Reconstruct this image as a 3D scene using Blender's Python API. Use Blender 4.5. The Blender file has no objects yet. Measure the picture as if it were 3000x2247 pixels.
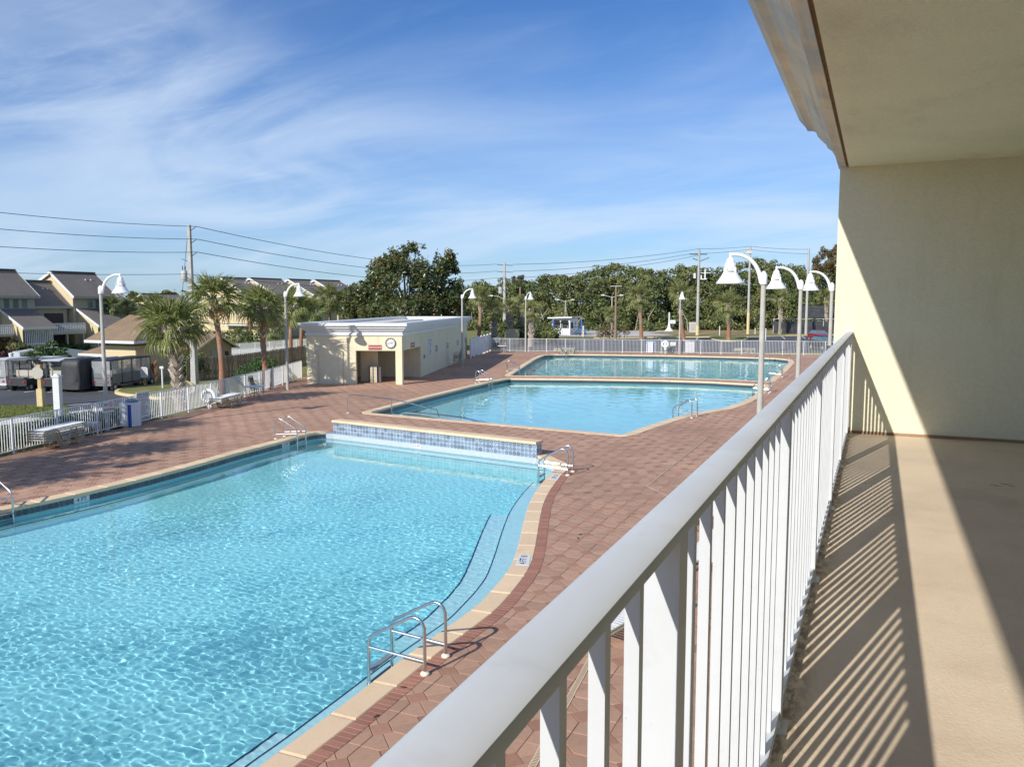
import bpy, bmesh, math, random
import numpy as np
from mathutils import Vector, Matrix
R = math.radians
random.seed(7)
SC = bpy.context.scene
COL = SC.collection

# ---------------------------------------------------------------- camera
F, CX, CY = 2406.0, 1500.0, 1123.5          # focal length and centre in photo pixels (3000 x 2247)
CAMZ = 5.05                                  # eye height above the pool deck
YAW = R(23.94)
PITCH = math.atan((1123.5 - 889.0) / F)
cam_d = bpy.data.cameras.new('camera')
cam = bpy.data.objects.new('camera', cam_d)
COL.objects.link(cam)
SC.camera = cam
cam_d.sensor_width = 36.0
cam_d.lens = 36.0 * F / 3000.0
cam_d.clip_start = 0.05
cam_d.clip_end = 6000
cam.location = (0, 0, CAMZ)
cam.rotation_euler = (R(90) - PITCH, 0, YAW)

# ---------------------------------------------------------------- sun and sky
SUN_DIR = Vector((0.41, 1.58, -1.0)).normalized()      # the way the light travels
sun_d = bpy.data.lights.new('sun', 'SUN')
sun_d.energy = 3.6
sun_d.angle = R(0.53)
sun_d.color = (1.0, 0.95, 0.88)
sun_d.cycles.is_caustics_light = True
sun = bpy.data.objects.new('sun', sun_d)
COL.objects.link(sun)
sun.rotation_euler = SUN_DIR.to_track_quat('-Z', 'Y').to_euler()
SUN_ELEV = math.asin(-SUN_DIR.z)
SUN_AZ = math.atan2(-SUN_DIR.x, -SUN_DIR.y)            # from +Y towards +X

world = bpy.data.worlds.new('World')
SC.world = world
world.use_nodes = True
wn, wl = world.node_tree.nodes, world.node_tree.links
bg = wn['Background']
bg.inputs['Strength'].default_value = 0.085
sky = wn.new('ShaderNodeTexSky')
sky.sky_type = 'NISHITA'
sky.sun_disc = False
sky.sun_elevation = SUN_ELEV
sky.sun_rotation = SUN_AZ
sky.altitude = 0
sky.air_density = 1.0
sky.dust_density = 0.4
sky.ozone_density = 2.2


def wnode(t, **kw):
    n = wn.new(t)
    for k, v in kw.items():
        setattr(n, k, v)
    return n


def wmath(op, a, b=None, c=None):
    n = wnode('ShaderNodeMath', operation=op)
    for i, v in enumerate((a, b, c)):
        if v is None:
            continue
        if isinstance(v, (int, float)):
            n.inputs[i].default_value = v
        else:
            wl.new(v, n.inputs[i])
    return n.outputs[0]


def cloud_layer(scale, sx, sy, rot, lo, hi, detail, rough, dist, seed):
    """high thin cloud: fractal noise on a flat layer overhead"""
    m = wnode('ShaderNodeMapping')
    m.inputs['Rotation'].default_value = (0, 0, rot)
    m.inputs['Scale'].default_value = (sx, sy, 1)
    m.inputs['Location'].default_value = (seed, seed * 1.7, 0)
    wl.new(flat.outputs[0], m.inputs['Vector'])
    n = wnode('ShaderNodeTexNoise')
    n.inputs['Scale'].default_value = scale
    n.inputs['Detail'].default_value = detail
    n.inputs['Roughness'].default_value = rough
    n.inputs['Distortion'].default_value = dist
    wl.new(m.outputs[0], n.inputs['Vector'])
    r = wnode('ShaderNodeMapRange', interpolation_type='SMOOTHSTEP')
    r.inputs['From Min'].default_value = lo
    r.inputs['From Max'].default_value = hi
    wl.new(n.outputs[0], r.inputs['Value'])
    return r.outputs[0]


tc = wnode('ShaderNodeTexCoord')
sep = wnode('ShaderNodeSeparateXYZ')
wl.new(tc.outputs['Generated'], sep.inputs[0])
zz = wmath('ADD', wmath('MAXIMUM', sep.outputs[2], 0.0), 0.16)
flat = wnode('ShaderNodeCombineXYZ')
wl.new(wmath('DIVIDE', sep.outputs[0], zz), flat.inputs[0])
wl.new(wmath('DIVIDE', sep.outputs[1], zz), flat.inputs[1])
CLOUD_SEED = 12.4
broad = cloud_layer(0.42, 1.0, 1.0, 0.3, 0.40, 0.66, 3, 0.5, 0.5, CLOUD_SEED)
wisps = cloud_layer(0.95, 0.85, 1.5, 0.95, 0.30, 0.82, 8, 0.52, 0.9, 7.7)
fine = cloud_layer(3.0, 0.7, 2.2, 0.75, 0.40, 0.82, 9, 0.68, 1.4, 1.3)
streak = wmath('ADD', wmath('MULTIPLY', wisps, 0.92), wmath('MULTIPLY', fine, 0.28))
cl = wmath('MULTIPLY', streak, wmath('ADD', wmath('MULTIPLY', broad, 0.90), 0.10))
haze_low = wnode('ShaderNodeMapRange', interpolation_type='SMOOTHSTEP')
haze_low.inputs['From Min'].default_value = 0.34
haze_low.inputs['From Max'].default_value = 0.02
haze_low.inputs['To Max'].default_value = 0.8
wl.new(sep.outputs[2], haze_low.inputs['Value'])
cl = wmath('ADD', cl, wmath('MULTIPLY', haze_low.outputs[0], wmath('ADD', 0.40, wmath('MULTIPLY', wisps, 0.75))))
cl = wmath('SUBTRACT', 1.0, wmath('POWER', 0.30, cl))          # thick cloud saturates softly
mixc = wnode('ShaderNodeMix', data_type='RGBA')
wl.new(cl, mixc.inputs['Factor'])
tint = wnode('ShaderNodeMix', data_type='RGBA', blend_type='MULTIPLY')
tint.inputs['Factor'].default_value = 1.0
wl.new(sky.outputs[0], tint.inputs['A'])
tint.inputs['B'].default_value = (0.42, 0.68, 1.05, 1)
wl.new(tint.outputs['Result'], mixc.inputs['A'])
mixc.inputs['B'].default_value = (5.6, 6.7, 8.2, 1)
wl.new(mixc.outputs['Result'], bg.inputs['Color'])

SC.view_settings.view_transform = 'Standard'
SC.view_settings.look = 'None'
SC.view_settings.gamma = 1.0
SC.view_settings.use_curve_mapping = False
SC.view_settings.exposure = 0.52
SC.cycles.max_bounces = 10
SC.cycles.transparent_max_bounces = 12

# ---------------------------------------------------------------- photo pixel -> place
_fw = Vector((-math.sin(YAW) * math.cos(PITCH), math.cos(YAW) * math.cos(PITCH), -math.sin(PITCH)))
_rt = Vector((math.cos(YAW), math.sin(YAW), 0))
_up = _rt.cross(_fw)
_hz = Vector((-math.sin(YAW), math.cos(YAW), 0))
_C = Vector((0, 0, CAMZ))


def ray(x, y):
    return _fw + _rt * ((x - CX) / F) - _up * ((y - CY) / F)


def G(x, y, z=0.0):
    """the point at height z seen at pixel x, y"""
    d = ray(x, y)
    return _C + d * ((z - CAMZ) / d.z)


def OnX(x, y, X):
    d = ray(x, y)
    return _C + d * (X / d.x)


def OnY(x, y, Y):
    d = ray(x, y)
    return _C + d * (Y / d.y)


def OnPlane(x, y, p, n):
    d = ray(x, y)
    return _C + d * ((p - _C).dot(n) / d.dot(n))


def At(x, y, D):
    """the point seen at pixel x, y, D metres ahead"""
    d = ray(x, y)
    return _C + d * (D / d.dot(_hz))


def zat(b, py):
    """height above b at which the pixel row is py"""
    k = (CY - py) / F
    v0 = Vector((b[0], b[1], -CAMZ))
    # (v0+z*ez).up = k*(v0+z*ez).fw
    return (k * v0.dot(_fw) - v0.dot(_up)) / (_up.z - k * _fw.z)


def project(p):
    v = Vector(p) - _C
    w = v.dot(_fw)
    if w <= 0.05:
        return None
    return CX + F * v.dot(_rt) / w, CY - F * v.dot(_up) / w, w


# ---------------------------------------------------------------- mesh helpers
def lin(h):
    c = [int(h[i:i + 2], 16) / 255 for i in (0, 2, 4)]
    return tuple(v / 12.92 if v <= 0.04045 else ((v + 0.055) / 1.055) ** 2.4 for v in c)


class MB:
    """collects boxes, tubes, lathes and polygons for one mesh"""

    def __init__(s):
        s.v = []
        s.f = []

    def add(s, vs, fs):
        o = len(s.v)
        s.v += [tuple(v) for v in vs]
        s.f += [tuple(i + o for i in f) for f in fs]
        return s

    def box(s, x0, x1, y0, y1, z0, z1, m=None, ch=0.0):
        vs = [(x0, y0, z0), (x1, y0, z0), (x1, y1, z0), (x0, y1, z0), (x0, y0, z1), (x1, y0, z1), (x1, y1, z1), (x0, y1, z1)]
        fs = [(3, 2, 1, 0), (4, 5, 6, 7), (0, 1, 5, 4), (1, 2, 6, 5), (2, 3, 7, 6), (3, 0, 4, 7)]
        if m is not None:
            vs = [m @ Vector(v) for v in vs]
        return s.add(vs, fs)

    def bar(s, a, b, w, h=None, up=Vector((0, 0, 1))):
        """a straight bar of section w x h from a to b"""
        h = w if h is None else h
        a, b = Vector(a), Vector(b)
        d = (b - a).normalized()
        if abs(d.dot(up)) > 0.98:
            up = Vector((0, 1, 0))
        x = d.cross(up).normalized() * (w / 2)
        y = x.cross(d).normalized() * (h / 2)
        vs = [a - x - y, a + x - y, a + x + y, a - x + y, b - x - y, b + x - y, b + x + y, b - x + y]
        return s.add(vs, [(3, 2, 1, 0), (4, 5, 6, 7), (0, 1, 5, 4), (1, 2, 6, 5), (2, 3, 7, 6), (3, 0, 4, 7)])

    def tube(s, pts, r, n=8, cap=True):
        pts = [Vector(p) for p in pts]
        rr = r if isinstance(r, (list, tuple)) else [r] * len(pts)
        rings = []
        t0 = (pts[1] - pts[0]).normalized()
        ref = Vector((0, 0, 1)) if abs(t0.z) < 0.9 else Vector((1, 0, 0))
        x = t0.cross(ref).normalized()
        vs = []
        for i, p in enumerate(pts):
            a = pts[max(i - 1, 0)]
            b = pts[min(i + 1, len(pts) - 1)]
            t = (b - a).normalized()
            x = (x - t * x.dot(t)).normalized()
            y = t.cross(x)
            for k in range(n):
                an = 2 * math.pi * k / n
                vs.append(p + (x * math.cos(an) + y * math.sin(an)) * rr[i])
        fs = []
        for i in range(len(pts) - 1):
            for k in range(n):
                fs.append((i * n + k, i * n + (k + 1) % n, (i + 1) * n + (k + 1) % n, (i + 1) * n + k))
        if cap:
            fs.append(tuple(range(n - 1, -1, -1)))
            fs.append(tuple(range((len(pts) - 1) * n, len(pts) * n)))
        return s.add(vs, fs)

    def lathe(s, prof, n=16, c=(0, 0, 0), cap=True):
        """prof: (radius, z) from bottom to top"""
        vs = []
        for r, z in prof:
            for k in range(n):
                a = 2 * math.pi * k / n
                vs.append((c[0] + r * math.cos(a), c[1] + r * math.sin(a), c[2] + z))
        fs = []
        for i in range(len(prof) - 1):
            for k in range(n):
                fs.append((i * n + k, i * n + (k + 1) % n, (i + 1) * n + (k + 1) % n, (i + 1) * n + k))
        if cap:
            fs.append(tuple(range(n - 1, -1, -1)))
            fs.append(tuple(range((len(prof) - 1) * n, len(prof) * n)))
        return s.add(vs, fs)

    def prism(s, poly, vec):
        """a polygon (3-d points) swept along vec"""
        n = len(poly)
        vec = Vector(vec)
        p = [Vector(q) for q in poly]
        vs = p + [q + vec for q in p]
        nrm = Vector((0, 0, 0))
        for i in range(n):
            a, b = p[i], p[(i + 1) % n]
            nrm += a.cross(b)
        up = nrm.dot(vec) > 0
        fs = [tuple(range(n))[::-1] if up else tuple(range(n)), tuple(range(n, 2 * n)) if up else tuple(range(n, 2 * n))[::-1]]
        for i in range(n):
            j = (i + 1) % n
            fs.append((i, j, j + n, i + n) if up else (j, i, i + n, j + n))
        return s.add(vs, fs)

    def build(s, name, m, parent=None, smooth=False, origin=None, label=None):
        me = bpy.data.meshes.new(name)
        vs = s.v
        if origin is not None:
            o = Vector(origin)
            vs = [(v[0] - o.x, v[1] - o.y, v[2] - o.z) for v in vs]
        me.from_pydata(vs, [], s.f)
        me.materials.append(m)
        if smooth:
            me.shade_smooth()
            if smooth != 'all':
                try:
                    me.set_sharp_from_angle(angle=R(40))
                except Exception:
                    pass
        ob = bpy.data.objects.new(name, me)
        COL.objects.link(ob)
        if parent is not None:
            ob.parent = parent
        if label:
            ob['label'] = label
        return ob


def mesh_np(name, v, q, m, parent=None, smooth=False):
    """a mesh of quads (or triangles) from arrays"""
    v = np.asarray(v, dtype=np.float32)
    q = np.asarray(q, dtype=np.int32)
    k = q.shape[1]
    me = bpy.data.meshes.new(name)
    me.vertices.add(len(v))
    me.vertices.foreach_set('co', v.ravel())
    me.loops.add(q.size)
    me.loops.foreach_set('vertex_index', q.ravel())
    me.polygons.add(len(q))
    me.polygons.foreach_set('loop_start', np.arange(0, q.size, k, dtype=np.int32))
    me.update(calc_edges=True)
    me.materials.append(m)
    if not smooth:
        me.shade_flat()
    if smooth:
        me.shade_smooth()
    ob = bpy.data.objects.new(name, me)
    COL.objects.link(ob)
    if parent is not None:
        ob.parent = parent
    return ob


def thing(name, label, cat, loc=(0, 0, 0), rz=0.0, group=None):
    o = bpy.data.objects.new(name, None)
    COL.objects.link(o)
    o.location = loc
    o.rotation_euler = (0, 0, rz)
    o['label'] = label
    o['category'] = cat
    if group:
        o['group'] = group
    return o


def tag(o, label=None, cat=None, group=None, kind=None):
    if label:
        o['label'] = label
    if cat:
        o['category'] = cat
    if group:
        o['group'] = group
    if kind:
        o['kind'] = kind
    return o


def link_copy(o, name=None, parent=None):
    c = o.copy()
    COL.objects.link(c)
    if parent is not None:
        c.parent = parent
    return c


def copy_tree(o, parent=None, label=None, group=None):
    c = o.copy()
    COL.objects.link(c)
    c.parent = parent
    if label:
        c['label'] = label
    if group:
        c['group'] = group
    for ch in o.children:
        copy_tree(ch, c)
    return c


def text(s, size, m, parent, loc, rot, name='lettering', align='CENTER', extrude=0.002, squeeze=1.0):
    cu = bpy.data.curves.new(name, 'FONT')
    cu.body = s
    cu.size = size
    cu.align_x = align
    cu.align_y = 'CENTER'
    cu.extrude = extrude
    cu.resolution_u = 2
    o = bpy.data.objects.new(name, cu)
    COL.objects.link(o)
    cu.materials.append(m)
    o.parent = parent
    o.location = loc
    if isinstance(rot, Matrix):
        o.rotation_euler = rot.to_euler()
    else:
        o.rotation_euler = rot
    o.scale = (squeeze, 1, 1)
    return o


def frame_from(origin, xdir, up=Vector((0, 0, 1))):
    """matrix whose local x runs along xdir, local y is up, local z faces outwards"""
    x = Vector(xdir).normalized()
    y = Vector(up)
    z = x.cross(y).normalized()
    y = z.cross(x)
    m = Matrix((x, y, z)).transposed().to_4x4()
    m.translation = Vector(origin)
    return m


def catmull(pts, n=6, closed=False):
    pts = [Vector(p) for p in pts]
    out = []
    N = len(pts)
    rng = range(N if closed else N - 1)
    for i in rng:
        if closed:
            p0, p1, p2, p3 = (pts[(i + k) % N] for k in (-1, 0, 1, 2))
        else:
            p0, p1, p2, p3 = pts[max(i - 1, 0)], pts[i], pts[i + 1], pts[min(i + 2, N - 1)]
        for k in range(n):
            t = k / n
            out.append(0.5 * ((2 * p1) + (p2 - p0) * t + (2 * p0 - 5 * p1 + 4 * p2 - p3) * t * t + (3 * p1 - p0 - 3 * p2 + p3) * t ** 3))
    if not closed:
        out.append(pts[-1])
    return out


def resample(pts, step, closed=False):
    pts = [Vector(p) for p in pts]
    if closed:
        pts = pts + [pts[0]]
    d = [0.0]
    for a, b in zip(pts, pts[1:]):
        d.append(d[-1] + (b - a).length)
    n = max(1, round(d[-1] / step))
    out = []
    j = 0
    for i in range(n + (0 if closed else 1)):
        t = d[-1] * i / n
        while j < len(d) - 2 and d[j + 1] < t:
            j += 1
        k = (t - d[j]) / max(1e-9, d[j + 1] - d[j])
        out.append(pts[j].lerp(pts[j + 1], k))
    return out


def offset_poly(pts, dist, closed=True):
    """pts counter-clockwise; positive dist moves outwards"""
    n = len(pts)
    out = []
    for i in range(n):
        a = pts[(i - 1) % n] if (closed or i > 0) else pts[i]
        b = pts[(i + 1) % n] if (closed or i < n - 1) else pts[i]
        p = pts[i]
        d1 = (p - a)
        d2 = (b - p)
        if d1.length < 1e-6:
            d1 = d2
        if d2.length < 1e-6:
            d2 = d1
        d1 = Vector((d1.x, d1.y, 0)).normalized()
        d2 = Vector((d2.x, d2.y, 0)).normalized()
        n1 = Vector((d1.y, -d1.x, 0))
        n2 = Vector((d2.y, -d2.x, 0))
        m = (n1 + n2)
        if m.length < 1e-6:
            m = n1
        m.normalize()
        k = min(1.8, 1 / max(0.4, m.dot(n1)))
        out.append(p + m * dist * k)
    return out


def inside_np(P, poly):
    """points (n,2) in polygon"""
    x, y = P[:, 0], P[:, 1]
    c = np.zeros(len(P), bool)
    n = len(poly)
    for i in range(n):
        x1, y1 = poly[i][0], poly[i][1]
        x2, y2 = poly[(i + 1) % n][0], poly[(i + 1) % n][1]
        if y1 == y2:
            continue
        t = ((y1 > y) != (y2 > y)) & (x < (x2 - x1) * (y - y1) / (y2 - y1) + x1)
        c ^= t
    return c


def fill_sheet(name, loops, z, m, parent=None):
    """flat sheet bounded by the first loop with the other loops cut out"""
    bm = bmesh.new()
    es = []
    for lp in loops:
        vs = [bm.verts.new((p[0], p[1], z)) for p in lp]
        for i in range(len(vs)):
            es.append(bm.edges.new((vs[i], vs[(i + 1) % len(vs)])))
    bmesh.ops.triangle_fill(bm, use_beauty=True, use_dissolve=False, edges=es)
    for f in bm.faces:
        if f.normal.z < 0:
            f.normal_flip()
    me = bpy.data.meshes.new(name)
    bm.to_mesh(me)
    bm.free()
    me.materials.append(m)
    o = bpy.data.objects.new(name, me)
    COL.objects.link(o)
    if parent is not None:
        o.parent = parent
    return o


# ---------------------------------------------------------------- materials
MATS = {}


def mat(name, col, rough=0.6, var=0.10, scale=6.0, bump=0.0, bscale=60.0, metal=0.0, spec=0.5, rand=0.0, island=0.0,
        big=0.0, bigscale=0.7, coords='Object', col2=None, mixlo=0.4, mixhi=0.65, mixscale=3.0, detail=6, trans=0.0, bdist=0.02):
    """procedural paint / stone / leaf material with grain, blotches and fine relief"""
    if name in MATS:
        return MATS[name]
    m = bpy.data.materials.new(name)
    m.use_nodes = True
    nt = m.node_tree
    n, l = nt.nodes, nt.links
    b = n['Principled BSDF']
    b.inputs['Roughness'].default_value = rough
    b.inputs['Metallic'].default_value = metal
    b.inputs['Specular IOR Level'].default_value = spec
    t = n.new('ShaderNodeTexCoord')
    src = t.outputs[coords]

    def noise(sc, det=detail, ro=0.6):
        q = n.new('ShaderNodeTexNoise')
        q.inputs['Scale'].default_value = sc
        q.inputs['Detail'].default_value = det
        q.inputs['Roughness'].default_value = ro
        l.new(src, q.inputs['Vector'])
        return q.outputs[0]

    def mr(v, a, c, d, e):
        q = n.new('ShaderNodeMapRange')
        q.inputs[1].default_value = a
        q.inputs[2].default_value = c
        q.inputs[3].default_value = d
        q.inputs[4].default_value = e
        l.new(v, q.inputs[0])
        return q.outputs[0]

    def mul(a, c):
        q = n.new('ShaderNodeMath')
        q.operation = 'MULTIPLY'
        l.new(a, q.inputs[0])
        l.new(c, q.inputs[1])
        return q.outputs[0]

    val = mr(noise(scale), 0.25, 0.75, 1 - var, 1 + var)
    if big:
        val = mul(val, mr(noise(bigscale, 3), 0.3, 0.7, 1 - big, 1 + big))
    if rand:
        oi = n.new('ShaderNodeObjectInfo')
        val = mul(val, mr(oi.outputs['Random'], 0, 1, 1 - rand, 1 + rand))
    if island:
        ge = n.new('ShaderNodeNewGeometry')
        val = mul(val, mr(ge.outputs['Random Per Island'], 0, 1, 1 - island, 1 + island))
    base = n.new('ShaderNodeRGB')
    base.outputs[0].default_value = (*col, 1)
    c = base.outputs[0]
    if col2 is not None:
        mx = n.new('ShaderNodeMix')
        mx.data_type = 'RGBA'
        if island:
            ge2 = n.new('ShaderNodeNewGeometry')
            wn_ = n.new('ShaderNodeTexWhiteNoise')
            wn_.noise_dimensions = '1D'
            l.new(ge2.outputs['Random Per Island'], wn_.inputs['W'])
            l.new(mr(wn_.outputs[0], mixlo, mixhi, 0, 1), mx.inputs['Factor'])
        else:
            l.new(mr(noise(mixscale), mixlo, mixhi, 0, 1), mx.inputs['Factor'])
        l.new(c, mx.inputs['A'])
        mx.inputs['B'].default_value = (*col2, 1)
        c = mx.outputs['Result']
    sc_ = n.new('ShaderNodeVectorMath')
    sc_.operation = 'SCALE'
    l.new(c, sc_.inputs[0])
    l.new(val, sc_.inputs['Scale'])
    l.new(sc_.outputs[0], b.inputs['Base Color'])
    if bump:
        bp = n.new('ShaderNodeBump')
        bp.inputs['Strength'].default_value = bump
        bp.inputs['Distance'].default_value = bdist
        l.new(noise(bscale, 5), bp.inputs['Height'])
        l.new(bp.outputs[0], b.inputs['Normal'])
    if trans:
        tr = n.new('ShaderNodeBsdfTranslucent')
        l.new(sc_.outputs[0], tr.inputs['Color'])
        ms = n.new('ShaderNodeMixShader')
        ms.inputs[0].default_value = trans
        l.new(b.outputs[0], ms.inputs[1])
        l.new(tr.outputs[0], ms.inputs[2])
        l.new(ms.outputs[0], n['Material Output'].inputs[0])
    MATS[name] = m
    return m


WHITE = mat('white_paint', (0.70, 0.71, 0.71), 0.38, 0.03, 3, big=0.03)
WHITE_RAIL = mat('white_rail_paint', (0.60, 0.625, 0.64), 0.45, 0.05, 4, big=0.06, bigscale=1.5, bump=0.12, bscale=25, bdist=0.003, col2=(0.53, 0.545, 0.53), mixlo=0.55, mixhi=0.75, mixscale=9)
STUCCO = mat('pale_yellow_stucco', (0.73, 0.69, 0.51), 0.85, 0.05, 30, bump=0.8, bscale=42, big=0.04, bdist=0.008, detail=4)
STUCCO_OUT = mat('cream_stucco', (0.74, 0.655, 0.455), 0.85, 0.05, 5, bump=0.3, bscale=30, big=0.05, bdist=0.01)
CEIL = mat('ceiling_stucco', (0.86, 0.86, 0.63), 0.9, 0.06, 55, bump=0.9, bscale=38, big=0.06, bdist=0.012)
FLOORP = mat('tan_floor_coating', (0.68, 0.55, 0.395), 0.75, 0.05, 60, bump=0.5, bscale=70, big=0.07, bigscale=1.2, bdist=0.005, col2=(0.60, 0.475, 0.34), mixlo=0.5, mixhi=0.75, mixscale=2.2)
PAVER_A = mat('brown_paver', (0.43, 0.258, 0.172), 0.85, 0.10, 14, bump=0.3, bscale=160, rand=0.12, island=0.12, big=0.17, bigscale=0.22, coords='Object')
PAVER_B = mat('red_paver', (0.365, 0.192, 0.125), 0.85, 0.10, 14, bump=0.3, bscale=160, rand=0.12, island=0.12, big=0.15, bigscale=0.25)
JOINT = mat('paver_joint_sand', (0.25, 0.155, 0.11), 0.95, 0.2, 30)
COPING = mat('tan_cast_coping', (0.74, 0.55, 0.35), 0.8, 0.06, 40, bump=0.35, bscale=120, rand=0.06, big=0.04)
CONC = mat('pale_concrete', (0.55, 0.53, 0.48), 0.9, 0.08, 8, bump=0.2, bscale=60, big=0.08)
POLECONC = mat('spun_concrete_pole', (0.44, 0.42, 0.37), 0.85, 0.08, 12, bump=0.3, bscale=70, big=0.1, bigscale=2)
STEEL = mat('polished_steel_tube', (0.62, 0.61, 0.60), 0.22, 0.04, 10, metal=1.0)
DARKSTEEL = mat('dark_steel', (0.10, 0.10, 0.10), 0.5, 0.1, 10)
ASPH = mat('asphalt', (0.070, 0.074, 0.082), 0.9, 0.18, 20, bump=0.4, bscale=180, big=0.25, bigscale=0.25)
GRASSG = mat('lawn', (0.165, 0.175, 0.045), 0.95, 0.3, 25, bump=0.6, bscale=120, big=0.22, bigscale=0.3, col2=(0.27, 0.21, 0.08), mixlo=0.45, mixhi=0.75, mixscale=0.8)
DIRT = mat('sandy_verge', (0.36, 0.25, 0.13), 0.95, 0.2, 10, big=0.2, col2=(0.20, 0.17, 0.06), mixlo=0.4, mixhi=0.65, mixscale=0.5)
ROADP = mat('pale_road', (0.50, 0.46, 0.40), 0.9, 0.1, 4, big=0.12, bigscale=0.1)
YELLOWP = mat('yellow_kerb_paint', (0.64, 0.52, 0.27), 0.8, 0.12, 8)
MULCH = mat('red_mulch', (0.22, 0.09, 0.04), 0.95, 0.35, 20, bump=0.5, bscale=60)
SIDING = mat("yellow_siding", (0.60, 0.50, 0.30), 0.8, 0.05, 6, big=0.05)
SIDING_G = mat('grey_beige_shaded_siding', (0.42, 0.38, 0.28), 0.8, 0.06, 6, big=0.05)  # on townhouse fronts, the shade on yellow siding is mixed into this colour
SHINGLE = mat('grey_brown_shingle', (0.185, 0.160, 0.140), 0.92, 0.25, 9, bump=0.5, bscale=25, big=0.10)
SHINGLE_B = mat('tan_shingle', (0.23, 0.160, 0.100), 0.92, 0.22, 9, bump=0.5, bscale=25, big=0.12)
WOOD_B = mat('brown_fence_boards', (0.30, 0.155, 0.075), 0.9, 0.25, 4, big=0.2, island=0.25)
WOOD_G = mat('weathered_fence_boards', (0.23, 0.19, 0.15), 0.9, 0.25, 4, big=0.2, island=0.3)
WOODPOLE = mat('wood_pole', (0.26, 0.18, 0.12), 0.9, 0.2, 5, big=0.1)
GLASSD = mat('dark_window_glass', (0.03, 0.05, 0.06), 0.08, 0.1, 2, spec=0.8)
GLASSB = mat('blue_window_glass', (0.10, 0.18, 0.20), 0.08, 0.1, 2, spec=0.8)
BLACK = mat('black_plastic', (0.02, 0.02, 0.02), 0.5, 0.1, 5)
GREY = mat('grey_vinyl', (0.16, 0.165, 0.17), 0.55, 0.1, 5)
RUBBER = mat('tyre_rubber', (0.025, 0.025, 0.026), 0.8, 0.1, 10)
STRAP = mat('white_vinyl_strap', (0.78, 0.79, 0.78), 0.5, 0.04, 5)
TUBEB = mat('beige_tube_frame', (0.40, 0.36, 0.25), 0.45, 0.06, 5)
TRUNKG = mat('palm_trunk_bark', (0.30, 0.25, 0.20), 0.95, 0.3, 9, bump=0.8, bscale=22, big=0.15, bdist=0.03)
TRUNKR = mat('palm_trunk_red_bark', (0.34, 0.165, 0.09), 0.95, 0.25, 9, bump=0.8, bscale=22, big=0.2, bdist=0.03, col2=(0.28, 0.22, 0.17), mixlo=0.45, mixhi=0.6, mixscale=0.9)
BOOT = mat('palm_boot', (0.46, 0.39, 0.32), 0.95, 0.3, 8, island=0.4)
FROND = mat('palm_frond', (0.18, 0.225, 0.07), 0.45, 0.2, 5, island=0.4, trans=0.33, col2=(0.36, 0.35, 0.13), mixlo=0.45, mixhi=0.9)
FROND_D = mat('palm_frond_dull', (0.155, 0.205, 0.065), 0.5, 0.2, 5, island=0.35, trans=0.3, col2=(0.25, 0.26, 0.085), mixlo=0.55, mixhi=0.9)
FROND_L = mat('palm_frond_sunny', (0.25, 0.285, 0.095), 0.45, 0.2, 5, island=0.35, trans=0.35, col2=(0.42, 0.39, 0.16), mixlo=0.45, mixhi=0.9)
FROND_Y = mat('palm_frond_dry', (0.36, 0.25, 0.09), 0.7, 0.2, 5, island=0.3, trans=0.25)
LEAF_OAK = mat('oak_leaf', (0.145, 0.178, 0.058), 0.6, 0.2, 4, island=0.5, trans=0.28, col2=(0.19, 0.20, 0.07), mixlo=0.4, mixhi=0.9)
LEAF_MAG = mat('magnolia_leaf', (0.10, 0.13, 0.045), 0.28, 0.2, 4, island=0.4, trans=0.2, col2=(0.27, 0.165, 0.055), mixlo=0.86, mixhi=0.93)
LEAF_HEDGE = mat('hedge_leaf', (0.05, 0.115, 0.022), 0.5, 0.2, 4, island=0.45, trans=0.2)
LEAF_BRONZE = mat('bronze_leaf', (0.20, 0.125, 0.045), 0.7, 0.2, 4, island=0.4, trans=0.2, col2=(0.12, 0.11, 0.04), mixlo=0.5, mixhi=0.8)
BARK = mat('grey_bark', (0.16, 0.13, 0.10), 0.95, 0.3, 6, bump=0.6, bscale=20)
LETTER = mat('black_lettering', (0.02, 0.02, 0.02), 0.6, 0.02)
LETTER_W = mat('white_lettering', (0.8, 0.8, 0.78), 0.6, 0.02)
SIGNW = mat('white_sign_panel', (0.66, 0.67, 0.66), 0.5, 0.05, 4)
SIGNR = mat('red_sign_panel', (0.32, 0.05, 0.05), 0.5, 0.05, 4)
BLUEP = mat('blue_paint', (0.03, 0.09, 0.40), 0.5, 0.06, 5)
LBLUE = mat('light_blue_paint', (0.10, 0.30, 0.60), 0.5, 0.06, 5)
TEAL = mat('teal_sign', (0.03, 0.22, 0.26), 0.6, 0.1, 5)


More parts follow.
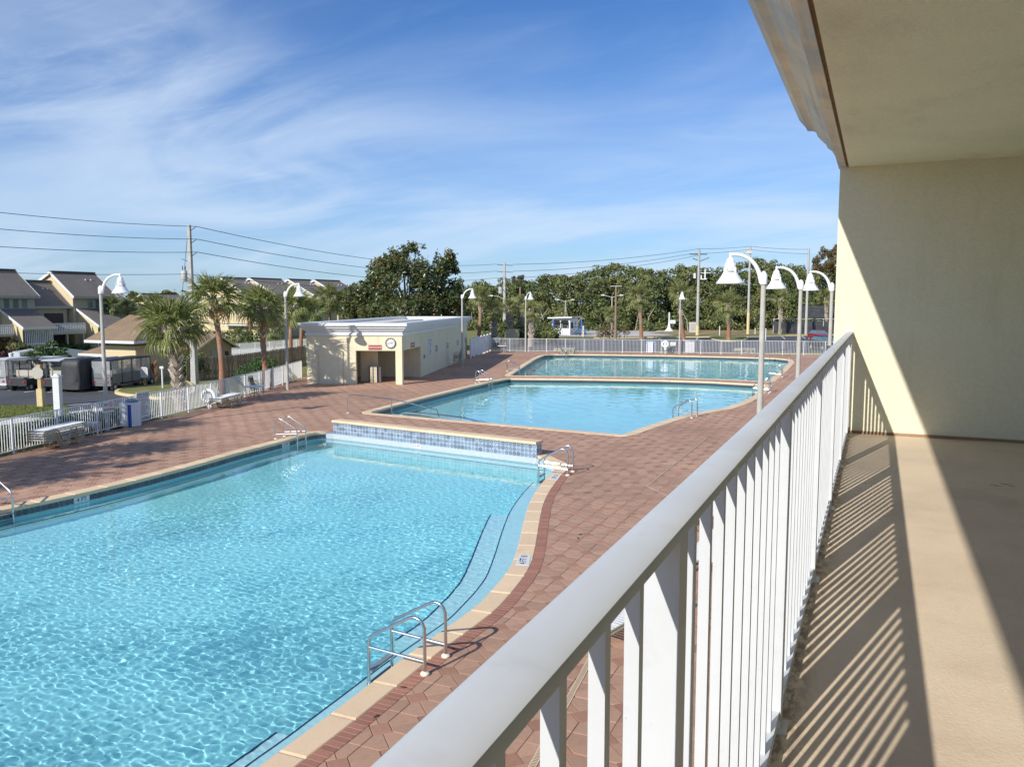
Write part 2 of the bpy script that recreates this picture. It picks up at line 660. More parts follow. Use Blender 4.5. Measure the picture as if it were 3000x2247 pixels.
def add_marks(m, col, scale3, lo, hi, strength, detail=8, gate=None):
    """extra stains: stretched noise mixed into the base colour; gate = (axis, from, to) keeps them to one strip of the surface"""
    n, l = m.node_tree.nodes, m.node_tree.links
    b_ = n['Principled BSDF']
    src = b_.inputs['Base Color'].links[0].from_socket
    t = n.new('ShaderNodeTexCoord')
    mp = n.new('ShaderNodeMapping')
    mp.inputs['Scale'].default_value = scale3
    l.new(t.outputs['Object'], mp.inputs['Vector'])
    q = n.new('ShaderNodeTexNoise')
    q.inputs['Scale'].default_value = 1.0
    q.inputs['Detail'].default_value = detail
    q.inputs['Roughness'].default_value = 0.65
    l.new(mp.outputs[0], q.inputs['Vector'])
    r = n.new('ShaderNodeMapRange')
    r.interpolation_type = 'SMOOTHSTEP'
    r.inputs['From Min'].default_value = lo
    r.inputs['From Max'].default_value = hi
    r.inputs['To Max'].default_value = strength
    l.new(q.outputs[0], r.inputs['Value'])
    fac = r.outputs[0]
    if gate:
        sp = n.new('ShaderNodeSeparateXYZ')
        l.new(t.outputs['Object'], sp.inputs[0])
        g = n.new('ShaderNodeMapRange')
        g.interpolation_type = 'SMOOTHSTEP'
        g.inputs['From Min'].default_value = gate[1]
        g.inputs['From Max'].default_value = gate[2]
        l.new(sp.outputs[gate[0]], g.inputs['Value'])
        mu = n.new('ShaderNodeMath')
        mu.operation = 'MULTIPLY'
        l.new(fac, mu.inputs[0])
        l.new(g.outputs[0], mu.inputs[1])
        fac = mu.outputs[0]
    mx = n.new('ShaderNodeMix')
    mx.data_type = 'RGBA'
    l.new(fac, mx.inputs['Factor'])
    l.new(src, mx.inputs['A'])
    mx.inputs['B'].default_value = (*col, 1)
    l.new(mx.outputs['Result'], b_.inputs['Base Color'])


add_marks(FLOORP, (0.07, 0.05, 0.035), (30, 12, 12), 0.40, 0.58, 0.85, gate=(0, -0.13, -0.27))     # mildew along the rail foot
add_marks(FLOORP, (0.16, 0.12, 0.08), (90, 90, 90), 0.70, 0.76, 0.8, 4)                            # specks
add_marks(FLOORP, (0.36, 0.27, 0.19), (3.5, 1.2, 1), 0.55, 0.78, 0.35)                             # worn, dirty patches
add_marks(STUCCO, (0.42, 0.38, 0.25), (2.2, 2.2, 0.35), 0.52, 0.78, 0.30)                          # faint run marks
add_marks(STUCCO, (0.30, 0.26, 0.17), (60, 60, 60), 0.72, 0.78, 0.6, 3)
add_marks(CEIL, (0.42, 0.38, 0.27), (1.6, 0.7, 1), 0.52, 0.80, 0.35)
add_marks(CEIL, (0.25, 0.22, 0.15), (70, 70, 70), 0.72, 0.78, 0.6, 3)
add_marks(STUCCO_OUT, (0.40, 0.34, 0.22), (1.8, 1.8, 0.25), 0.52, 0.80, 0.38)
add_marks(WHITE_RAIL, (0.30, 0.26, 0.20), (45, 45, 45), 0.70, 0.77, 0.7, 4)
add_marks(WHITE_RAIL, (0.42, 0.40, 0.34), (6, 1.5, 6), 0.55, 0.80, 0.35)
add_marks(POLECONC, (0.24, 0.20, 0.15), (9, 9, 0.8), 0.55, 0.80, 0.5)
add_marks(COPING, (0.40, 0.30, 0.20), (3, 3, 3), 0.55, 0.78, 0.45)
add_marks(PAVER_A, (0.20, 0.14, 0.11), (0.5, 0.5, 0.5), 0.56, 0.72, 0.30)
add_marks(PAVER_A, (0.46, 0.34, 0.25), (0.9, 0.35, 0.5), 0.56, 0.76, 0.40)
add_marks(LEAF_OAK, (0.24, 0.235, 0.075), (0.11, 0.11, 0.16), 0.48, 0.66, 0.75, 3)
add_marks(LEAF_OAK, (0.075, 0.11, 0.035), (0.16, 0.16, 0.22), 0.50, 0.64, 0.7, 3)
# ================================================================ ground sheets
FL = CAMZ - 1.376                      # balcony floor height
WY = 9.39                              # end wall of the balcony
DECK = [(-21.6, 0.0), (-24.9, 11.9), (-26.3, 17.4), (-29.6, 30.2), (-35.9, 45.9), (-40.5, 78.4), (-28.7, 80.6), (-19.7, 83.9), (-11.1, 85.7), (2.0, 87.0), (2.0, -12.0), (-21.6, -12.0)]
DECK = [Vector((x, y, 0)) for x, y in DECK]
big = [(-2500, -600), (2500, -600), (2500, 4000), (-2500, 4000)]
hole = [(p.x, p.y) for p in offset_poly(DECK[::-1] if False else DECK, 0.0)]
cxy = Vector((-18, 40, 0))
hole = [(cxy.x + (p.x - cxy.x) * 0.985, cxy.y + (p.y - cxy.y) * 0.99) for p in DECK]
tag(fill_sheet('ground', [big, hole], -0.09, GRASSG), kind='structure')

# ================================================================ balcony
b = MB()
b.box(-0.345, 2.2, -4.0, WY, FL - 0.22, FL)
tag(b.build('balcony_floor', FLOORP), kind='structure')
b = MB()
b.box(-0.42, 2.2, WY, WY + 0.35, -0.2, 9.2)
tag(b.build('balcony_wall', STUCCO), kind='structure')
b = MB()
b.box(-0.42, 2.2, -4.35, -4.0, -0.2, 9.2)
tag(b.build('balcony_wall_behind', STUCCO), kind='structure')  # unseen end wall, put in to enclose the bounced light
b = MB()
b.box(2.2, 2.5, -4.35, WY + 0.35, -0.2, 9.2)
tag(b.build('building_wall', STUCCO), kind='structure')  # unseen back wall, set here so light bounces round the balcony
b = MB()
b.box(-0.335, 2.2, -4.0, WY, 6.46, 6.9)
tag(b.build('balcony_ceiling', CEIL), kind='structure')
# skirting stain line where floor meets wall
b = MB()
b.box(-0.345, 2.2, WY - 0.012, WY - 0.002, FL + 0.001, FL + 0.03)
tag(b.build('wall_base_trim', mat('brown_base_trim', (0.30, 0.19, 0.11), 0.8, 0.2, 12)), kind='structure')
# cornice over the balcony edge
prof = [(-0.360, 6.455), (-0.440, 6.475), (-0.450, 6.53), (-0.475, 6.60), (-0.515, 6.665), (-0.560, 6.70), (-0.575, 6.735), (-0.625, 6.785),
        (-0.665, 6.83), (-0.680, 6.87), (-0.710, 6.89), (-0.770, 6.895), (-0.790, 6.935), (-0.835, 6.985), (-0.86, 7.02), (-0.86, 7.25), (-0.36, 7.25)]
CORN = mat('weathered_cream_cornice', (0.74, 0.66, 0.50), 0.85, 0.08, 3, bump=0.3, bscale=40, big=0.12, bigscale=1.2, col2=(0.52, 0.56, 0.56), mixlo=0.45, mixhi=0.62, mixscale=1.0)
b = MB()
b.prism([(x, -4.0, z) for x, z in prof], (0, WY + 0.2 + 4.0, 0))
add_marks(CORN, (0.48, 0.39, 0.26), (14, 0.35, 14), 0.50, 0.72, 0.6)
add_marks(CORN, (0.50, 0.55, 0.58), (7, 0.25, 7), 0.50, 0.66, 0.7)
tag(b.build('balcony_cornice', CORN, smooth=False), kind='structure')
DRIP = mat('rust_stained_groove', (0.24, 0.15, 0.07), 0.9, 0.25, 14)
b = MB()
b.box(-0.360, -0.335, -4.0, WY - 0.001, 6.475, 6.7)
tag(b.build('drip_groove', DRIP), kind='structure')

# ---- railing
PY0, PP = 1.12, 1.57
rail = thing('balcony_railing', 'long white metal railing along the balcony edge in the foreground', 'railing', (-0.26, 0, FL))
b = MB()
rp = [(-0.029, 1.0605), (-0.033, 1.063), (-0.033, 1.070), (-0.031, 1.0755), (-0.026, 1.0785), (-0.012, 1.0805), (0, 1.081), (0.012, 1.0805), (0.026, 1.0785), (0.0305, 1.0765), (0.0325, 1.072), (0.0325, 1.063), (0.029, 1.0605)]
b.prism([(x, -3.9, z) for x, z in rp], (0, WY + 3.9 - 0.004, 0))
b.build('top_rail', WHITE_RAIL, rail, smooth=True)
b = MB()
b.box(-0.024, 0.024, -3.9, WY - 0.006, 1.0545, 1.0600)
b.build('under_rail', WHITE_RAIL, rail)
b = MB()
b.box(-0.020, 0.020, -3.9, WY - 0.006, 0.035, 0.068)
b.build('bottom_rail', WHITE_RAIL, rail)
pm = MB().box(-0.0255, 0.0255, -0.0255, 0.0255, 0, 1.054)
first = None
for i in range(-2, 6):
    y = PY0 + PP * i
    if first is None:
        first = pm.build('post', WHITE_RAIL, rail)
        o = first
    else:
        o = link_copy(first, parent=rail)
    o.location = (0, y, 0.0005)
    bp0 = MB().box(-0.045, 0.045, -0.045, 0.045, 0.0002, 0.008).build('base_plate', WHITE_RAIL, o)
bm_ = MB().box(-0.0095, 0.0095, -0.0095, 0.0095, 0.0685, 1.054)
firstb = None
STEP = (PP - 0.051) / 11
for i in range(-2, 6):
    for k in range(10):
        y = PY0 + PP * i + 0.0255 + STEP * (k + 1)
        if y > WY - 0.03 or y < -1.2:
            continue
        if firstb is None:
            firstb = bm_.build('baluster', WHITE_RAIL, rail)
            o = firstb
        else:
            o = link_copy(firstb, parent=rail)
        o.location = (0, y, 0)
b = MB()
b.box(-0.045, 0.045, WY - 0.006, WY - 0.0005, 1.0, 1.095)
b.build('wall_bracket', WHITE_RAIL, rail)

# ================================================================ pools
WZ = -0.26
k8 = .3862
Z8 = lambda x, y: (900 + x * k8, 1150 + y * k8)
right_px = [(766, 2247), (950, 2111), (1090, 2004), (1215, 1908), (1321, 1834), (1400, 1776), (1450, 1724), (1479, 1690), (1506, 1648), (1523, 1594), (1533, 1551), (1541, 1517), (1556, 1470), (1581, 1428), (1614, 1389)]
right_in = [G(*p) for p in right_px]
corner = G(1640, 1367)
P1 = []
P1 += [Vector((right_in[0].x + 0.25, 4.2, 0)), Vector((right_in[0].x + 0.10, right_in[0].y - 1.2, 0))] + right_in
P1curve = catmull(P1 + [corner], 5)
wallL, wallR = Vector((-19.45, 26.44, 0)), Vector((-10.2, 24.95, 0))
left_pts = [Vector((-19.75, 26.35, 0)), Vector((-20.02, 25.9, 0)), Vector((-20.02, 25.2, 0)), Vector((-19.86, 24.0, 0)), Vector((-19.70, 21.5, 0)), Vector((-19.46, 19.5, 0)), Vector((-19.28, 16.9, 0)), Vector((-19.30, 14.9, 0)), Vector((-19.46, 13.0, 0)), Vector((-19.7, 10.5, 0)), Vector((-19.7, 4.2, 0))]
P1left = catmull(left_pts, 4)
POOL1 = P1curve + [wallR, wallL] + P1left           # counter-clockwise


def pxpoly(lst):
    return [G(*p) for p in lst]


P2out = [(-8.45, 29.94), (-8.10, 33.0), (-7.6, 36.2), (-6.85, 38.6), (-6.2, 40.2), (-5.8, 43.0), (-5.6, 46.5), (-5.75, 53.2), (-9.67, 53.9), (-12.9, 53.7), (-18.0, 52.4), (-23.0, 50.67), (-23.1, 48.0), (-22.9, 44.0), (-22.5, 38.0), (-21.85, 31.45), (-14.2, 30.6)]
P3out = [(-5.95, 55.0), (-6.1, 66.0), (-6.4, 74.5), (-6.9, 77.8), (-8.3, 79.4), (-12.0, 79.8), (-19.0, 79.2), (-27.7, 77.4), (-29.7, 76.1), (-30.1, 74.6), (-28.9, 69.5), (-26.8, 62.3), (-23.75, 51.95), (-18.5, 53.55), (-13.0, 55.0), (-9.8, 55.2)]
P2out = [Vector((x, y, 0)) for x, y in P2out]
P3out = [Vector((x, y, 0)) for x, y in P3out]
POOL2 = offset_poly(P2out, -0.42)
POOL3 = offset_poly(P3out, -0.42)

BASIN = mat('pool_plaster', (0.39, 0.785, 0.82), 0.6, 0.05, 2, big=0.06, bigscale=0.4)
BASIN_D = mat('pool_plaster_deep', (0.40, 0.78, 0.82), 0.6, 0.05, 2, big=0.08, bigscale=0.3)
LEDGE = mat('pale_pool_ledge', (0.60, 0.80, 0.83), 0.6, 0.05, 4)
LINE = mat('dark_blue_line_tile', (0.015, 0.03, 0.07), 0.3, 0.1, 10)


def water_mat(name, ior=1.33, rough=0.0, col=(0.93, 1.0, 1.0)):
    m = bpy.data.materials.new(name)
    m.use_nodes = True
    n, l = m.node_tree.nodes, m.node_tree.links
    n.clear()
    g = n.new('ShaderNodeBsdfGlass')
    g.inputs['IOR'].default_value = ior
    g.inputs['Roughness'].default_value = rough
    g.inputs['Color'].default_value = (*col, 1)
    o = n.new('ShaderNodeOutputMaterial')
    l.new(g.outputs[0], o.inputs[0])
    return m


def tile_mat(name, ground_, ring, grout=None):
    """glazed square tile with a printed medallion; object origin at the tile centre, tile in its local xz plane"""
    m = bpy.data.materials.new(name)
    m.use_nodes = True
    n, l = m.node_tree.nodes, m.node_tree.links
    b_ = n['Principled BSDF']
    b_.inputs['Roughness'].default_value = 0.25
    t = n.new('ShaderNodeTexCoord')
    s_ = n.new('ShaderNodeSeparateXYZ')
    l.new(t.outputs['Object'], s_.inputs[0])
    cmb = n.new('ShaderNodeCombineXYZ')
    l.new(s_.outputs[0], cmb.inputs[0])
    l.new(s_.outputs[2], cmb.inputs[1])
    ln = n.new('ShaderNodeVectorMath')
    ln.operation = 'LENGTH'
    l.new(cmb.outputs[0], ln.inputs[0])
    rp_ = n.new('ShaderNodeValToRGB')
    e = rp_.color_ramp.elements
    e[0].position, e[0].color = 0.0, (*ring, 1)
    e[1].position, e[1].color = 1.0, (*ground_, 1)
    for p_, c_ in ((0.22, ring), (0.27, ground_), (0.36, ground_), (0.40, ring), (0.83, ring), (0.90, ground_)):
        q = e.new(p_)
        q.color = (*c_, 1)
    sc_ = n.new('ShaderNodeMath')
    sc_.operation = 'MULTIPLY'
    sc_.inputs[1].default_value = 1 / 0.075
    l.new(ln.outputs['Value'], sc_.inputs[0])
    l.new(sc_.outputs[0], rp_.inputs[0])
    nz = n.new('ShaderNodeTexNoise')
    nz.inputs['Scale'].default_value = 60
    l.new(t.outputs['Object'], nz.inputs['Vector'])
    oi = n.new('ShaderNodeObjectInfo')
    ad = n.new('ShaderNodeMath')
    ad.operation = 'ADD'
    l.new(oi.outputs['Random'], ad.inputs[0])
    l.new(nz.outputs[0], ad.inputs[1])
    mr_ = n.new('ShaderNodeMapRange')
    mr_.inputs[1].default_value, mr_.inputs[2].default_value, mr_.inputs[3].default_value, mr_.inputs[4].default_value = 0.2, 1.6, 0.6, 1.45
    l.new(ad.outputs[0], mr_.inputs[0])
    v_ = n.new('ShaderNodeVectorMath')
    v_.operation = 'SCALE'
    l.new(rp_.outputs[0], v_.inputs[0])
    l.new(mr_.outputs[0], v_.inputs['Scale'])
    l.new(v_.outputs[0], b_.inputs['Base Color'])
    return m


TILE_WALL = tile_mat('blue_medallion_tile', (0.38, 0.43, 0.49), (0.13, 0.17, 0.24))
TILE_BAND = tile_mat('slate_blue_medallion_tile', (0.11, 0.125, 0.145), (0.04, 0.05, 0.065))
GROUT = mat('tile_grout', (0.45, 0.50, 0.54), 0.8, 0.1, 10)


def basin(pool, poly, depth, m, name='basin'):
    n = len(poly)
    bm = bmesh.new()
    top = [bm.verts.new((p.x, p.y, -0.075)) for p in poly]
    bot = [bm.verts.new((p.x, p.y, -depth)) for p in poly]
    for i in range(n):
        j = (i + 1) % n
        bm.faces.new((top[j], top[i], bot[i], bot[j]))
    es = [bm.edges.get((bot[i], bot[(i + 1) % n])) for i in range(n)]
    bmesh.ops.triangle_fill(bm, use_beauty=True, use_dissolve=False, edges=es)
    me = bpy.data.meshes.new(name)
    bm.to_mesh(me)
    bm.free()
    me.materials.append(m)
    o = bpy.data.objects.new(name, me)
    COL.objects.link(o)
    o.parent = pool
    o.cycles.is_caustics_receiver = True
    return o


def coping_run(pool, pts, width, step=0.92, closed=False, z1=0.014, name='coping_stone', th=0.095, inner=0.03):
    """cast stones laid along the pool edge pts (pool on the left going along)"""
    ps = resample(pts, step, closed)
    if closed:
        ps = ps + [ps[0], ps[1]]
    fine = resample(pts, 0.12, closed)
    out = []
    m = len(ps) - (2 if closed else 1)
    # walk the fine curve between stone ends so that stones follow the bends
    offs_o = None
    for i in range(m):
        a, c = ps[i], ps[i + 1]
        mids = [a.lerp(c, t) for t in (0.0, 0.34, 0.67, 1.0)]
        fx = []
        for q in mids[1:3]:
            fx.append(min(fine, key=lambda w: (w - q).length_squared))
        line = [a, fx[0], fx[1], c]
        prev = ps[i - 1] if (i > 0 or closed) else None
        ta = (c - (ps[i - 1] if i > 0 else (ps[m - 1] if closed else a))).normalized()
        nx = ps[i + 2] if i + 2 < len(ps) else c
        tb = (nx - a).normalized()
        tm = (c - a).normalized()
        ts = [ta, (ta * 2 + tm).normalized(), (tb * 2 + tm).normalized(), tb]
        ts = [ta, tm, tm, tb]
        nn = [Vector((t.y, -t.x, 0)).normalized() for t in ts]
        I = [p - q * inner for p, q in zip(line, nn)]
        O = [p + q * (width - inner) for p, q in zip(line, nn)]
        g = 0.004
        for L in (I, O):
            L[0] = L[0] + (L[1] - L[0]).normalized() * g
            L[3] = L[3] + (L[2] - L[3]).normalized() * g
        ring = I + O[::-1]
        cen = sum(ring, Vector()) / 8
        b = MB()
        ch = 0.012
        lo = [(p.x, p.y, z1 - th) for p in ring]
        hi = [(p.x, p.y, z1 - ch) for p in ring]
        tp = [cen + (p - cen) * (1 - ch / max(0.12, width / 2)) for p in ring]
        tp = [(p.x, p.y, z1) for p in tp]
        vs = lo + hi + tp
        fs = [tuple(range(7, -1, -1)), tuple(range(16, 24))]
        for r_ in (0, 8):
            for q in range(8):
                w = (q + 1) % 8
                fs.append((r_ + q, r_ + w, r_ + 8 + w, r_ + 8 + q))
        # orientation: ring runs along edge with pool on left => check
        area = sum(ring[q].x * ring[(q + 1) % 8].y - ring[(q + 1) % 8].x * ring[q].y for q in range(8))
        if area < 0:
            fs = [f[::-1] for f in fs]
        b.add(vs, fs)
        out.append(b.build(name, COPING, pool))
    return out


def tile_band(pool, pts, z0=-0.36, z1=-0.085, m=None, name='waterline_tile_band', inset=0.012):
    """continuous strip of glazed tile just under the coping"""
    ps = offset_poly(pts, -inset)
    b = MB()
    n = len(ps)
    for i in range(n):
        a, c = ps[i], ps[(i + 1) % n]
        b.add([(a.x, a.y, z0), (c.x, c.y, z0), (c.x, c.y, z1), (a.x, a.y, z1)], [(1, 0, 3, 2)])
    return b.build(name, m, pool)


def make_water(pool, poly, step, amp, seed, lam0, lam1, nw, m, calm=None, grade=0.0):
    xs = [p.x for p in poly]
    ys = [p.y for p in poly]
    X = np.arange(min(xs) - 0.1, max(xs) + 0.2, step)
    Y = [max(2.5, min(ys) - 0.1)]
    while Y[-1] < max(ys) + 0.2:
        Y.append(Y[-1] + step * (0.8 + grade * max(0.0, Y[-1] - 9.0)))
    Y = np.array(Y)
    gx, gy = np.meshgrid(X, Y)
    rng = np.random.default_rng(seed)
    h = np.zeros_like(gx)
    for i in range(nw):
        lam = lam0 * (lam1 / lam0) ** rng.uniform()
        a = rng.normal(0.9, 1.1)
        kx, ky = math.cos(a) * 2 * math.pi / lam, math.sin(a) * 2 * math.pi / lam
        # slow change of phase keeps crests from running in ruled lines
        w1, w2 = rng.uniform(0.15, 0.5, 2)
        ph = rng.uniform(0, 6.28) + 1.5 * np.sin(gx * w1 + rng.uniform(0, 6)) + 1.5 * np.sin(gy * w2 + rng.uniform(0, 6))
        h += lam ** 1.15 * np.sin(kx * gx + ky * gy + ph)
    h *= amp / math.sqrt(nw)
    pat = np.zeros_like(gx)
    for i in range(7):
        a = rng.uniform(0, 6.28)
        lam = rng.uniform(2.5, 9)
        pat += np.sin((math.cos(a) * gx + math.sin(a) * gy) * 6.28 / lam + rng.uniform(0, 6.28))
    k = np.clip(0.9 + 0.09 * pat, 0.6, 1.15)
    if calm is not None:
        k *= calm(gx, gy)
    h *= k
    ny, nx = gx.shape
    v = np.stack([gx, gy, h + WZ], -1).reshape(-1, 3)
    idx = np.arange(nx * ny).reshape(ny, nx)
    q = np.stack([idx[:-1, :-1], idx[:-1, 1:], idx[1:, 1:], idx[1:, :-1]], -1).reshape(-1, 4)
    big_ = [(p.x, p.y) for p in offset_poly(poly, 0.07)]
    cen = v[q].mean(1)[:, :2]
    q = q[inside_np(cen, big_)]
    used = np.unique(q)
    remap = np.full(len(v), -1)
    remap[used] = np.arange(len(used))
    o = mesh_np('water', v[used], remap[q], m, pool, smooth=True)
    o.cycles.is_caustics_caster = True
    return o


def strip_ledge(pool, edge, w0, w1, ztop, zbot, m, name):
    """a bench along the pool wall: edge points, from w0 to w1 metres into the pool"""
    A = offset_poly(edge, -w0, closed=False)
    B = offset_poly(edge, -w1, closed=False)
    b = MB()
    n = len(edge)
    vs = [(p.x, p.y, ztop) for p in A] + [(p.x, p.y, ztop) for p in B] + [(p.x, p.y, zbot) for p in B]
    fs = []
    for i in range(n - 1):
        fs.append((i + 1, i, n + i, n + i + 1))
        fs.append((n + i + 1, n + i, 2 * n + i, 2 * n + i + 1))
    fs.append((0, n, 2 * n))
    fs.append((n - 1, 3 * n - 1, 2 * n - 1))
    b.add(vs, fs)
    o = b.build(name, m, pool)
    o.cycles.is_caustics_receiver = True
    return o, B


def line_tile(pool, pts, w, z, name='edge_line_tile', h=0.05):
    A = offset_poly(pts, 0.0, closed=False)
    B = offset_poly(pts, w, closed=False)
    Cc = offset_poly(pts, -0.004, closed=False)
    n = len(pts)
    b = MB()
    vs = [(p.x, p.y, z) for p in Cc] + [(p.x, p.y, z) for p in B] + [(p.x, p.y, z - h) for p in Cc]
    fs = []
    for i in range(n - 1):
        fs.append((i, i + 1, n + i + 1, n + i))
        fs.append((i + 1, i, 2 * n + i, 2 * n + i + 1))
    b.add(vs, fs)
    o = b.build(name, LINE, pool)
    o.cycles.is_caustics_receiver = True
    return o


WATER1 = water_mat('rippled_pool_water')
WATER2 = water_mat('calm_pool_water', col=(0.95, 1.0, 1.0))

pool1 = thing('swimming_pool', 'nearest pool with curved right edge, rippled turquoise water and blue tiled wall at its back', 'pool')
basin(pool1, POOL1, 1.45, BASIN)


def calm1(x, y):
    # ripples die out towards the far wall and the left-hand side
    k = np.clip((27.0 - y) / 7.0, 0.42, 1.0) * np.clip((x + 20.2) / 3.0, 0.45, 1.0)
    return k


make_water(pool1, POOL1, 0.025, 0.0064, 5, 0.085, 0.34, 90, WATER1, calm1, 0.05)
R_edge = catmull(P1, 5)
R_edge = [p for p in R_edge if p.y > 5.2]
o, B1 = strip_ledge(pool1, R_edge, -0.02, 0.56, -0.38, -1.44, LEDGE, 'gutter_ledge')
line_tile(pool1, B1, 0.022, -0.372)
mid = [p for p in R_edge if 11.0 < p.y < 19.2]
o, B2 = strip_ledge(pool1, mid, 0.56, 1.06, -0.66, -1.44, LEDGE, 'bench')
line_tile(pool1, B2, 0.03, -0.652)
lowr = [p for p in R_edge if 5.0 < p.y < 8.2]
o, B3 = strip_ledge(pool1, lowr, 0.56, 0.92, -0.66, -1.44, LEDGE, 'bench')
line_tile(pool1, B3, 0.03, -0.652)
L_edge = [p for p in P1left if 11.5 < p.y < 25.2]
o, B4 = strip_ledge(pool1, L_edge, -0.02, 0.34, -0.75, -1.44, LEDGE, 'bench')
line_tile(pool1, B4, 0.05, -0.742)
back = [corner + Vector((-0.3, 0.5, 0)), wallR, wallL]
back = resample([wallR + Vector((0.9, -0.1, 0)), wallR, wallL], 0.5)
o, B5 = strip_ledge(pool1, back, -0.02, 0.55, -0.55, -1.44, LEDGE, 'bench')
line_tile(pool1, B5, 0.05, -0.542)
o, B6 = strip_ledge(pool1, back, -0.025, 0.10, -0.40, -0.56, BASIN, 'bench')
line_tile(pool1, B6, 0.03, -0.392)

# coping: right-hand curve, far corner, left-hand side
coping_run(pool1, [p for p in P1curve], 0.37, 0.93)
cornerB = wallR + Vector((0.0, 0.12, 0))
coping_run(pool1, [corner + Vector((0.02, 0.03, 0)), cornerB], 0.40, 0.75)
coping_run(pool1, P1left, 0.42, 0.95)
# small drain grates on the floor
for (px, py) in ((1412, 1432), (954, 1368)):
    q = G(px, py, -1.45)
    b = MB().lathe([(0.20, -1.4495), (0.20, -1.440), (0.0, -1.4395)], 20, (q.x, q.y, 0))
    o = b.build('drain_grate', mat('drain_grey_green', (0.16, 0.24, 0.22), 0.6, 0.1, 20), pool1)
    o.cycles.is_caustics_receiver = True

# ---- waterline tiles (left side of the near pool)
tile_me = None
band_pts = resample([p for p in P1left if p.y > 11.0][::1], 0.158)
base_b = MB()
for i in range(len(band_pts) - 1):
    a, c = band_pts[i], band_pts[i + 1]
    d = (c - a).normalized()
    nrm = Vector((d.y, -d.x, 0)) * -1           # towards the pool
    mid_ = (a + c) / 2 + nrm * 0.018
    if tile_me is None:
        t = MB()
        s_, r_ = 0.0755, 0.004
        t.add([(-s_, -0.008, -s_), (s_, -0.008, -s_), (s_, -0.008, s_), (-s_, -0.008, s_), (-s_ + r_, 0, -s_ + r_), (s_ - r_, 0, -s_ + r_), (s_ - r_, 0, s_ - r_), (-s_ + r_, 0, s_ - r_)],
              [(7, 6, 5, 4), (4, 5, 1, 0), (5, 6, 2, 1), (6, 7, 3, 2), (7, 4, 0, 3)])
        o = t.build('waterline_tile', TILE_BAND, pool1)
        tile_me = o
    else:
        o = link_copy(tile_me, parent=pool1)
    o.location = (mid_.x, mid_.y, -0.165)
    o.rotation_euler = (0, 0, math.atan2(nrm.y, nrm.x) - math.pi / 2)
tile_band(pool1, POOL1, -0.34, -0.08, GROUT, 'tile_grout_bed', 0.006)

# ---- raised tiled wall at the far end of the near pool
wdir = (wallR - wallL).normalized()
wn_out = Vector((wdir.y, -wdir.x, 0))                  # towards the near pool
WL = (wallR - wallL).length
rw = thing('raised_pool_wall', 'low raised wall of blue medallion tiles with tan stone cap behind the near pool', 'wall', (wallL.x, wallL.y, 0), math.atan2(wdir.y, wdir.x))
WT = 0.385
MB().box(0, WL, 0.012, 0.36, -0.62, WT).build('wall_core', GROUT, rw)
cols = 60
tw = WL / cols
tproto = None
for j in range(4):
    for i in range(cols):
        if tproto is None:
            t = MB()
            sx_, sz_, r_ = tw / 2 - 0.004, 0.0715, 0.004
            t.add([(-sx_, 0.010, -sz_), (sx_, 0.010, -sz_), (sx_, 0.010, sz_), (-sx_, 0.010, sz_), (-sx_ + r_, 0, -sz_ + r_), (sx_ - r_, 0, -sz_ + r_), (sx_ - r_, 0, sz_ - r_), (-sx_ + r_, 0, sz_ - r_)],
                  [(4, 5, 6, 7), (0, 1, 5, 4), (1, 2, 6, 5), (2, 3, 7, 6), (3, 0, 4, 7)])
            o = t.build('wall_tile', TILE_WALL, rw)
            tproto = o
        else:
            o = link_copy(tproto, parent=rw)
        o.location = (tw * (i + 0.5), 0.0, WT - 0.078 - 0.151 * j)
for j in range(3):
    for i in range(2):
        o = link_copy(tproto, parent=rw)
        o.location = (WL + 0.012, 0.09 + 0.165 * i, WT - 0.078 - 0.151 * j)
        o.rotation_euler = (0, 0, R(90))
nst = 10
for i in range(nst):
    x0, x1 = -0.03 + (WL + 0.06) * i / nst, -0.03 + (WL + 0.06) * (i + 1) / nst
    b = MB()
    x0, x1 = x0 + 0.003, x1 - 0.003
    sec = [(-0.055, WT + 0.004), (-0.062, WT + 0.035), (-0.058, WT + 0.085), (-0.04, WT + 0.098), (0.40, WT + 0.098), (0.42, WT + 0.08), (0.42, WT + 0.004)]
    b.prism([(x0, y, z) for y, z in sec], (x1 - x0, 0, 0))
    b.build('cap_stone', COPING, rw)
# depth plate on the wall
def depth_plate(parent, s, loc, rot, w=0.30, h=0.16, icon=False, size=0.11):
    """white plate with black figures, flat in its local xy plane"""
    root = MB().box(-w / 2, w / 2, -h / 2, h / 2, 0, 0.006).build('depth_plate', SIGNW, parent)
    root.location = loc
    root.rotation_euler = rot.to_euler() if isinstance(rot, Matrix) else rot
    text(s, size * (1.2 if icon else 1), LETTER, root, (-0.09 if icon else 0, 0, 0.0085), (0, 0, 0), extrude=0.001)
    if icon:
        b = MB()
        for k in range(20):
            a0, a1 = 2 * math.pi * k / 20, 2 * math.pi * (k + 1) / 20
            b.add([(0.215 + 0.065 * math.cos(a0), 0.065 * math.sin(a0), 0.008), (0.215 + 0.065 * math.cos(a1), 0.065 * math.sin(a1), 0.008), (0.215 + 0.05 * math.cos(a1), 0.05 * math.sin(a1), 0.008), (0.215 + 0.05 * math.cos(a0), 0.05 * math.sin(a0), 0.008)], [(0, 1, 2, 3)])
        b.box(-0.05, 0.05, -0.008, 0.008, 0.0075, 0.009, Matrix.Translation((0.215, 0, 0)) @ Matrix.Rotation(R(-45), 4, 'Z'))
        b.build('no_diving_icon', LETTER, root)
    return root


rx = frame_from((0, 0, 0), (1, 0, 0)).to_3x3()
depth_plate(rw, '5 FT', (WL * 0.458, -0.008, WT - 0.53), rx, 0.30, 0.17, size=0.13)
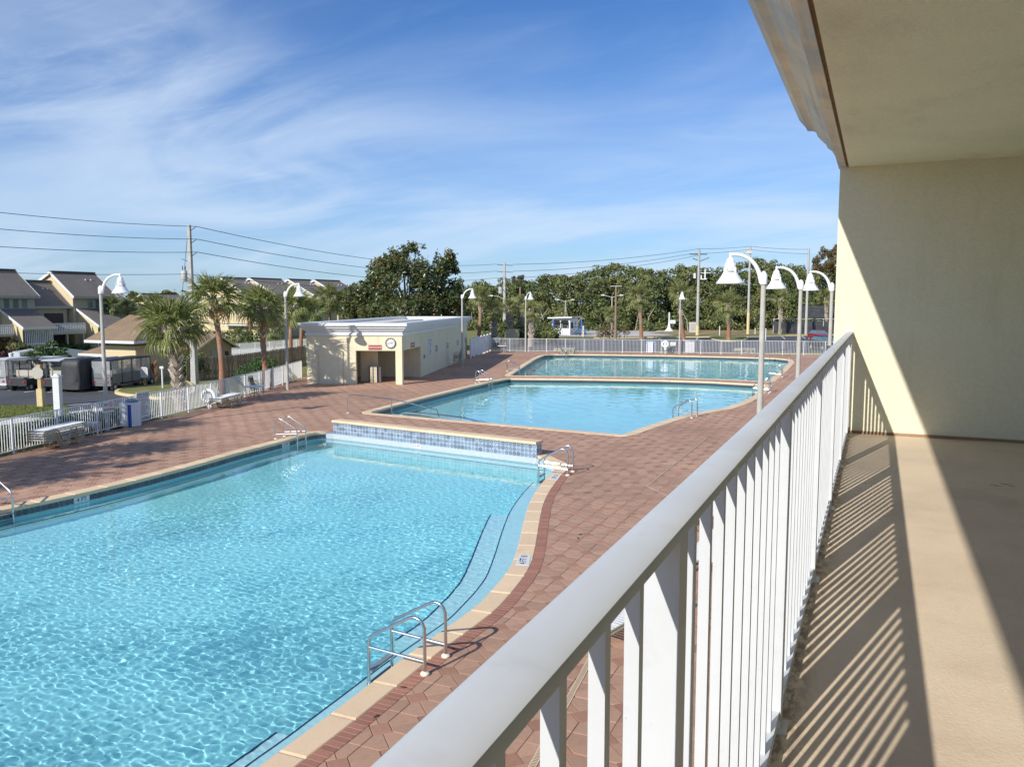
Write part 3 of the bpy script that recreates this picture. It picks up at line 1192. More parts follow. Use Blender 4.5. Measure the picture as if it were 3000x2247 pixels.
# four small spouts in the wall
for fx in (0.13, 0.36, 0.60, 0.80):
    b = MB().tube([(WL * fx, 0.05, 0.16), (WL * fx, -0.035, 0.16)], 0.022, 8)
    b.build('water_spout', STEEL, rw)

# ---- middle and far pools
pool2 = thing('swimming_pool', 'middle pool with calm teal water and steps in its front left corner', 'pool')
basin(pool2, POOL2, 1.5, BASIN_D)
make_water(pool2, POOL2, 0.11, 0.0030, 11, 0.35, 1.3, 40, WATER2)
tile_band(pool2, POOL2, -0.36, -0.08, mat('dark_tile_band', (0.05, 0.065, 0.075), 0.3, 0.3, 40))
coping_run(pool2, POOL2, 0.44, 1.0, closed=True)
pool3 = thing('swimming_pool', 'farthest pool reflecting the white fence behind it', 'pool')
basin(pool3, POOL3, 1.5, BASIN_D)
make_water(pool3, POOL3, 0.14, 0.0042, 12, 0.45, 1.6, 40, WATER2)
tile_band(pool3, POOL3, -0.36, -0.08, MATS['dark_tile_band'])
coping_run(pool3, POOL3, 0.46, 1.1, closed=True)
# curved entry steps in the front left corner of the middle pool
c2 = POOL2[15]
for rr, zt in ((5.4, -0.75), (3.6, -0.45)):
    b = MB()
    n = 24
    pts = [Vector((c2.x + rr * 1.05 * math.cos(R(-4) + R(92) * i / n), c2.y + rr * 0.62 * math.sin(R(-4) + R(92) * i / n), zt)) for i in range(n + 1)]
    b.prism([Vector((c2.x, c2.y, zt))] + pts, (0, 0, -0.7))
    o = b.build('step', LEDGE, pool2)
    o.cycles.is_caustics_receiver = True
    lp = [Vector((p.x, p.y, 0)) for p in pts]
    line_tile(pool2, lp[::-1], 0.22, zt + 0.008, 'edge_line_tile', 0.2)

# ================================================================ paved deck
deck = fill_sheet('pool_deck', [[(p.x, p.y) for p in DECK]] + [[(p.x, p.y) for p in offset_poly(q, 0.12)] for q in (POOL1, POOL2, POOL3)], -0.014, JOINT)
tag(deck, kind='structure')

DD, SS = 0.5985, 0.118
E1 = Vector((math.sqrt(.5), math.sqrt(.5)))
E2 = Vector((-math.sqrt(.5), math.sqrt(.5)))
org = Vector((-5.235, 8.775))
g_ = 0.0045                                           # half a joint
h_ = DD / 2


def shrink(poly):
    c = sum((Vector(p) for p in poly), Vector((0, 0))) / len(poly)
    n = len(poly)
    out = []
    for i in range(n):
        p0, p1, p2 = Vector(poly[i - 1]), Vector(poly[i]), Vector(poly[(i + 1) % n])
        d1, d2 = (p1 - p0).normalized(), (p2 - p1).normalized()
        n1, n2 = Vector((-d1.y, d1.x)), Vector((-d2.y, d2.x))
        m = (n1 + n2)
        m = m / max(0.5, m.dot(n1))
        out.append(p1 + m * g_)
    return out


shapes = [shrink([(-SS, -SS), (SS, -SS), (SS, SS), (-SS, SS)])]
pent = [(SS, 0), (DD - SS, 0), (DD - SS, SS), (h_, h_), (SS, SS)]
pent2 = [(SS, 0), (SS, -SS), (h_, -h_), (DD - SS, -SS), (DD - SS, 0)]
pent3 = [(0, SS), (0, DD - SS), (-SS, DD - SS), (-h_, h_), (-SS, SS)][::1]
pent4 = [(0, SS), (SS, SS), (h_, h_), (SS, DD - SS), (0, DD - SS)]


def ccw(p):
    a = sum(p[i][0] * p[(i + 1) % len(p)][1] - p[(i + 1) % len(p)][0] * p[i][1] for i in range(len(p)))
    return p if a > 0 else p[::-1]


for q in (pent, pent2, pent3, pent4):
    shapes.append(shrink(ccw(q)))
deck_poly = [(p.x, p.y) for p in DECK]
keepouts = [[(p.x, p.y) for p in offset_poly(q, w)] for q, w in ((POOL1, 0.33), (POOL2, 0.36), (POOL3, 0.36))]
wl_poly = [wallL + wn_out * -0.4 - wdir * 0.05, wallL + wn_out * 0.2 - wdir * 0.05, wallR + wn_out * 0.2 + wdir * 0.02, wallR + wn_out * -0.4 + wdir * 0.02]
keepouts.append([(p.x, p.y) for p in wl_poly])
I, J = np.meshgrid(np.arange(-120, 140), np.arange(-80, 160))
lat = np.stack([I.ravel(), J.ravel()], -1)
ctr = np.array([org.x, org.y]) + lat[:, :1] * DD * np.array([E1.x, E1.y]) + lat[:, 1:] * DD * np.array([E2.x, E2.y])
sel = (ctr[:, 0] > -41) & (ctr[:, 0] < 2.0) & (ctr[:, 1] > -8) & (ctr[:, 1] < 88)
ctr = ctr[sel]
pieces = []                                           # (kind, centre, verts)
allv, allf = {0: [], 1: []}, {0: [], 1: []}
near = []
for s_i, shp in enumerate(shapes):
    loc = np.array([[E1.x * p.x + E2.x * p.y, E1.y * p.x + E2.y * p.y] for p in shp])
    cen = ctr + loc.mean(0)
    ok = inside_np(cen, deck_poly)
    for kp in keepouts:
        ok &= ~inside_np(cen, kp)
    cc = ctr[ok]
    # distance along the view, for choosing the pieces that show largest
    cen3 = cen[ok]
    for c_, e_ in zip(cc, cen3):
        near.append((s_i, c_[0], c_[1], e_[0], e_[1]))
near = np.array(near)
vx = near[:, 3:5]
dep = vx[:, 0] * _hz.x + vx[:, 1] * _hz.y
lat_ = vx[:, 0] * _rt.x + vx[:, 1] * _rt.y
t_ = dep * math.cos(PITCH) + CAMZ * math.sin(PITCH)
px_ = CX + F * lat_ / np.maximum(t_, 0.1)
py_ = CY + F * (CAMZ * math.cos(PITCH) - dep * math.sin(PITCH)) / np.maximum(t_, 0.1)
vis = (t_ > 1) & (px_ > 0) & (px_ < 2480) & (py_ < 2247)
rail_y = 2247 - (px_ - 1085) * 0.909                    # in front of the top rail
vis &= (py_ < rail_y + 8) | ((px_ > 1600) & (px_ < 1790) & (py_ > 1930))
order = np.argsort(np.where(vis, t_, 1e9))
chosen = set(order[:290].tolist())
shape_xy = [np.array([[E1.x * p.x + E2.x * p.y, E1.y * p.x + E2.y * p.y] for p in shp]) for shp in shapes]
protos = {}
rng = np.random.default_rng(3)
bulk = {0: [], 1: []}
for i in range(len(near)):
    s_i = int(near[i, 0])
    if i in chosen:
        if s_i not in protos:
            xy = shape_xy[s_i]
            n = len(xy)
            c = xy.mean(0)
            ins = c + (xy - c) * 0.965
            b = MB()
            b.add([(x, y, -0.014) for x, y in xy] + [(x, y, -0.004) for x, y in xy] + [(x, y, 0) for x, y in ins],
                  [tuple(range(2 * n, 3 * n))] + [(k, (k + 1) % n, n + (k + 1) % n, n + k) for k in range(n)] + [(n + k, n + (k + 1) % n, 2 * n + (k + 1) % n, 2 * n + k) for k in range(n)])
            protos[s_i] = b.build('paver', PAVER_B if s_i == 0 else PAVER_A, deck)
            o = protos[s_i]
        else:
            o = link_copy(protos[s_i], parent=deck)
        o.location = (near[i, 1], near[i, 2], float(rng.uniform(-0.0015, 0.0015)))
    else:
        bulk[0 if s_i == 0 else 1].append(i)
for kind in (0, 1):
    for s_i in ([0] if kind == 0 else [1, 2, 3, 4]):
        ids = [i for i in bulk[kind] if int(near[i, 0]) == s_i]
        xy = shape_xy[s_i]
        n = len(xy)
        c = near[ids][:, 1:3]
        zj = rng.uniform(-0.002, 0.0015, len(ids))
        top = c[:, None, :] + xy[None]
        V = np.zeros((len(ids), 2 * n, 3))
        V[:, :n, :2] = top
        V[:, :n, 2] = -0.014
        V[:, n:, :2] = top
        V[:, n:, 2] = zj[:, None]
        allv[kind].append((V.reshape(-1, 3), len(ids), n))
for kind, mm, nm in ((0, PAVER_B, 'square_pavers'), (1, PAVER_A, 'five_sided_pavers')):
    V = np.concatenate([a[0] for a in allv[kind]])
    me = bpy.data.meshes.new(nm)
    faces = []
    o_ = 0
    lt, ls, li = [], [], []
    for (vv, cnt, n) in allv[kind]:
        base = o_ + np.arange(cnt)[:, None] * 2 * n
        tops = base + n + np.arange(n)[None]
        li.append((tops, n))
        for k in range(n):
            li.append((np.concatenate([base + k, base + (k + 1) % n, base + n + (k + 1) % n, base + n + k], 1), 4))
        o_ += len(vv)
    loops = np.concatenate([a[0].ravel() for a in li]).astype(np.int32)
    tot = np.concatenate([np.full(len(a[0]), a[1]) for a in li]).astype(np.int32)
    start = np.concatenate([[0], np.cumsum(tot)[:-1]]).astype(np.int32)
    me.vertices.add(len(V))
    me.vertices.foreach_set('co', V.astype(np.float32).ravel())
    me.loops.add(len(loops))
    me.loops.foreach_set('vertex_index', loops)
    me.polygons.add(len(tot))
    me.polygons.foreach_set('loop_start', start)
    me.update(calc_edges=True)
    me.shade_flat()
    me.materials.append(mm)
    o = bpy.data.objects.new(nm, me)
    COL.objects.link(o)
    o.parent = deck
    o['kind'] = 'stuff'

# soldier course of red bricks along the curved coping
BRICK = mat('soldier_brick', (0.33, 0.155, 0.105), 0.85, 0.12, 20, bump=0.3, bscale=160, rand=0.16)
edge_o = offset_poly([p for p in P1curve], 0.345, closed=False)
bp_ = resample(edge_o, 0.108)
br = None
for i in range(len(bp_) - 1):
    a, c = bp_[i], bp_[i + 1]
    if a.y < 6.0:
        continue
    d = (c - a).normalized()
    if br is None:
        b = MB()
        b.add([(0.003, 0, -0.013), (0.106, 0, -0.013), (0.106, 0.212, -0.013), (0.003, 0.212, -0.013), (0.003, 0, 0.004), (0.106, 0, 0.004), (0.106, 0.212, 0.004), (0.003, 0.212, 0.004),
               (0.008, 0.004, 0.008), (0.101, 0.004, 0.008), (0.101, 0.208, 0.008), (0.008, 0.208, 0.008)],
              [(8, 9, 10, 11), (4, 5, 9, 8), (5, 6, 10, 9), (6, 7, 11, 10), (7, 4, 8, 11), (0, 1, 5, 4), (1, 2, 6, 5), (2, 3, 7, 6), (3, 0, 4, 7)])
        b.v = [(x, -y, z) for x, y, z in b.v]
        b.f = [f[::-1] for f in b.f]
        br = b.build('brick', BRICK, deck)
        o = br
    else:
        o = link_copy(br, parent=deck)
    o.location = (a.x, a.y, 0)
    o.rotation_euler = (0, 0, math.atan2(d.y, d.x))

# depth plates on the coping
def coping_plate(px, py, xdir, s, w=0.34, h=0.17, parent=pool1):
    q = G(px, py, 0.0145)
    a = math.atan2(xdir[1], xdir[0])
    depth_plate(parent, s, (q.x, q.y, 0.0145), (0, 0, a), w, h, icon=True, size=0.165)


coping_plate(1534, 1640, (-0.33, 0.94), '4 FT', 0.66, 0.25)
coping_plate(1626, 1398, (-0.22, 1.0), '5 FT', 0.62, 0.25)
# plates set in the tile band on the far side
def band_plate(px, py, s):
    q = G(px, py, -0.165)
    i = min(range(len(band_pts) - 1), key=lambda k: (band_pts[k] - Vector((q.x, q.y, 0))).length)
    d = (band_pts[i + 1] - band_pts[i]).normalized()
    m = frame_from((0, 0, 0), d * -1).to_3x3()
    nrm = Vector((-d.y, d.x, 0))
    p = band_pts[i] + nrm * 0.022
    depth_plate(pool1, s, (p.x, p.y, -0.165), m, 0.46, 0.155, size=0.16)


band_plate(240, 1462, '4 FT')
band_plate(812, 1303, '5 FT')
# narrow tan drain channel across the deck below the balcony
b = MB()
dpx = [[G(1400 + 640 * .3904, 1600 + 1170 * .3904), G(1400 + 800 * .3904, 1600 + 935 * .3904)]]
a0 = G(1713, 1962)
a1 = G(1668, 2045)
dv = (a1 - a0)
dv.z = 0
ddir = dv.normalized()
b.bar(a0 - ddir * 4.5 + Vector((0, 0, 0.004)), a1 + ddir * 3 + Vector((0, 0, 0.004)), 0.085, 0.01)
o = tag(b.build('drain_channel', COPING), kind='structure')
o.parent = None
dj = MB()
L_ = (a1 - a0).length + 7.5
st = a0 - ddir * 4.5
sd = Vector((-ddir.y, ddir.x, 0))
for i in range(int(L_ / 0.03)):
    c = st + ddir * (0.03 * i)
    dj.bar(c - sd * 0.03 + Vector((0, 0, 0.0105)), c + sd * 0.03 + Vector((0, 0, 0.0105)), 0.008, 0.003)
o2 = dj.build('grate_slots', DARKSTEEL, o)
o2['kind'] = 'stuff'
# second channel further along the deck, an L shape
q0, q1, q2 = G(2070, 1283), G(1896, 1424), G(1960, 1455)
b = MB()
b.bar(q0 + Vector((0, 0, 0.003)), q1 + Vector((0, 0, 0.003)), 0.045, 0.01)
b.bar(q1 + Vector((0, 0, 0.0045)), q2 + Vector((0, 0, 0.0035)), 0.04, 0.01)
tag(b.build('drain_channel', mat('dull_drain_tan', (0.46, 0.34, 0.24), 0.85, 0.2, 6)), kind='structure')
# ================================================================ lamp posts
LAMPW = mat('white_lamp_enamel', (0.82, 0.82, 0.80), 0.35, 0.03, 4)


def make_lamp(loc, rz, label, h=5.44):
    t = thing('lamp_post', label, 'lamp post', (loc[0], loc[1], 0), rz, 'white bell lamps round the pools')
    MB().lathe([(0.11, -0.08), (0.09, 0.06), (0.087, 0.3), (0.062, h)], 16).build('pole', POLECONC, t, smooth=True)
    b = MB().lathe([(0.088, h - 0.02), (0.094, h), (0.090, h + 0.22), (0.075, h + 0.24), (0.055, h + 0.28), (0.03, h + 0.31), (0.0, h + 0.315)], 16)
    b.build('collar', LAMPW, t, smooth=True)
    arm = catmull([(0.05, 0, h + 0.02), (0.085, 0, h + 0.16), (0.13, 0, h + 0.30), (0.22, 0, h + 0.47), (0.37, 0, h + 0.62), (0.56, 0, h + 0.705), (0.72, 0, h + 0.725), (0.80, 0, h + 0.725)], 3)
    n = len(arm)
    MB().tube(arm, [0.062 - 0.022 * i / (n - 1) for i in range(n)], 10).build('arm', LAMPW, t, smooth=True)
    hx = 0.83
    head = MB().lathe([(0.13, 0.315), (0.135, 0.33), (0.132, 0.50), (0.112, 0.51), (0.108, 0.55), (0.095, 0.60), (0.06, 0.64), (0.036, 0.655), (0.036, 0.70), (0.042, 0.72), (0.034, 0.76), (0.015, 0.78), (0.0, 0.785)], 18)
    hd = head.build('lamp_head', LAMPW, t, smooth=True)
    hd.location = (hx, 0, h)
    b = MB()
    for k in range(18):
        a = 2 * math.pi * k / 18
        b.box(0.130, 0.139, -0.011, 0.011, 0.39, 0.50, Matrix.Rotation(a, 4, 'Z'))
    b.build('cooling_fins', LAMPW, hd)['kind'] = 'stuff'
    MB().lathe([(0.118, 0.275), (0.118, 0.318)], 18).build('dark_gap', DARKSTEEL, hd)
    for k in range(4):
        m = Matrix.Rotation(R(45 + 90 * k), 4, 'Z')
        MB().box(0.130, 0.176, -0.028, 0.028, 0.20, 0.40, m).build('clamp', LAMPW, hd)
    sh = MB().lathe([(0.322, 0.0), (0.338, 0.0), (0.340, 0.035), (0.325, 0.045), (0.285, 0.10), (0.235, 0.17), (0.195, 0.235), (0.175, 0.285), (0.10, 0.29), (0.095, 0.27), (0.165, 0.265), (0.22, 0.165), (0.27, 0.095), (0.31, 0.03)], 28, cap=False)
    o = sh.build('shade', LAMPW, hd, smooth=True)
    MB().lathe([(0.0, 0.05), (0.06, 0.06), (0.09, 0.12), (0.09, 0.20), (0.06, 0.27)], 12).build('bulb_glass', mat('frosted_bulb', (0.7, 0.7, 0.68), 0.3, 0.02), hd, smooth=True)
    return t


def on_top(px, py, z):
    return G(px, py, z)


HL = 5.44
pL1 = Vector((-28.05, 23.2, 0))
make_lamp((pL1.x, pL1.y), R(20), 'white bell lamp post behind the left fence, nearest the golf carts')
make_lamp((-24.35, 9.3, 0), R(20), 'bell lamp post outside the left of the picture whose shadow lies on the deck')
make_lamp(G(843, 1143), R(20), 'white bell lamp post on the deck left of the restroom building')
make_lamp(G(1355, 1075), R(20), 'white bell lamp post standing against the side of the restroom building')
make_lamp(G(1540, 1031), R(-30), 'white bell lamp post by the far fence near the white vinyl panels')
make_lamp(G(1990, 1037), R(-65), 'white bell lamp post by the far fence beside the rules board')
for (x, y), lb in zip(((2238, 795), (2347, 820), (2438, 828)), ('largest white bell lamp post rising just beyond the railing', 'white bell lamp post behind the largest one, second from the balcony', 'small white bell lamp post right beside the balcony wall edge')):
    q = G(x, y, 5.85)
    make_lamp((q.x, q.y), R(180 + 24 - 4), lb, 5.54)

# ================================================================ ladders and hand rails
def make_ladder(a, c, label):
    """two steel rails standing at a and c on the deck; the water lies to the left of a->c"""
    a, c = Vector(a), Vector(c)
    mid_ = (a + c) / 2
    d = (c - a)
    w = min(0.62, d.length)
    d.normalize()
    t = thing('pool_ladder', label, 'ladder', (mid_.x, mid_.y, 0), math.atan2(d.y, d.x) - math.pi / 2, 'steel pool ladders')
    # local +y along a->c, water towards -x
    for s in (-1, 1):
        y = s * w / 2
        pts = [(0, y, 0.0), (0, y, 0.58)]
        for k in range(1, 8):
            an = R(-6 + 130 * k / 7)
            pts.append((-0.16 + 0.16 * math.cos(an), y, 0.63 + 0.16 * math.sin(an)))
        pts += [(-0.36, y, 0.70), (-0.80, y, 0.455), (-0.865, y, 0.40), (-0.89, y, 0.33), (-0.895, y, 0.25), (-0.895, y, -1.1)]
        MB().tube(pts, 0.024, 10).build('rail', STEEL, t, smooth=True)
        MB().tube([(-0.89, y, 0.255), (0, y, 0.19)], 0.021, 8).build('cross_bar', STEEL, t, smooth=True)
        MB().lathe([(0.062, 0.0), (0.065, 0.02), (0.05, 0.04), (0.03, 0.045)], 16, (0, y, 0.006)).build('base_cap', mat('ivory_plastic', (0.75, 0.70, 0.55), 0.5, 0.04), t, smooth=True)
    for z in (-0.10, -0.34, -0.60, -0.86):
        MB().box(-0.935, -0.85, -w / 2, w / 2, z - 0.012, z + 0.012).build('step', mat('grey_step', (0.20, 0.22, 0.24), 0.5, 0.1), t)
    return t


make_ladder(G(1244.6, 1977), G(1306, 1924), 'steel ladder nearest the balcony on the curved edge of the near pool')
make_ladder(G(1663, 1394), G(1678, 1383), 'steel ladder at the right end of the raised blue tile wall')
make_ladder((-20.45, 24.75, 0), (-20.35, 24.1, 0), 'steel ladder on the left side of the near pool by the wall')
make_ladder((-20.25, 13.2, 0), (-20.25, 12.55, 0), 'steel ladder cut off by the left edge of the picture')
make_ladder(G(2024, 1226), G(2045, 1220), 'steel ladder on the right-hand edge of the middle pool')
make_ladder((-23.25, 47.2, 0), (-23.2, 46.55, 0), 'steel ladder on the left edge of the middle pool')
make_ladder((-5.45, 48.0, 0), (-5.45, 48.65, 0), 'steel ladder at the far right corner of the middle pool')
make_ladder((-5.85, 58.6, 0), (-5.85, 59.25, 0), 'steel ladder on the right edge of the farthest pool')
make_ladder((-25.2, 56.0, 0), (-25.0, 55.4, 0), 'steel ladder on the left edge of the farthest pool')


def handrail(pts, label, posts=()):
    o = Vector(pts[0])
    t = thing('hand_rail', label, 'hand rail', (o.x, o.y, 0))
    c = catmull([Vector(p) - Vector((o.x, o.y, 0)) for p in pts], 4)
    MB().tube(c, 0.026, 8).build('rail', STEEL, t, smooth=True)
    for p in posts:
        q = Vector(p[:3]) - Vector((o.x, o.y, 0))
        MB().tube([(q.x, q.y, -0.9 if p[3:] else 0), (q.x, q.y, q.z)], 0.024, 8).build('post', STEEL, t, smooth=True)
    MB().lathe([(0.07, 0.0), (0.07, 0.02), (0.03, 0.04)], 12, (0, 0, 0.004)).build('base_cap', MATS['ivory_plastic'], t)
    return t


a = G(1019.7, 1210.7)
h0 = Vector((a.x, a.y, 0))
ex = Vector((0.80, 0.60, 0))
handrail([h0, h0 + Vector((0, 0, 0.70)), h0 + ex * 0.12 + Vector((0, 0, 0.83)), h0 + ex * 0.5 + Vector((0, 0, 0.82)), h0 + ex * 2.2 + Vector((0, 0, 0.55)), h0 + ex * 3.9 + Vector((0, 0, 0.10)), h0 + ex * 4.15 + Vector((0, 0, -0.02)), h0 + ex * 4.25 + Vector((0, 0, -0.6))],
         'long steel hand rail sloping into the corner steps of the middle pool', [tuple(h0 + ex * 2.0 + Vector((0, 0, 0.58))) + (1,)])
for base, e, lb in (((-29.2, 76.9, 0), Vector((0.55, -0.83, 0)), 'steel hand rail into the far left end of the farthest pool'), ((-7.3, 79.3, 0), Vector((-0.70, -0.71, 0)), 'steel hand rail into the far right end of the farthest pool')):
    h0 = Vector(base)
    handrail([h0, h0 + Vector((0, 0, 0.75)), h0 + e * 0.15 + Vector((0, 0, 0.86)), h0 + e * 1.0 + Vector((0, 0, 0.80)), h0 + e * 3.6 + Vector((0, 0, 0.35)), h0 + e * 3.8 + Vector((0, 0, -0.5))], lb, [tuple(h0 + e * 2.2 + Vector((0, 0, 0.6))) + (1,)])

# ================================================================ white picket fences
def picket_fence(name, pts, label, height, bay, spacing, separate, pick_w=0.022, z0=0.0):
    pts = [Vector((p[0], p[1], 0)) for p in pts]
    o = pts[0]
    t = thing(name, label, 'fence', (o.x, o.y, z0))
    ps = [p - o for p in pts]
    posts = resample(ps, bay)
    pp = None
    for p in posts:
        if pp is None:
            pp = MB().box(-0.03, 0.03, -0.03, 0.03, 0.0, height - 0.002).build('post', WHITE, t)
            q = pp
        else:
            q = link_copy(pp, parent=t)
        q.location = p
    rails = [MB(), MB()]
    for i in range(len(posts) - 1):
        for rz_, k in ((height + 0.012, 0), (0.11, 1)):
            b = MB()
            b.bar(posts[i] + Vector((0, 0, rz_)), posts[i + 1] + Vector((0, 0, rz_)), 0.045, 0.03)
            b.build('top_rail' if k == 0 else 'bottom_rail', WHITE, t)
    prot = None
    joined = MB()
    for i in range(len(posts) - 1):
        a, c = posts[i], posts[i + 1]
        n = max(2, round((c - a).length / spacing))
        ang = math.atan2((c - a).y, (c - a).x)
        for k in range(1, n):
            p = a.lerp(c, k / n)
            if separate:
                if prot is None:
                    prot = MB().box(-pick_w / 2, pick_w / 2, -pick_w / 2, pick_w / 2, 0.125, height - 0.004).build('picket', WHITE, t)
                    q = prot
                else:
                    q = link_copy(prot, parent=t)
                q.location = p
                q.rotation_euler = (0, 0, ang)
            else:
                joined.box(-pick_w / 2, pick_w / 2, -pick_w / 2, pick_w / 2, 0.125, height - 0.004, Matrix.Translation(p) @ Matrix.Rotation(ang, 4, 'Z'))
    if not separate:
        joined.build('pickets', WHITE, t)['kind'] = 'stuff'
    return t


FENCE_L = [(-20.9, 2.0), (-24.4, 12.0), (-26.38, 17.64), (-29.51, 29.93), (-32.38, 37.72), (-35.3, 44.6)]
picket_fence('picket_fence', FENCE_L, 'white metal picket fence along the left side of the pool deck', 1.20, 2.15, 0.128, True)
FENCE_F = [tuple(G(x, y)[:2]) for x, y in ((1441, 1029.5), (1560, 1031), (1676, 1032.5), (1900, 1034.8), (2049, 1037), (2199, 1039), (2348, 1041), (2480, 1043))]
picket_fence('picket_fence', FENCE_F, 'long white metal picket fence behind the farthest pool', 1.36, 1.95, 0.14, False)

# ---- white vinyl panel fence beyond the restroom building
va, vb = Vector((-34.1, 67.4, 0)), Vector((-37.6, 79.0, 0))
t = thing('vinyl_fence', 'solid white vinyl panel fence joining the restroom building', 'fence', va)
vd = (vb - va)
vn = 6
for i in range(vn + 1):
    p = vd * (i / vn)
    MB().box(-0.065, 0.065, -0.065, 0.065, 0, 1.82, Matrix.Translation(p)).build('post', WHITE, t)
    MB().lathe([(0.11, 1.822), (0.10, 1.85), (0.0, 1.92)], 4, p).build('post_cap', WHITE, t)
    if i < vn:
        q = vd * ((i + 1) / vn)
        for k in range(7):
            a = p.lerp(q, (k + 0.06) / 7)
            c = p.lerp(q, (k + 0.97) / 7)
            b = MB()
            b.bar(a + Vector((0, 0, 0.92)), c + Vector((0, 0, 0.92)), 0.025, 1.56)
            b.build('board', WHITE, t)
        b = MB()
        b.bar(p + Vector((0, 0, 1.72)), q + Vector((0, 0, 1.72)), 0.05, 0.12)
        b.build('rail', WHITE, t)

# ================================================================ restroom building
HA = R(17.9)
HB = Vector((-26.97, 43.88, 0))
hu = Vector((math.cos(HA), math.sin(HA), 0))
hv = Vector((-math.sin(HA), math.cos(HA), 0))
HW, HD_ = 6.13, 25.2
rb = thing('restroom_building', 'cream stucco restroom building with heavy white cornice and round clock', 'building', HB, HA)
TOPW = 3.05
OP0, OP1, OPH = -2.96, -0.42, 2.11
SD1 = 5.35
b = MB()
b.box(-HW, OP0, 0, 0.25, 0, TOPW)                       # front wall left of the opening
b.box(OP0, OP1, 0, 0.25, OPH, TOPW)                     # over the opening
b.build('front_wall', STUCCO_OUT, rb)
MB().box(OP1, 0, 0, 0.38, 0, TOPW).build('corner_pier', STUCCO_OUT, rb)
MB().box(-0.25, -0.002, 0.381, SD1, OPH, TOPW).build('side_lintel', STUCCO_OUT, rb)
MB().box(-0.25, -0.001, SD1, HD_, 0, TOPW).build('side_wall', STUCCO_OUT, rb)
MB().box(-HW + 0.001, -HW + 0.25, 0.251, HD_, 0, TOPW - 0.001).build('left_wall', STUCCO_OUT, rb)
MB().box(-HW, 0, HD_, HD_ + 0.25, 0, TOPW).build('rear_wall', STUCCO_OUT, rb)
MB().box(-HW + 0.3, -0.26, SD1 + 0.001, SD1 + 0.2, 0, TOPW - 0.01).build('inner_wall', STUCCO_OUT, rb)
MB().box(OP0 - 0.2, OP0 + 0.9, 1.7, 1.9, 0, TOPW - 0.02).build('inner_screen', STUCCO_OUT, rb)
MB().box(-HW + 0.26, -0.26, 0.26, SD1, 2.55, 2.6).build('porch_ceiling', STUCCO_OUT, rb)
for z0, z1, ov in ((TOPW - 0.0, TOPW + 0.17, 0.07), (TOPW + 0.17, TOPW + 0.27, 0.02), (TOPW + 0.27, TOPW + 0.36, 0.11), (TOPW + 0.36, TOPW + 0.46, 0.20), (TOPW + 0.46, TOPW + 0.60, 0.30), (TOPW + 0.60, TOPW + 0.79, 0.42)):
    b = MB()
    x0, x1, y0, y1 = -HW - ov, ov, -ov, HD_ + 0.25 + ov
    z0 += 0.0005
    iw = 0.45
    zz0, zz1 = z0, z1
    prof_ov = ov
    b.box(x0, x1, y0, y0 + iw + ov, zz0, zz1)
    b.box(x0, x1, y1 - iw - ov, y1, zz0, zz1)
    b.box(x0, x0 + iw + ov, y0 + iw + ov, y1 - iw - ov, zz0, zz1)
    b.box(x1 - iw - ov, x1, y0 + iw + ov, y1 - iw - ov, zz0, zz1)
    b.build('cornice_course', WHITE, rb)
MB().box(-HW + 0.3, -0.3, 0.3, HD_, TOPW + 0.30, TOPW + 0.34).build('flat_roof', mat('white_roof_membrane', (0.60, 0.59, 0.55), 0.8, 0.12, 2, big=0.12), rb)
MB().box(-HW + 0.5, -3.2, 0.6, HD_ - 4, TOPW + 0.341, TOPW + 0.62).build('roof_upstand', MATS['white_roof_membrane'], rb)
# clock
ck = thing('wall_clock', 'round white clock with dark rim on the restroom building front', 'clock', HB + hu * -0.71 + hv * -0.002 + Vector((0, 0, 2.59)), HA)
mm = Matrix.Rotation(R(90), 4, 'X')
def disc(r0, r1, z0, z1, n=32):
    b_ = MB()
    b_.lathe([(r0, z0), (r1, z1)], n)
    b_.v = [tuple(mm @ Vector(v)) for v in b_.v]
    return b_


disc(0.29, 0.29, 0.003, 0.03).build('face', SIGNW, ck)
rim = MB().lathe([(0.275, 0.0), (0.33, 0.0), (0.33, 0.06), (0.30, 0.065), (0.275, 0.05)], 32, cap=False)
rim.v = [tuple(mm @ Vector(v)) for v in rim.v]
rim.build('rim', DARKSTEEL, ck, smooth=True)
for ang, ln, w, nm in ((-100 + 180, 0.15, 0.03, 'hour_hand'), (-105, 0.22, 0.02, 'minute_hand')):
    a = R(ang)
    b = MB().bar((0, -0.036, 0), (math.sin(a) * ln, -0.036, math.cos(a) * ln), w, 0.006, up=Vector((0, 1, 0)))
    b.build(nm, LETTER, ck)
for k in range(12):
    a = 2 * math.pi * k / 12
    MB().bar((math.sin(a) * 0.215, -0.034, math.cos(a) * 0.215), (math.sin(a) * 0.25, -0.034, math.cos(a) * 0.25), 0.018, 0.004, up=Vector((0, 1, 0))).build('hour_mark', LETTER, ck)


def wall_sign(name, label, origin, xdir, w, h, m, lines, cat='sign', frame=None):
    """a flat panel on a wall: origin at its centre, text along xdir"""
    M_ = frame_from(origin, xdir)
    t_ = thing(name, label, cat, origin)
    t_.rotation_euler = M_.to_euler()
    MB().box(-w / 2, w / 2, -h / 2, h / 2, 0.0, 0.02).build('panel', m, t_)
    if frame is not None:
        fw_ = 0.025
        b_ = MB()
        b_.box(-w / 2 - fw_, w / 2 + fw_, h / 2, h / 2 + fw_, 0, 0.03).box(-w / 2 - fw_, w / 2 + fw_, -h / 2 - fw_, -h / 2, 0, 0.03)
        b_.box(-w / 2 - fw_, -w / 2, -h / 2, h / 2, 0, 0.03).box(w / 2, w / 2 + fw_, -h / 2, h / 2, 0, 0.03)
        b_.build('frame', frame, t_)
    for (s, size, x, y, mt) in lines:
        text(s, size, mt, t_, (x, y, 0.022), (0, 0, 0))
    return t_


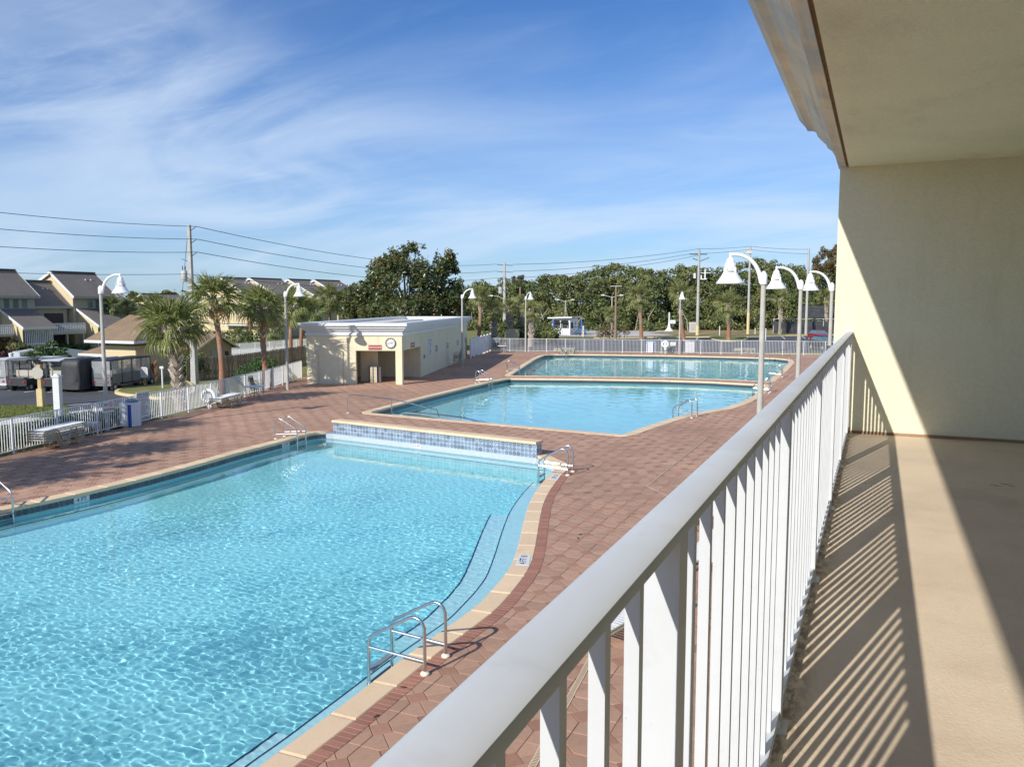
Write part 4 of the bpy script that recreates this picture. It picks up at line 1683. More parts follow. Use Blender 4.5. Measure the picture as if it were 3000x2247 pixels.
wall_sign('restroom_sign', 'red sign reading RESTROOMS over the front opening', HB + hu * -1.71 - hv * 0.003 + Vector((0, 0, 2.32)), hu, 0.80, 0.25, SIGNR, [('RESTROOMS', 0.15, 0, 0, LETTER_W)], frame=mat('pink_trim', (0.5, 0.2, 0.18), 0.6))
wall_sign('restroom_sign', 'small dull sign reading RESTROOMS over the side opening', HB + hv * 2.9 + hu * 0.003 + Vector((0, 0, 2.34)), hv, 1.0, 0.26, SIGNR, [('RESTROOMS', 0.16, 0, 0, LETTER_W)], frame=mat('tan_trim', (0.45, 0.33, 0.18), 0.6))
nb = wall_sign('notice_board', 'tall white notice board on the shaded side wall', HB + hv * 8.55 + hu * 0.003 + Vector((0, 0, 1.95)), hv, 1.1, 1.15, SIGNW, [('POOL RULES', 0.14, 0, 0.44, LETTER)])
for k in range(9):
    text(('no running or rough play', 'no glass in pool area', 'shower before entering', 'no food or drink', 'no pets', 'children with an adult')[k % 6], 0.07, LETTER, nb, (0, 0.28 - 0.1 * k, 0.022), (0, 0, 0))
for i, (y, lb) in enumerate(((10.8, 'first'), (15.4, 'second'), (20.1, 'third'), (24.4, 'fourth'))):
    p = HB + hv * y + hu * 0.002 + Vector((0, 0, 1.70))
    t = thing('wall_vent', f'white framed louvre opening, {lb} from the corner on the shaded side wall', 'vent', p, HA, 'framed openings on the side wall')
    MB().box(0, 0.03, -0.40, 0.40, -0.33, 0.33).build('frame', WHITE, t)
    for k in range(5):
        MB().box(0.031, 0.05, -0.30, 0.30, -0.25 + 0.1 * k, -0.18 + 0.1 * k).build('louvre', mat('vent_grey', (0.25, 0.25, 0.22), 0.7), t)
p = HB + hv * 6.4 + hu * 0.002 + Vector((0, 0, 1.35))
tag(MB().box(0, 0.05, -0.12, 0.12, -0.12, 0.12).build('switch_box', mat('vent_grey', (0.25, 0.25, 0.22), 0.7)), 'small dark switch box beside the side opening', 'switch').location = p
# outdoor showers
for x, lb in ((-5.38, 'thin steel shower pipe near the left corner of the restroom front'), (-3.77, 'thin steel shower pipe nearer the restroom opening')):
    o = HB + hu * x - hv * 0.06
    t = thing('outdoor_shower', lb, 'shower', o, HA)
    MB().tube(catmull([(0, 0, 0.02), (0, 0, 1.9), (-0.03, -0.03, 2.04), (-0.09, -0.08, 2.06), (-0.12, -0.12, 2.0)], 4), 0.022, 8).build('pipe', STEEL, t, smooth=True)
    MB().lathe([(0.05, 1.93), (0.05, 1.96), (0.015, 2.0)], 10, (-0.12, -0.12, 0)).build('shower_head', STEEL, t)
    MB().box(-0.03, 0.03, -0.01, 0.03, 1.1, 1.16).build('valve', STEEL, t)

# ================================================================ slatted litter bins
def litter_bin(loc, label, rz=0.0, r=0.42, h=0.98, dark=False):
    t = thing('litter_bin', label, 'bin', (loc[0], loc[1], 0), rz)
    MB().lathe([(r - 0.05, 0.03), (r - 0.05, h - 0.04)], 6).build('liner', BLACK, t)
    n = 6
    cols_ = ['w', 'w', 'b', 'w', 'w', 'w']
    for s in range(n):
        a0, a1 = 2 * math.pi * s / n, 2 * math.pi * (s + 1) / n
        p0, p1 = Vector((math.cos(a0) * r, math.sin(a0) * r, 0)), Vector((math.cos(a1) * r, math.sin(a1) * r, 0))
        for k in range(6):
            c = p0.lerp(p1, (k + 0.5) / 6)
            wv = (p1 - p0).length / 6 - 0.010
            m = Matrix.Translation(c) @ Matrix.Rotation(math.atan2((p1 - p0).y, (p1 - p0).x), 4, 'Z')
            key = (s * 6 + k) % 9
            mt = BLUEP if key in (2, 3) else (LBLUE if (key == 5 and dark) else STRAP)
            if dark:
                mt = (mat('beige_slat', (0.60, 0.53, 0.36), 0.6), mat('navy_slat', (0.03, 0.05, 0.12), 0.6))[1 if key in (3, 4, 8) else 0]
            MB().box(-wv / 2, wv / 2, -0.012, 0.012, 0.02, h, m).build('slat', mt, t)
    MB().lathe([(r + 0.015, h - 0.05), (r + 0.02, h), (r - 0.06, h + 0.012)], 6).build('top_ring', STRAP if not dark else DARKSTEEL, t)
    if not dark:
        MB().lathe([(r * 0.72, h + 0.01), (r * 0.70, h + 0.07), (r * 0.55, h + 0.13), (r * 0.3, h + 0.16), (0, h + 0.165)], 16).build('domed_lid', mat('slate_blue_lid', (0.14, 0.20, 0.27), 0.5), t, smooth=True)
    return t


litter_bin(G(385, 1248), 'blue and white slatted litter bin with domed lid by the left fence', R(12))
q = HB + hu * -2.1 + hv * 1.35
litter_bin(q, 'beige and navy slatted litter bin inside the restroom porch', HA, 0.42, 1.05, True)
litter_bin(G(1908, 1034), 'white and blue slatted litter bin against the far fence', R(12), 0.50, 1.15)

# ================================================================ stacked sun loungers
LOUNGE = []


def lounger(parent_loc, rz, z, label, group, lean=0.0):
    if not LOUNGE:
        t = thing('sun_lounger', label, 'sun lounger', (0, 0, 0), 0, group)
        for s in (-1, 1):
            y = 0.31 * s
            pr = [(-0.02, 0.32), (0.55, 0.33), (0.66, 0.30), (0.82, 0.05), (0.90, 0.02), (1.10, 0.02), (1.17, 0.05), (1.30, 0.29), (1.36, 0.31), (1.50, 0.31), (1.56, 0.28), (1.66, 0.07), (1.73, 0.03), (1.93, 0.04), (1.99, 0.10), (2.06, 0.36)]
            MB().tube(catmull([(x, y, zz_) for x, zz_ in pr], 2), 0.022, 6).build('side_frame', TUBEB, t, smooth=True)
            MB().tube([(0.0, y * 0.97, 0.36), (2.06, y * 0.97, 0.40)], 0.015, 6).build('bed_rail', TUBEB, t, smooth=True)
        b = MB()
        for k in range(26):
            x = 0.03 + k * 0.079
            b.box(x, x + 0.055, -0.30, 0.30, 0.372 + 0.0195 * x, 0.378 + 0.0195 * x)
        b.build('straps', STRAP, t)['kind'] = 'stuff'
        for x in (1.0, 1.83):
            MB().tube([(x, -0.31, 0.025), (x, 0.31, 0.025)], 0.014, 6).build('foot_bar', TUBEB, t, smooth=True)
        LOUNGE.append(t)
        o = t
    else:
        o = copy_tree(LOUNGE[0], None, label, group)
    o.location = (parent_loc[0], parent_loc[1], z)
    o.rotation_euler = (0, 0, rz)
    return o


def lounge_stack(a, c, n, where, dz=0.085, jit=0.03, extra=''):
    a, c = Vector(a), Vector(c)
    d = (c - a)
    rz = math.atan2(d.y, d.x)
    for i in range(n):
        pos = {0: 'bottom', n - 1: 'topmost'}.get(i, ('second', 'third', 'fourth', 'fifth')[i - 1] + ' from the bottom')
        lounger((a.x + random.uniform(-jit, jit), a.y + random.uniform(-jit, jit), 0), rz + random.uniform(-0.02, 0.02), 0.005 + i * dz, f'strap lounger, {pos} of the stack {where}', 'stacked sun loungers ' + where)


def fence_dir(pts, y):
    for a, c in zip(pts, pts[1:]):
        if a[1] <= y <= c[1]:
            d = Vector((c[0] - a[0], c[1] - a[1], 0)).normalized()
            k = (y - a[1]) / (c[1] - a[1])
            return Vector((a[0] + (c[0] - a[0]) * k, y, 0)), d
    return Vector((*pts[0], 0)), Vector((0, 1, 0))


p, d = fence_dir(FENCE_L, 18.6)
off = Vector((d.y, -d.x, 0))
s0 = p + off * 0.55
lounge_stack(s0, s0 + d, 5, 'by the left fence at picture edge')
p, d = fence_dir(FENCE_L, 29.6)
off = Vector((d.y, -d.x, 0))
s0 = p + off * 0.75
lounge_stack(s0, s0 + d, 3, 'by the fence beside the life ring')
for x, lb in ((1660, 'against the far fence, left one'), (2187, 'against the far fence, right one')):
    q = G(x, 1037)
    lounge_stack((q.x - 1.2, q.y - 0.3, 0), (q.x, q.y - 0.1, 0), 3, lb)


# ---- loungers on the deck right below the balcony
for i, (px, py, dx, dy, lb) in enumerate(((1712, 1905, 0.30, 1.0, 'first'), (2032, 1700, 0.05, 1.0, 'second'), (2030, 1560, 0.05, 1.0, 'third'))):
    q = G(px, py)
    lounger((q.x + 0.1, q.y, 0), math.atan2(dy, dx), 0.008, f'white strap lounger below the balcony, {lb} seen between the balusters', 'loungers below the balcony')


# ---- small strap stools stacked at the end of the first lounger stack
def stool(loc, z, label, group, rz=0.0):
    t = thing('strap_stool', label, 'stool', (loc[0], loc[1], z), rz, group)
    for s in (-1, 1):
        MB().tube(catmull([(-0.22, s * 0.24, 0.0), (-0.20, s * 0.22, 0.36), (-0.16, s * 0.22, 0.42), (0.16, s * 0.22, 0.42), (0.20, s * 0.22, 0.36), (0.22, s * 0.24, 0.0)], 3), 0.014, 6).build('leg_frame', TUBEB, t, smooth=True)
    b = MB()
    for k in range(5):
        b.box(-0.19 + k * 0.08, -0.13 + k * 0.08, -0.23, 0.23, 0.43, 0.437)
    b.build('straps', STRAP, t)['kind'] = 'stuff'
    return t


p, d = fence_dir(FENCE_L, 21.45)
off = Vector((d.y, -d.x, 0))
for i in range(3):
    stool(p + off * 0.45 + d * 0.02 * i, 0.006 + 0.075 * i, f'white strap footstool, {("bottom", "middle", "topmost")[i]} of three stacked at the end of the lounger pile', 'footstools by the left fence', math.atan2(d.y, d.x))


# ---- chairs and tables
def deck_chair(loc, z, rz, label, group):
    t = thing('strap_chair', label, 'chair', (loc[0], loc[1], z), rz, group)
    for s in (-1, 1):
        y = 0.27 * s
        MB().tube(catmull([(0.28, y, 0.0), (0.25, y, 0.40), (0.27, y, 0.60), (0.20, y, 0.64), (-0.20, y, 0.62), (-0.27, y, 0.02)], 3), 0.014, 6).build('arm_frame', TUBEB, t, smooth=True)
        MB().tube([(0.24, y * 0.9, 0.40), (-0.20, y * 0.9, 0.36), (-0.36, y * 0.9, 0.92)], 0.014, 6).build('back_frame', TUBEB, t, smooth=True)
    b = MB()
    for k in range(6):
        x = -0.16 + 0.07 * k
        b.box(x, x + 0.05, -0.25, 0.25, 0.388, 0.394)
    b.build('seat_straps', STRAP, t)['kind'] = 'stuff'
    b = MB()
    for k in range(7):
        q = k / 7
        b.box(-0.215 - 0.155 * q, -0.205 - 0.155 * q, -0.25, 0.25, 0.42 + 0.52 * q, 0.47 + 0.52 * q)
    b.build('back_straps', mat('navy_strap', (0.06, 0.08, 0.12), 0.5, 0.1), t)['kind'] = 'stuff'
    return t


def round_table(loc, label, r=0.55, h=0.70):
    t = thing('patio_table', label, 'table', (loc[0], loc[1], 0))
    MB().lathe([(r - 0.02, h - 0.03), (r, h - 0.015), (r, h), (r - 0.02, h + 0.012), (0, h + 0.014)], 24).build('table_top', STRAP, t, smooth=True)
    for k in range(4):
        a = R(45 + 90 * k)
        MB().tube(catmull([(math.cos(a) * 0.15, math.sin(a) * 0.15, h - 0.03), (math.cos(a) * 0.13, math.sin(a) * 0.13, 0.35), (math.cos(a) * 0.38, math.sin(a) * 0.38, 0.0)], 4), 0.017, 6).build('leg', TUBEB, t, smooth=True)
    MB().lathe([(0.13, 0.33), (0.13, 0.36)], 12).build('brace_ring', TUBEB, t)
    return t


p, d = fence_dir(FENCE_L, 33.6)
off = Vector((d.y, -d.x, 0))
round_table(p + off * 0.95, 'round white patio table by the left fence')
p2, d = fence_dir(FENCE_L, 34.9)
for i in range(3):
    deck_chair(p2 + off * 0.55, 0.004 + 0.10 * i, math.atan2(d.y, d.x) - R(95), f'navy strap chair, {("bottom", "middle", "topmost")[i]} of three stacked beside the patio table', 'chairs stacked by the left fence')
q = HB + hv * 15.6 + hu * 0.75
for i in range(5):
    deck_chair(q, 0.004 + 0.11 * i, HA + R(180), f'white chair, {("lowest", "second", "middle", "fourth", "topmost")[i]} of the pile against the restroom side wall', 'chairs piled by the restroom wall')
stool(HB + hv * 13.2 + hu * 0.7, 0.004, 'single beige stool beside the chair pile at the restroom wall', 'stool by the restroom wall', HA)
q = vb + Vector((0.9, -0.5, 0))
for i in range(6):
    deck_chair(q, 0.004 + 0.12 * i, R(-100), f'white chair, number {("one", "two", "three", "four", "five", "six")[i]} from the ground in the corner pile by the vinyl fence', 'chairs piled in the far corner')
round_table(G(1480, 1032) + Vector((0, -0.6, 0)), 'round white patio table in the far corner by the vinyl fence')


# ---- life rings
def life_ring(loc, facing, label, post=True, z=1.0):
    f = Vector(facing).normalized()
    t = thing('life_ring', label, 'life ring', (loc[0], loc[1], 0), math.atan2(f.y, f.x))
    b = MB()
    n, m = 24, 10
    vs, fs = [], []
    for i in range(n):
        a = 2 * math.pi * i / n
        for k in range(m):
            q = 2 * math.pi * k / m
            rr = 0.28 + 0.085 * math.cos(q)
            vs.append((0.06 * math.sin(q) + 0.08, rr * math.cos(a), z + rr * math.sin(a)))
    for i in range(n):
        for k in range(m):
            fs.append((i * m + k, ((i + 1) % n) * m + k, ((i + 1) % n) * m + (k + 1) % m, i * m + (k + 1) % m))
    b.add(vs, fs)
    b.build('ring', STRAP, t, smooth='all')
    MB().box(0.0, 0.04, -0.10, 0.10, z - 0.55, z + 0.30).build('bracket', STRAP, t)
    if post:
        MB().box(-0.03, 0.03, -0.03, 0.03, 0.0, z + 0.25).build('post', WHITE, t)
    return t


p, d = fence_dir(FENCE_L, 29.9)
off = Vector((d.y, -d.x, 0))
life_ring(p + off * 0.25, (0.5, -0.85, 0), 'white life ring on a post by the left fence', True, 0.62)
q = G(1950, 1037)
life_ring(q + Vector((0, -0.2, 0)), (0.2, -1, 0), 'white life ring hanging on the far fence', True, 1.0)

# ---- signs on the fences
p, d = fence_dir(FENCE_L, 23.0)
off = Vector((d.y, -d.x, 0))
t = wall_sign('no_smoking_sign', 'white NO SMOKING sign with red symbol on the left fence', p + off * 0.04 + Vector((0, 0, 0.98)), d, 0.62, 0.44, SIGNW, [('NO', 0.17, -0.14, 0.09, LETTER), ('SMOKING', 0.14, 0, -0.11, LETTER)])
b = MB()
for k in range(20):
    a0, a1 = 2 * math.pi * k / 20, 2 * math.pi * (k + 1) / 20
    b.add([(0.13 + r_ * math.cos(a), 0.09 + r_ * math.sin(a), 0.024) for r_, a in ((0.10, a0), (0.10, a1), (0.075, a1), (0.075, a0))], [(0, 1, 2, 3)])
b.box(-0.085, 0.085, -0.012, 0.012, 0.0235, 0.0255, Matrix.Translation((0.13, 0.09, 0)) @ Matrix.Rotation(R(-45), 4, 'Z'))
b.build('prohibition_symbol', mat('sign_red', (0.55, 0.04, 0.04), 0.5), t)
p, d = fence_dir(FENCE_L, 25.15)
t = wall_sign('pool_rules_sign', 'tall white POOL RULES sign beside the slatted bin on the left fence', p + off * 0.045 + Vector((0, 0, 0.72)), d, 0.86, 1.25, SIGNW, [('POOL RULES', 0.145, 0, 0.50, LETTER), ('POOL HOURS  DAWN TO DUSK', 0.055, 0, 0.40, LETTER), ('NO DIVING', 0.16, 0, -0.52, LETTER)])
for k in range(9):
    text(('NO FOOD OR DRINK IN THE POOL', 'NO GLASS OR ANIMALS IN POOL AREA', 'SHOWER BEFORE ENTERING', 'NO LIFEGUARD ON DUTY')[k % 4], 0.042, LETTER, t, (-0.36, 0.30 - 0.08 * k, 0.022), (0, 0, 0), align='LEFT')
q = G(2022, 1036)
t = wall_sign('pool_rules_sign', 'tall white POOL RULES board on the far fence', q + Vector((0, -0.25, 0.72)), Vector((0.97, 0.24, 0)), 0.95, 1.2, SIGNW, [('POOL RULES', 0.16, 0, 0.48, LETTER), ('NO DIVING', 0.16, 0, -0.5, LETTER)])
for k in range(7):
    text('NO GLASS OR ANIMALS IN THE POOL AREA', 0.045, LETTER, t, (0, 0.3 - 0.1 * k, 0.022), (0, 0, 0))
q = G(1972, 1036)
wall_sign('no_smoking_sign', 'small white NO SMOKING sign on the far fence', q + Vector((0, -0.12, 0.98)), Vector((0.97, 0.24, 0)), 0.55, 0.38, SIGNW, [('NO', 0.13, 0, 0.09, LETTER), ('SMOKING', 0.11, 0, -0.08, LETTER)])
# ================================================================ parking and paths on the left
def sheet_px(name, pxs, z, m):
    return tag(fill_sheet(name, [[(G(x, y, z).x, G(x, y, z).y) for x, y in pxs]], z, m), kind='structure')


sheet_px('parking_lot', [(-420, 1112), (60, 1116), (190, 1112), (330, 1106), (352, 1143), (395, 1157), (440, 1160), (440, 1178), (205, 1205), (196, 1188), (114, 1187), (0, 1190), (-420, 1203)], -0.080, ASPH)
sheet_px('sidewalk', [(-200, 1222), (0, 1227), (190, 1208), (330, 1190), (330, 1200), (200, 1222), (0, 1246), (-200, 1262)], -0.076, CONC)
sheet_px('path', [(0, 1058), (40, 1066), (75, 1078), (50, 1080), (0, 1068)], -0.077, CONC)
sheet_px('path', [(220, 1036), (262, 1052), (262, 1060), (205, 1038)], -0.077, CONC)
sheet_px('drive', [(-60, 1076), (190, 1063), (300, 1052), (300, 1060), (190, 1072), (-60, 1086)], -0.078, CONC)
sheet_px('mulch_bed', [(-30, 1046), (95, 1040), (80, 1052), (30, 1056), (-30, 1058)], -0.0775, MULCH)
sheet_px('terrace', [(655, 1044), (905, 1020), (905, 1012), (655, 1026)], -0.075, CONC)
# painted bay lines
for x0, y0, x1, y1 in ((2, 1131, 62, 1128), (25, 1144, 80, 1138), (72, 1149, 118, 1142), (120, 1140, 180, 1133), (140, 1149, 190, 1144), (212, 1147, 270, 1139), (290, 1147, 345, 1138), (196, 1187, 290, 1180)):
    b = MB()
    b.bar(G(x0, y0, -0.075), G(x1, y1, -0.075), 0.14, 0.004)
    tag(b.build('bay_line', mat('road_paint', (0.62, 0.62, 0.60), 0.8, 0.25, 6)), kind='structure')
# kerbed island
isl = catmull([G(346, 1148, 0), G(362, 1140, 0), (G(400, 1135, 0)), G(470, 1128, 0), G(540, 1118, 0), G(560, 1150, 0), G(480, 1165, 0), G(420, 1160, 0), G(370, 1155, 0)], 4, closed=True)
if sum(isl[i].x * isl[(i + 1) % len(isl)].y - isl[(i + 1) % len(isl)].x * isl[i].y for i in range(len(isl))) < 0:
    isl = isl[::-1]
b = MB()
outr = offset_poly(isl, 0.18)
n = len(isl)
b.add([(p.x, p.y, 0.06) for p in isl] + [(p.x, p.y, 0.06) for p in outr] + [(p.x, p.y, -0.085) for p in outr], [(i, n + i, n + (i + 1) % n, (i + 1) % n) for i in range(n)] + [(n + i, 2 * n + i, 2 * n + (i + 1) % n, n + (i + 1) % n) for i in range(n)])
tag(b.build('yellow_kerb', YELLOWP), kind='structure')
tag(fill_sheet('island_lawn', [[(p.x, p.y) for p in isl]], 0.055, GRASSG), kind='structure')
b = MB()
b.bar(G(-60, 1114, 0), G(18, 1120, 0), 0.18, 0.16)
tag(b.build('yellow_kerb', YELLOWP), kind='structure')

# ---- stop sign seen from behind, white pillar, small signs
p = G(121, 1187)
t = thing('stop_sign', 'octagonal traffic sign seen from behind on a post with yellow base', 'sign', p, YAW)
TANP = mat('tan_wood_post', (0.52, 0.38, 0.18), 0.8, 0.12)
MB().box(-0.085, 0.085, -0.085, 0.085, 0.0, 2.02).build('post', TANP, t)
MB().box(-0.14, 0.14, -0.14, 0.14, -0.08, 0.82).build('base', YELLOWP, t)
b = MB()
b.prism([(-0.06 + 0.31 * math.cos(R(22.5 + 45 * k)), -0.11, 1.62 + 0.32 * math.sin(R(22.5 + 45 * k))) for k in range(8)], (0, 0.02, 0))
o = b.build('sign_plate', mat('sign_back', (0.46, 0.43, 0.36), 0.7, 0.08), t)
p = G(174, 1244)
t = thing('white_pillar', 'square white pillar standing behind the left fence', 'pillar', p, YAW)
MB().box(-0.13, 0.13, -0.13, 0.13, -0.08, 2.02).build('shaft', WHITE, t)
MB().box(-0.16, 0.16, -0.16, 0.16, 2.0, 2.06).build('cap', WHITE, t)
MB().lathe([(0.13, 2.061), (0.1, 2.12), (0, 2.16)], 12).build('cap_top', WHITE, t)
p = G(425, 1133)
t = thing('notice_post', 'small white notice on a wooden post on the kerbed island', 'sign', p, YAW)
MB().box(-0.06, 0.06, -0.05, 0.05, 0, 1.0).build('post', WOODPOLE, t)
b = MB()
b.prism([(-0.22, -0.06, 0.58), (0.22, -0.06, 0.58), (0.22, -0.06, 1.12), (0.14, -0.06, 1.2), (-0.14, -0.06, 1.2), (-0.22, -0.06, 1.12)], (0, 0.02, 0))
b.build('panel', SIGNW, t)
for k in range(5):
    text(('VISITOR', 'PARKING', 'PERMIT', 'REQUIRED', 'TOW ZONE')[k], 0.085, LETTER, t, (0, -0.063, 1.1 - 0.11 * k), (R(90), 0, 0))
p = G(477, 1139)
t = thing('camera_post', 'thin white post with a small box on the kerbed island', 'post', p, YAW)
MB().tube([(0, 0, 0), (0, 0, 1.28)], 0.05, 10).build('post', WHITE, t, smooth=True)
MB().box(-0.12, 0.10, -0.06, 0.06, 1.2, 1.34).build('box', WHITE, t)
p = G(35, 1080)
t = thing('white_bollard', 'short white bollard in the lawn behind the parked carts', 'bollard', p)
MB().lathe([(0.16, -0.05), (0.16, 1.1), (0.18, 1.12), (0.18, 1.2), (0.0, 1.26)], 12).build('shaft', WHITE, t)


# ================================================================ golf carts
CLEARV = mat('clear_vinyl', (0.50, 0.53, 0.55), 0.12, 0.15, 3, spec=0.8)
_n, _l = CLEARV.node_tree.nodes, CLEARV.node_tree.links
_tr = _n.new('ShaderNodeBsdfTransparent')
_ms = _n.new('ShaderNodeMixShader')
_ms.inputs[0].default_value = 0.38
_l.new(_tr.outputs[0], _ms.inputs[1])
_l.new(_n['Principled BSDF'].outputs[0], _ms.inputs[2])
_l.new(_ms.outputs[0], _n['Material Output'].inputs[0])
BAGW = mat('white_cart_body', (0.62, 0.63, 0.62), 0.4, 0.05)
BAGB = mat('dark_cart_body', (0.045, 0.045, 0.05), 0.35, 0.1)


def cart(loc, rz, label, body, roof, length=2.5, seats=1, cover=None, windows=None, roofh=1.78):
    t = thing('golf_cart', label, 'golf cart', (loc[0], loc[1], -0.08), rz, 'golf carts parked beyond the fence')
    L, W = length, 1.2
    hl = L / 2
    b = MB()
    b.prism([(-hl, -W / 2, 0.32), (-hl, -W / 2, 0.72), (-hl + 0.75, -W / 2, 0.74), (-hl + 0.85, -W / 2, 0.36), (hl - 0.75, -W / 2, 0.34), (hl - 0.62, -W / 2, 0.86), (hl - 0.30, -W / 2, 0.86), (hl, -W / 2, 0.55), (hl + 0.02, -W / 2, 0.30)], (0, W, 0))
    b.build('body', body, t)
    for sx in (-hl + 0.35, hl - 0.35):
        for sy in (-1, 1):
            w_ = MB()
            w_.lathe([(0.15, -0.09), (0.235, -0.08), (0.245, -0.04), (0.245, 0.04), (0.235, 0.08), (0.15, 0.09)], 18)
            w_.v = [(v[0], v[2], v[1]) for v in w_.v]
            w_.f = [f[::-1] for f in w_.f]
            o_ = w_.build('wheel', RUBBER, t, smooth=True)
            o_.location = (sx, sy * (W / 2 - 0.06), 0.245)
            r_ = MB()
            r_.lathe([(0.0, 0.10), (0.06, 0.102), (0.13, 0.085), (0.155, 0.093)], 10, cap=False)
            r_.v = [(v[0], sy * v[2], v[1]) for v in r_.v]
            r_.build('rim', mat('alloy_rim', (0.42, 0.42, 0.42), 0.35, 0.05), o_)
    for i in range(seats):
        x = -hl + 0.95 + 0.85 * i
        MB().box(x - 0.28, x + 0.28, -0.52, 0.52, 0.72, 0.84).build('seat', mat('cart_seat', (0.45, 0.42, 0.36), 0.6, 0.06), t)
        MB().box(x - 0.34, x - 0.24, -0.52, 0.52, 0.84, 1.2).build('backrest', MATS['cart_seat'], t)
    MB().box(-hl - 0.02, -hl + 0.45, -0.45, 0.45, 0.74, 0.80).build('rear_rack', DARKSTEEL, t)
    for sx in (-hl + 0.3, hl - 0.55):
        for sy in (-0.52, 0.52):
            b = MB()
            b.bar((sx, sy, 0.7), (sx + (0.0 if sx < 0 else -0.22), sy, roofh), 0.035)
            b.build('roof_post', DARKSTEEL, t)
    b = MB()
    b.prism([(-hl + 0.05, -0.62, roofh), (-hl + 0.02, -0.62, roofh + 0.05), (-hl + 0.25, -0.62, roofh + 0.09), (hl - 0.5, -0.62, roofh + 0.09), (hl - 0.28, -0.62, roofh + 0.04), (hl - 0.30, -0.62, roofh)], (0, 1.24, 0))
    b.build('roof', roof, t)
    if cover is not None:
        for sy in (-1, 1):
            n_ = max(2, seats + 1)
            for i in range(n_):
                x0 = -hl + 0.1 + (L - 0.55) * i / n_
                x1 = -hl + 0.1 + (L - 0.55) * (i + 1) / n_
                MB().box(x0 + 0.02, x1 - 0.02, sy * 0.615 - 0.008, sy * 0.615 + 0.008, 0.45, 1.02).build('side_panel', cover, t)
                MB().box(x0 + 0.03, x1 - 0.03, sy * 0.612 - 0.006, sy * 0.612 + 0.006, 1.03, roofh - 0.01).build('clear_panel', windows or CLEARV, t)
                MB().box(x1 - 0.03, x1 + 0.03, sy * 0.62 - 0.012, sy * 0.62 + 0.012, 0.45, roofh).build('panel_edging', BLACK, t)
        MB().box(-hl - 0.02, -hl + 0.0, -0.6, 0.6, 0.45, 1.02).build('rear_panel', cover, t)
        MB().box(-hl - 0.015, -hl + 0.0, -0.58, 0.58, 1.03, roofh - 0.01).build('rear_window', windows or CLEARV, t)
    MB().box(hl - 0.62, hl - 0.60, -0.55, 0.55, 0.88, roofh - 0.01, Matrix.Translation((0, 0, 0))).build('windscreen', CLEARV, t)
    for sy in (-0.42, 0.42):
        MB().box(-hl - 0.03, -hl - 0.001, sy - 0.07, sy + 0.07, 0.50, 0.60).build('tail_light', mat('red_lens', (0.35, 0.02, 0.02), 0.3), t)
    return t


pa, pb = G(331, 1138), G(401, 1127)
dl = (pb - pa).normalized()
rzc = math.atan2(dl.y, dl.x)
cart((pa + pb) / 2, rzc, 'long grey enclosed golf cart with three rows of seats beside the lamp pole', GREY, BLACK, 4.3, 3, GREY)
q = G(246, 1140)
t = thing('covered_cart', 'golf cart wrapped in a black fabric cover between the pillar and the lamp pole', 'golf cart', (q.x, q.y, -0.08), rzc)
def lumpy_cover(m, w0, L, h, seed):
    b = MB()
    rnd = random.Random(seed)
    rings = 9
    nseg = 28
    vs = []
    for j in range(rings):
        f = j / (rings - 1)
        z = 0.18 + (h - 0.18) * f
        for k in range(nseg):
            a = 2 * math.pi * k / nseg
            ca, sa = math.cos(a), math.sin(a)
            e = 0.28
            rx_ = (abs(ca) ** e) * math.copysign(1, ca) * L / 2
            ry_ = (abs(sa) ** e) * math.copysign(1, sa) * w0 / 2
            fold = 1 + 0.05 * math.sin(k * 3.3 + j * 0.7) * (1 - f) + rnd.uniform(-0.015, 0.015)
            taper = 1 - 0.06 * f if j < rings - 1 else 0.82
            vs.append((rx_ * fold * taper, ry_ * fold * taper, z + rnd.uniform(-0.02, 0.02)))
    fs = [(j * nseg + k, j * nseg + (k + 1) % nseg, (j + 1) * nseg + (k + 1) % nseg, (j + 1) * nseg + k) for j in range(rings - 1) for k in range(nseg)]
    fs.append(tuple(range((rings - 1) * nseg, rings * nseg)))
    b.add(vs, fs)
    return b


lumpy_cover(None, 1.35, 2.4, 1.92, 4).build('fabric_cover', mat('black_cover_fabric', (0.032, 0.033, 0.036), 0.6, 0.15, 4, bump=0.4, bscale=6, bdist=0.04), t, smooth='all')
for sx in (-0.8, 0.8):
    for sy in (-0.5, 0.5):
        o = MB().lathe([(0.2, -0.08), (0.22, 0), (0.2, 0.08)], 14)
        o.v = [(v[0], v[2], v[1]) for v in o.v]
        w_ = o.build('wheel', RUBBER, t)
        w_.location = (sx, sy, 0.22)
for (x, y, lb, bd, rf, cv, wi) in ((40, 1134, 'white golf cart with clear plastic rain cover at the left edge', BAGW, BAGW, CLEARV, CLEARV), (98, 1136, 'dark golf cart with rear seat parked second from the left', BAGB, GREY, None, None), (142, 1131, 'dark golf cart partly behind the octagonal sign', BAGB, BAGW, None, None), (196, 1138, 'golf cart with cream seats just right of the white pillar', BAGB, BAGW, None, None), (296, 1131, 'white golf cart with bluish windows half behind the lamp pole', BAGW, BAGW, BAGW, mat('blue_vinyl', (0.16, 0.21, 0.32), 0.2, 0.1))):
    cart(G(x, y), rzc + random.uniform(-0.06, 0.06), lb, bd, rf, 2.6, 1, cv, wi)
# boat on a trailer, silver, behind the carts
q = G(165, 1072)
t = thing('covered_boat', 'silver covered boat on the drive behind the small tree', 'boat', q, R(70))
b = MB()
b.prism([(-2.6, 0, 0.5), (-2.6, 0, 1.2), (-0.6, 0, 1.45), (0.3, 0, 1.5), (2.6, 0, 1.1), (3.0, 0, 0.9), (2.2, 0, 0.5)], (0, 1.9, 0))
b.build('hull', mat('silver_cover', (0.45, 0.48, 0.50), 0.4, 0.06), t)
MB().box(-1.5, 1.5, 0.3, 1.6, 0.0, 0.5).build('trailer', DARKSTEEL, t)


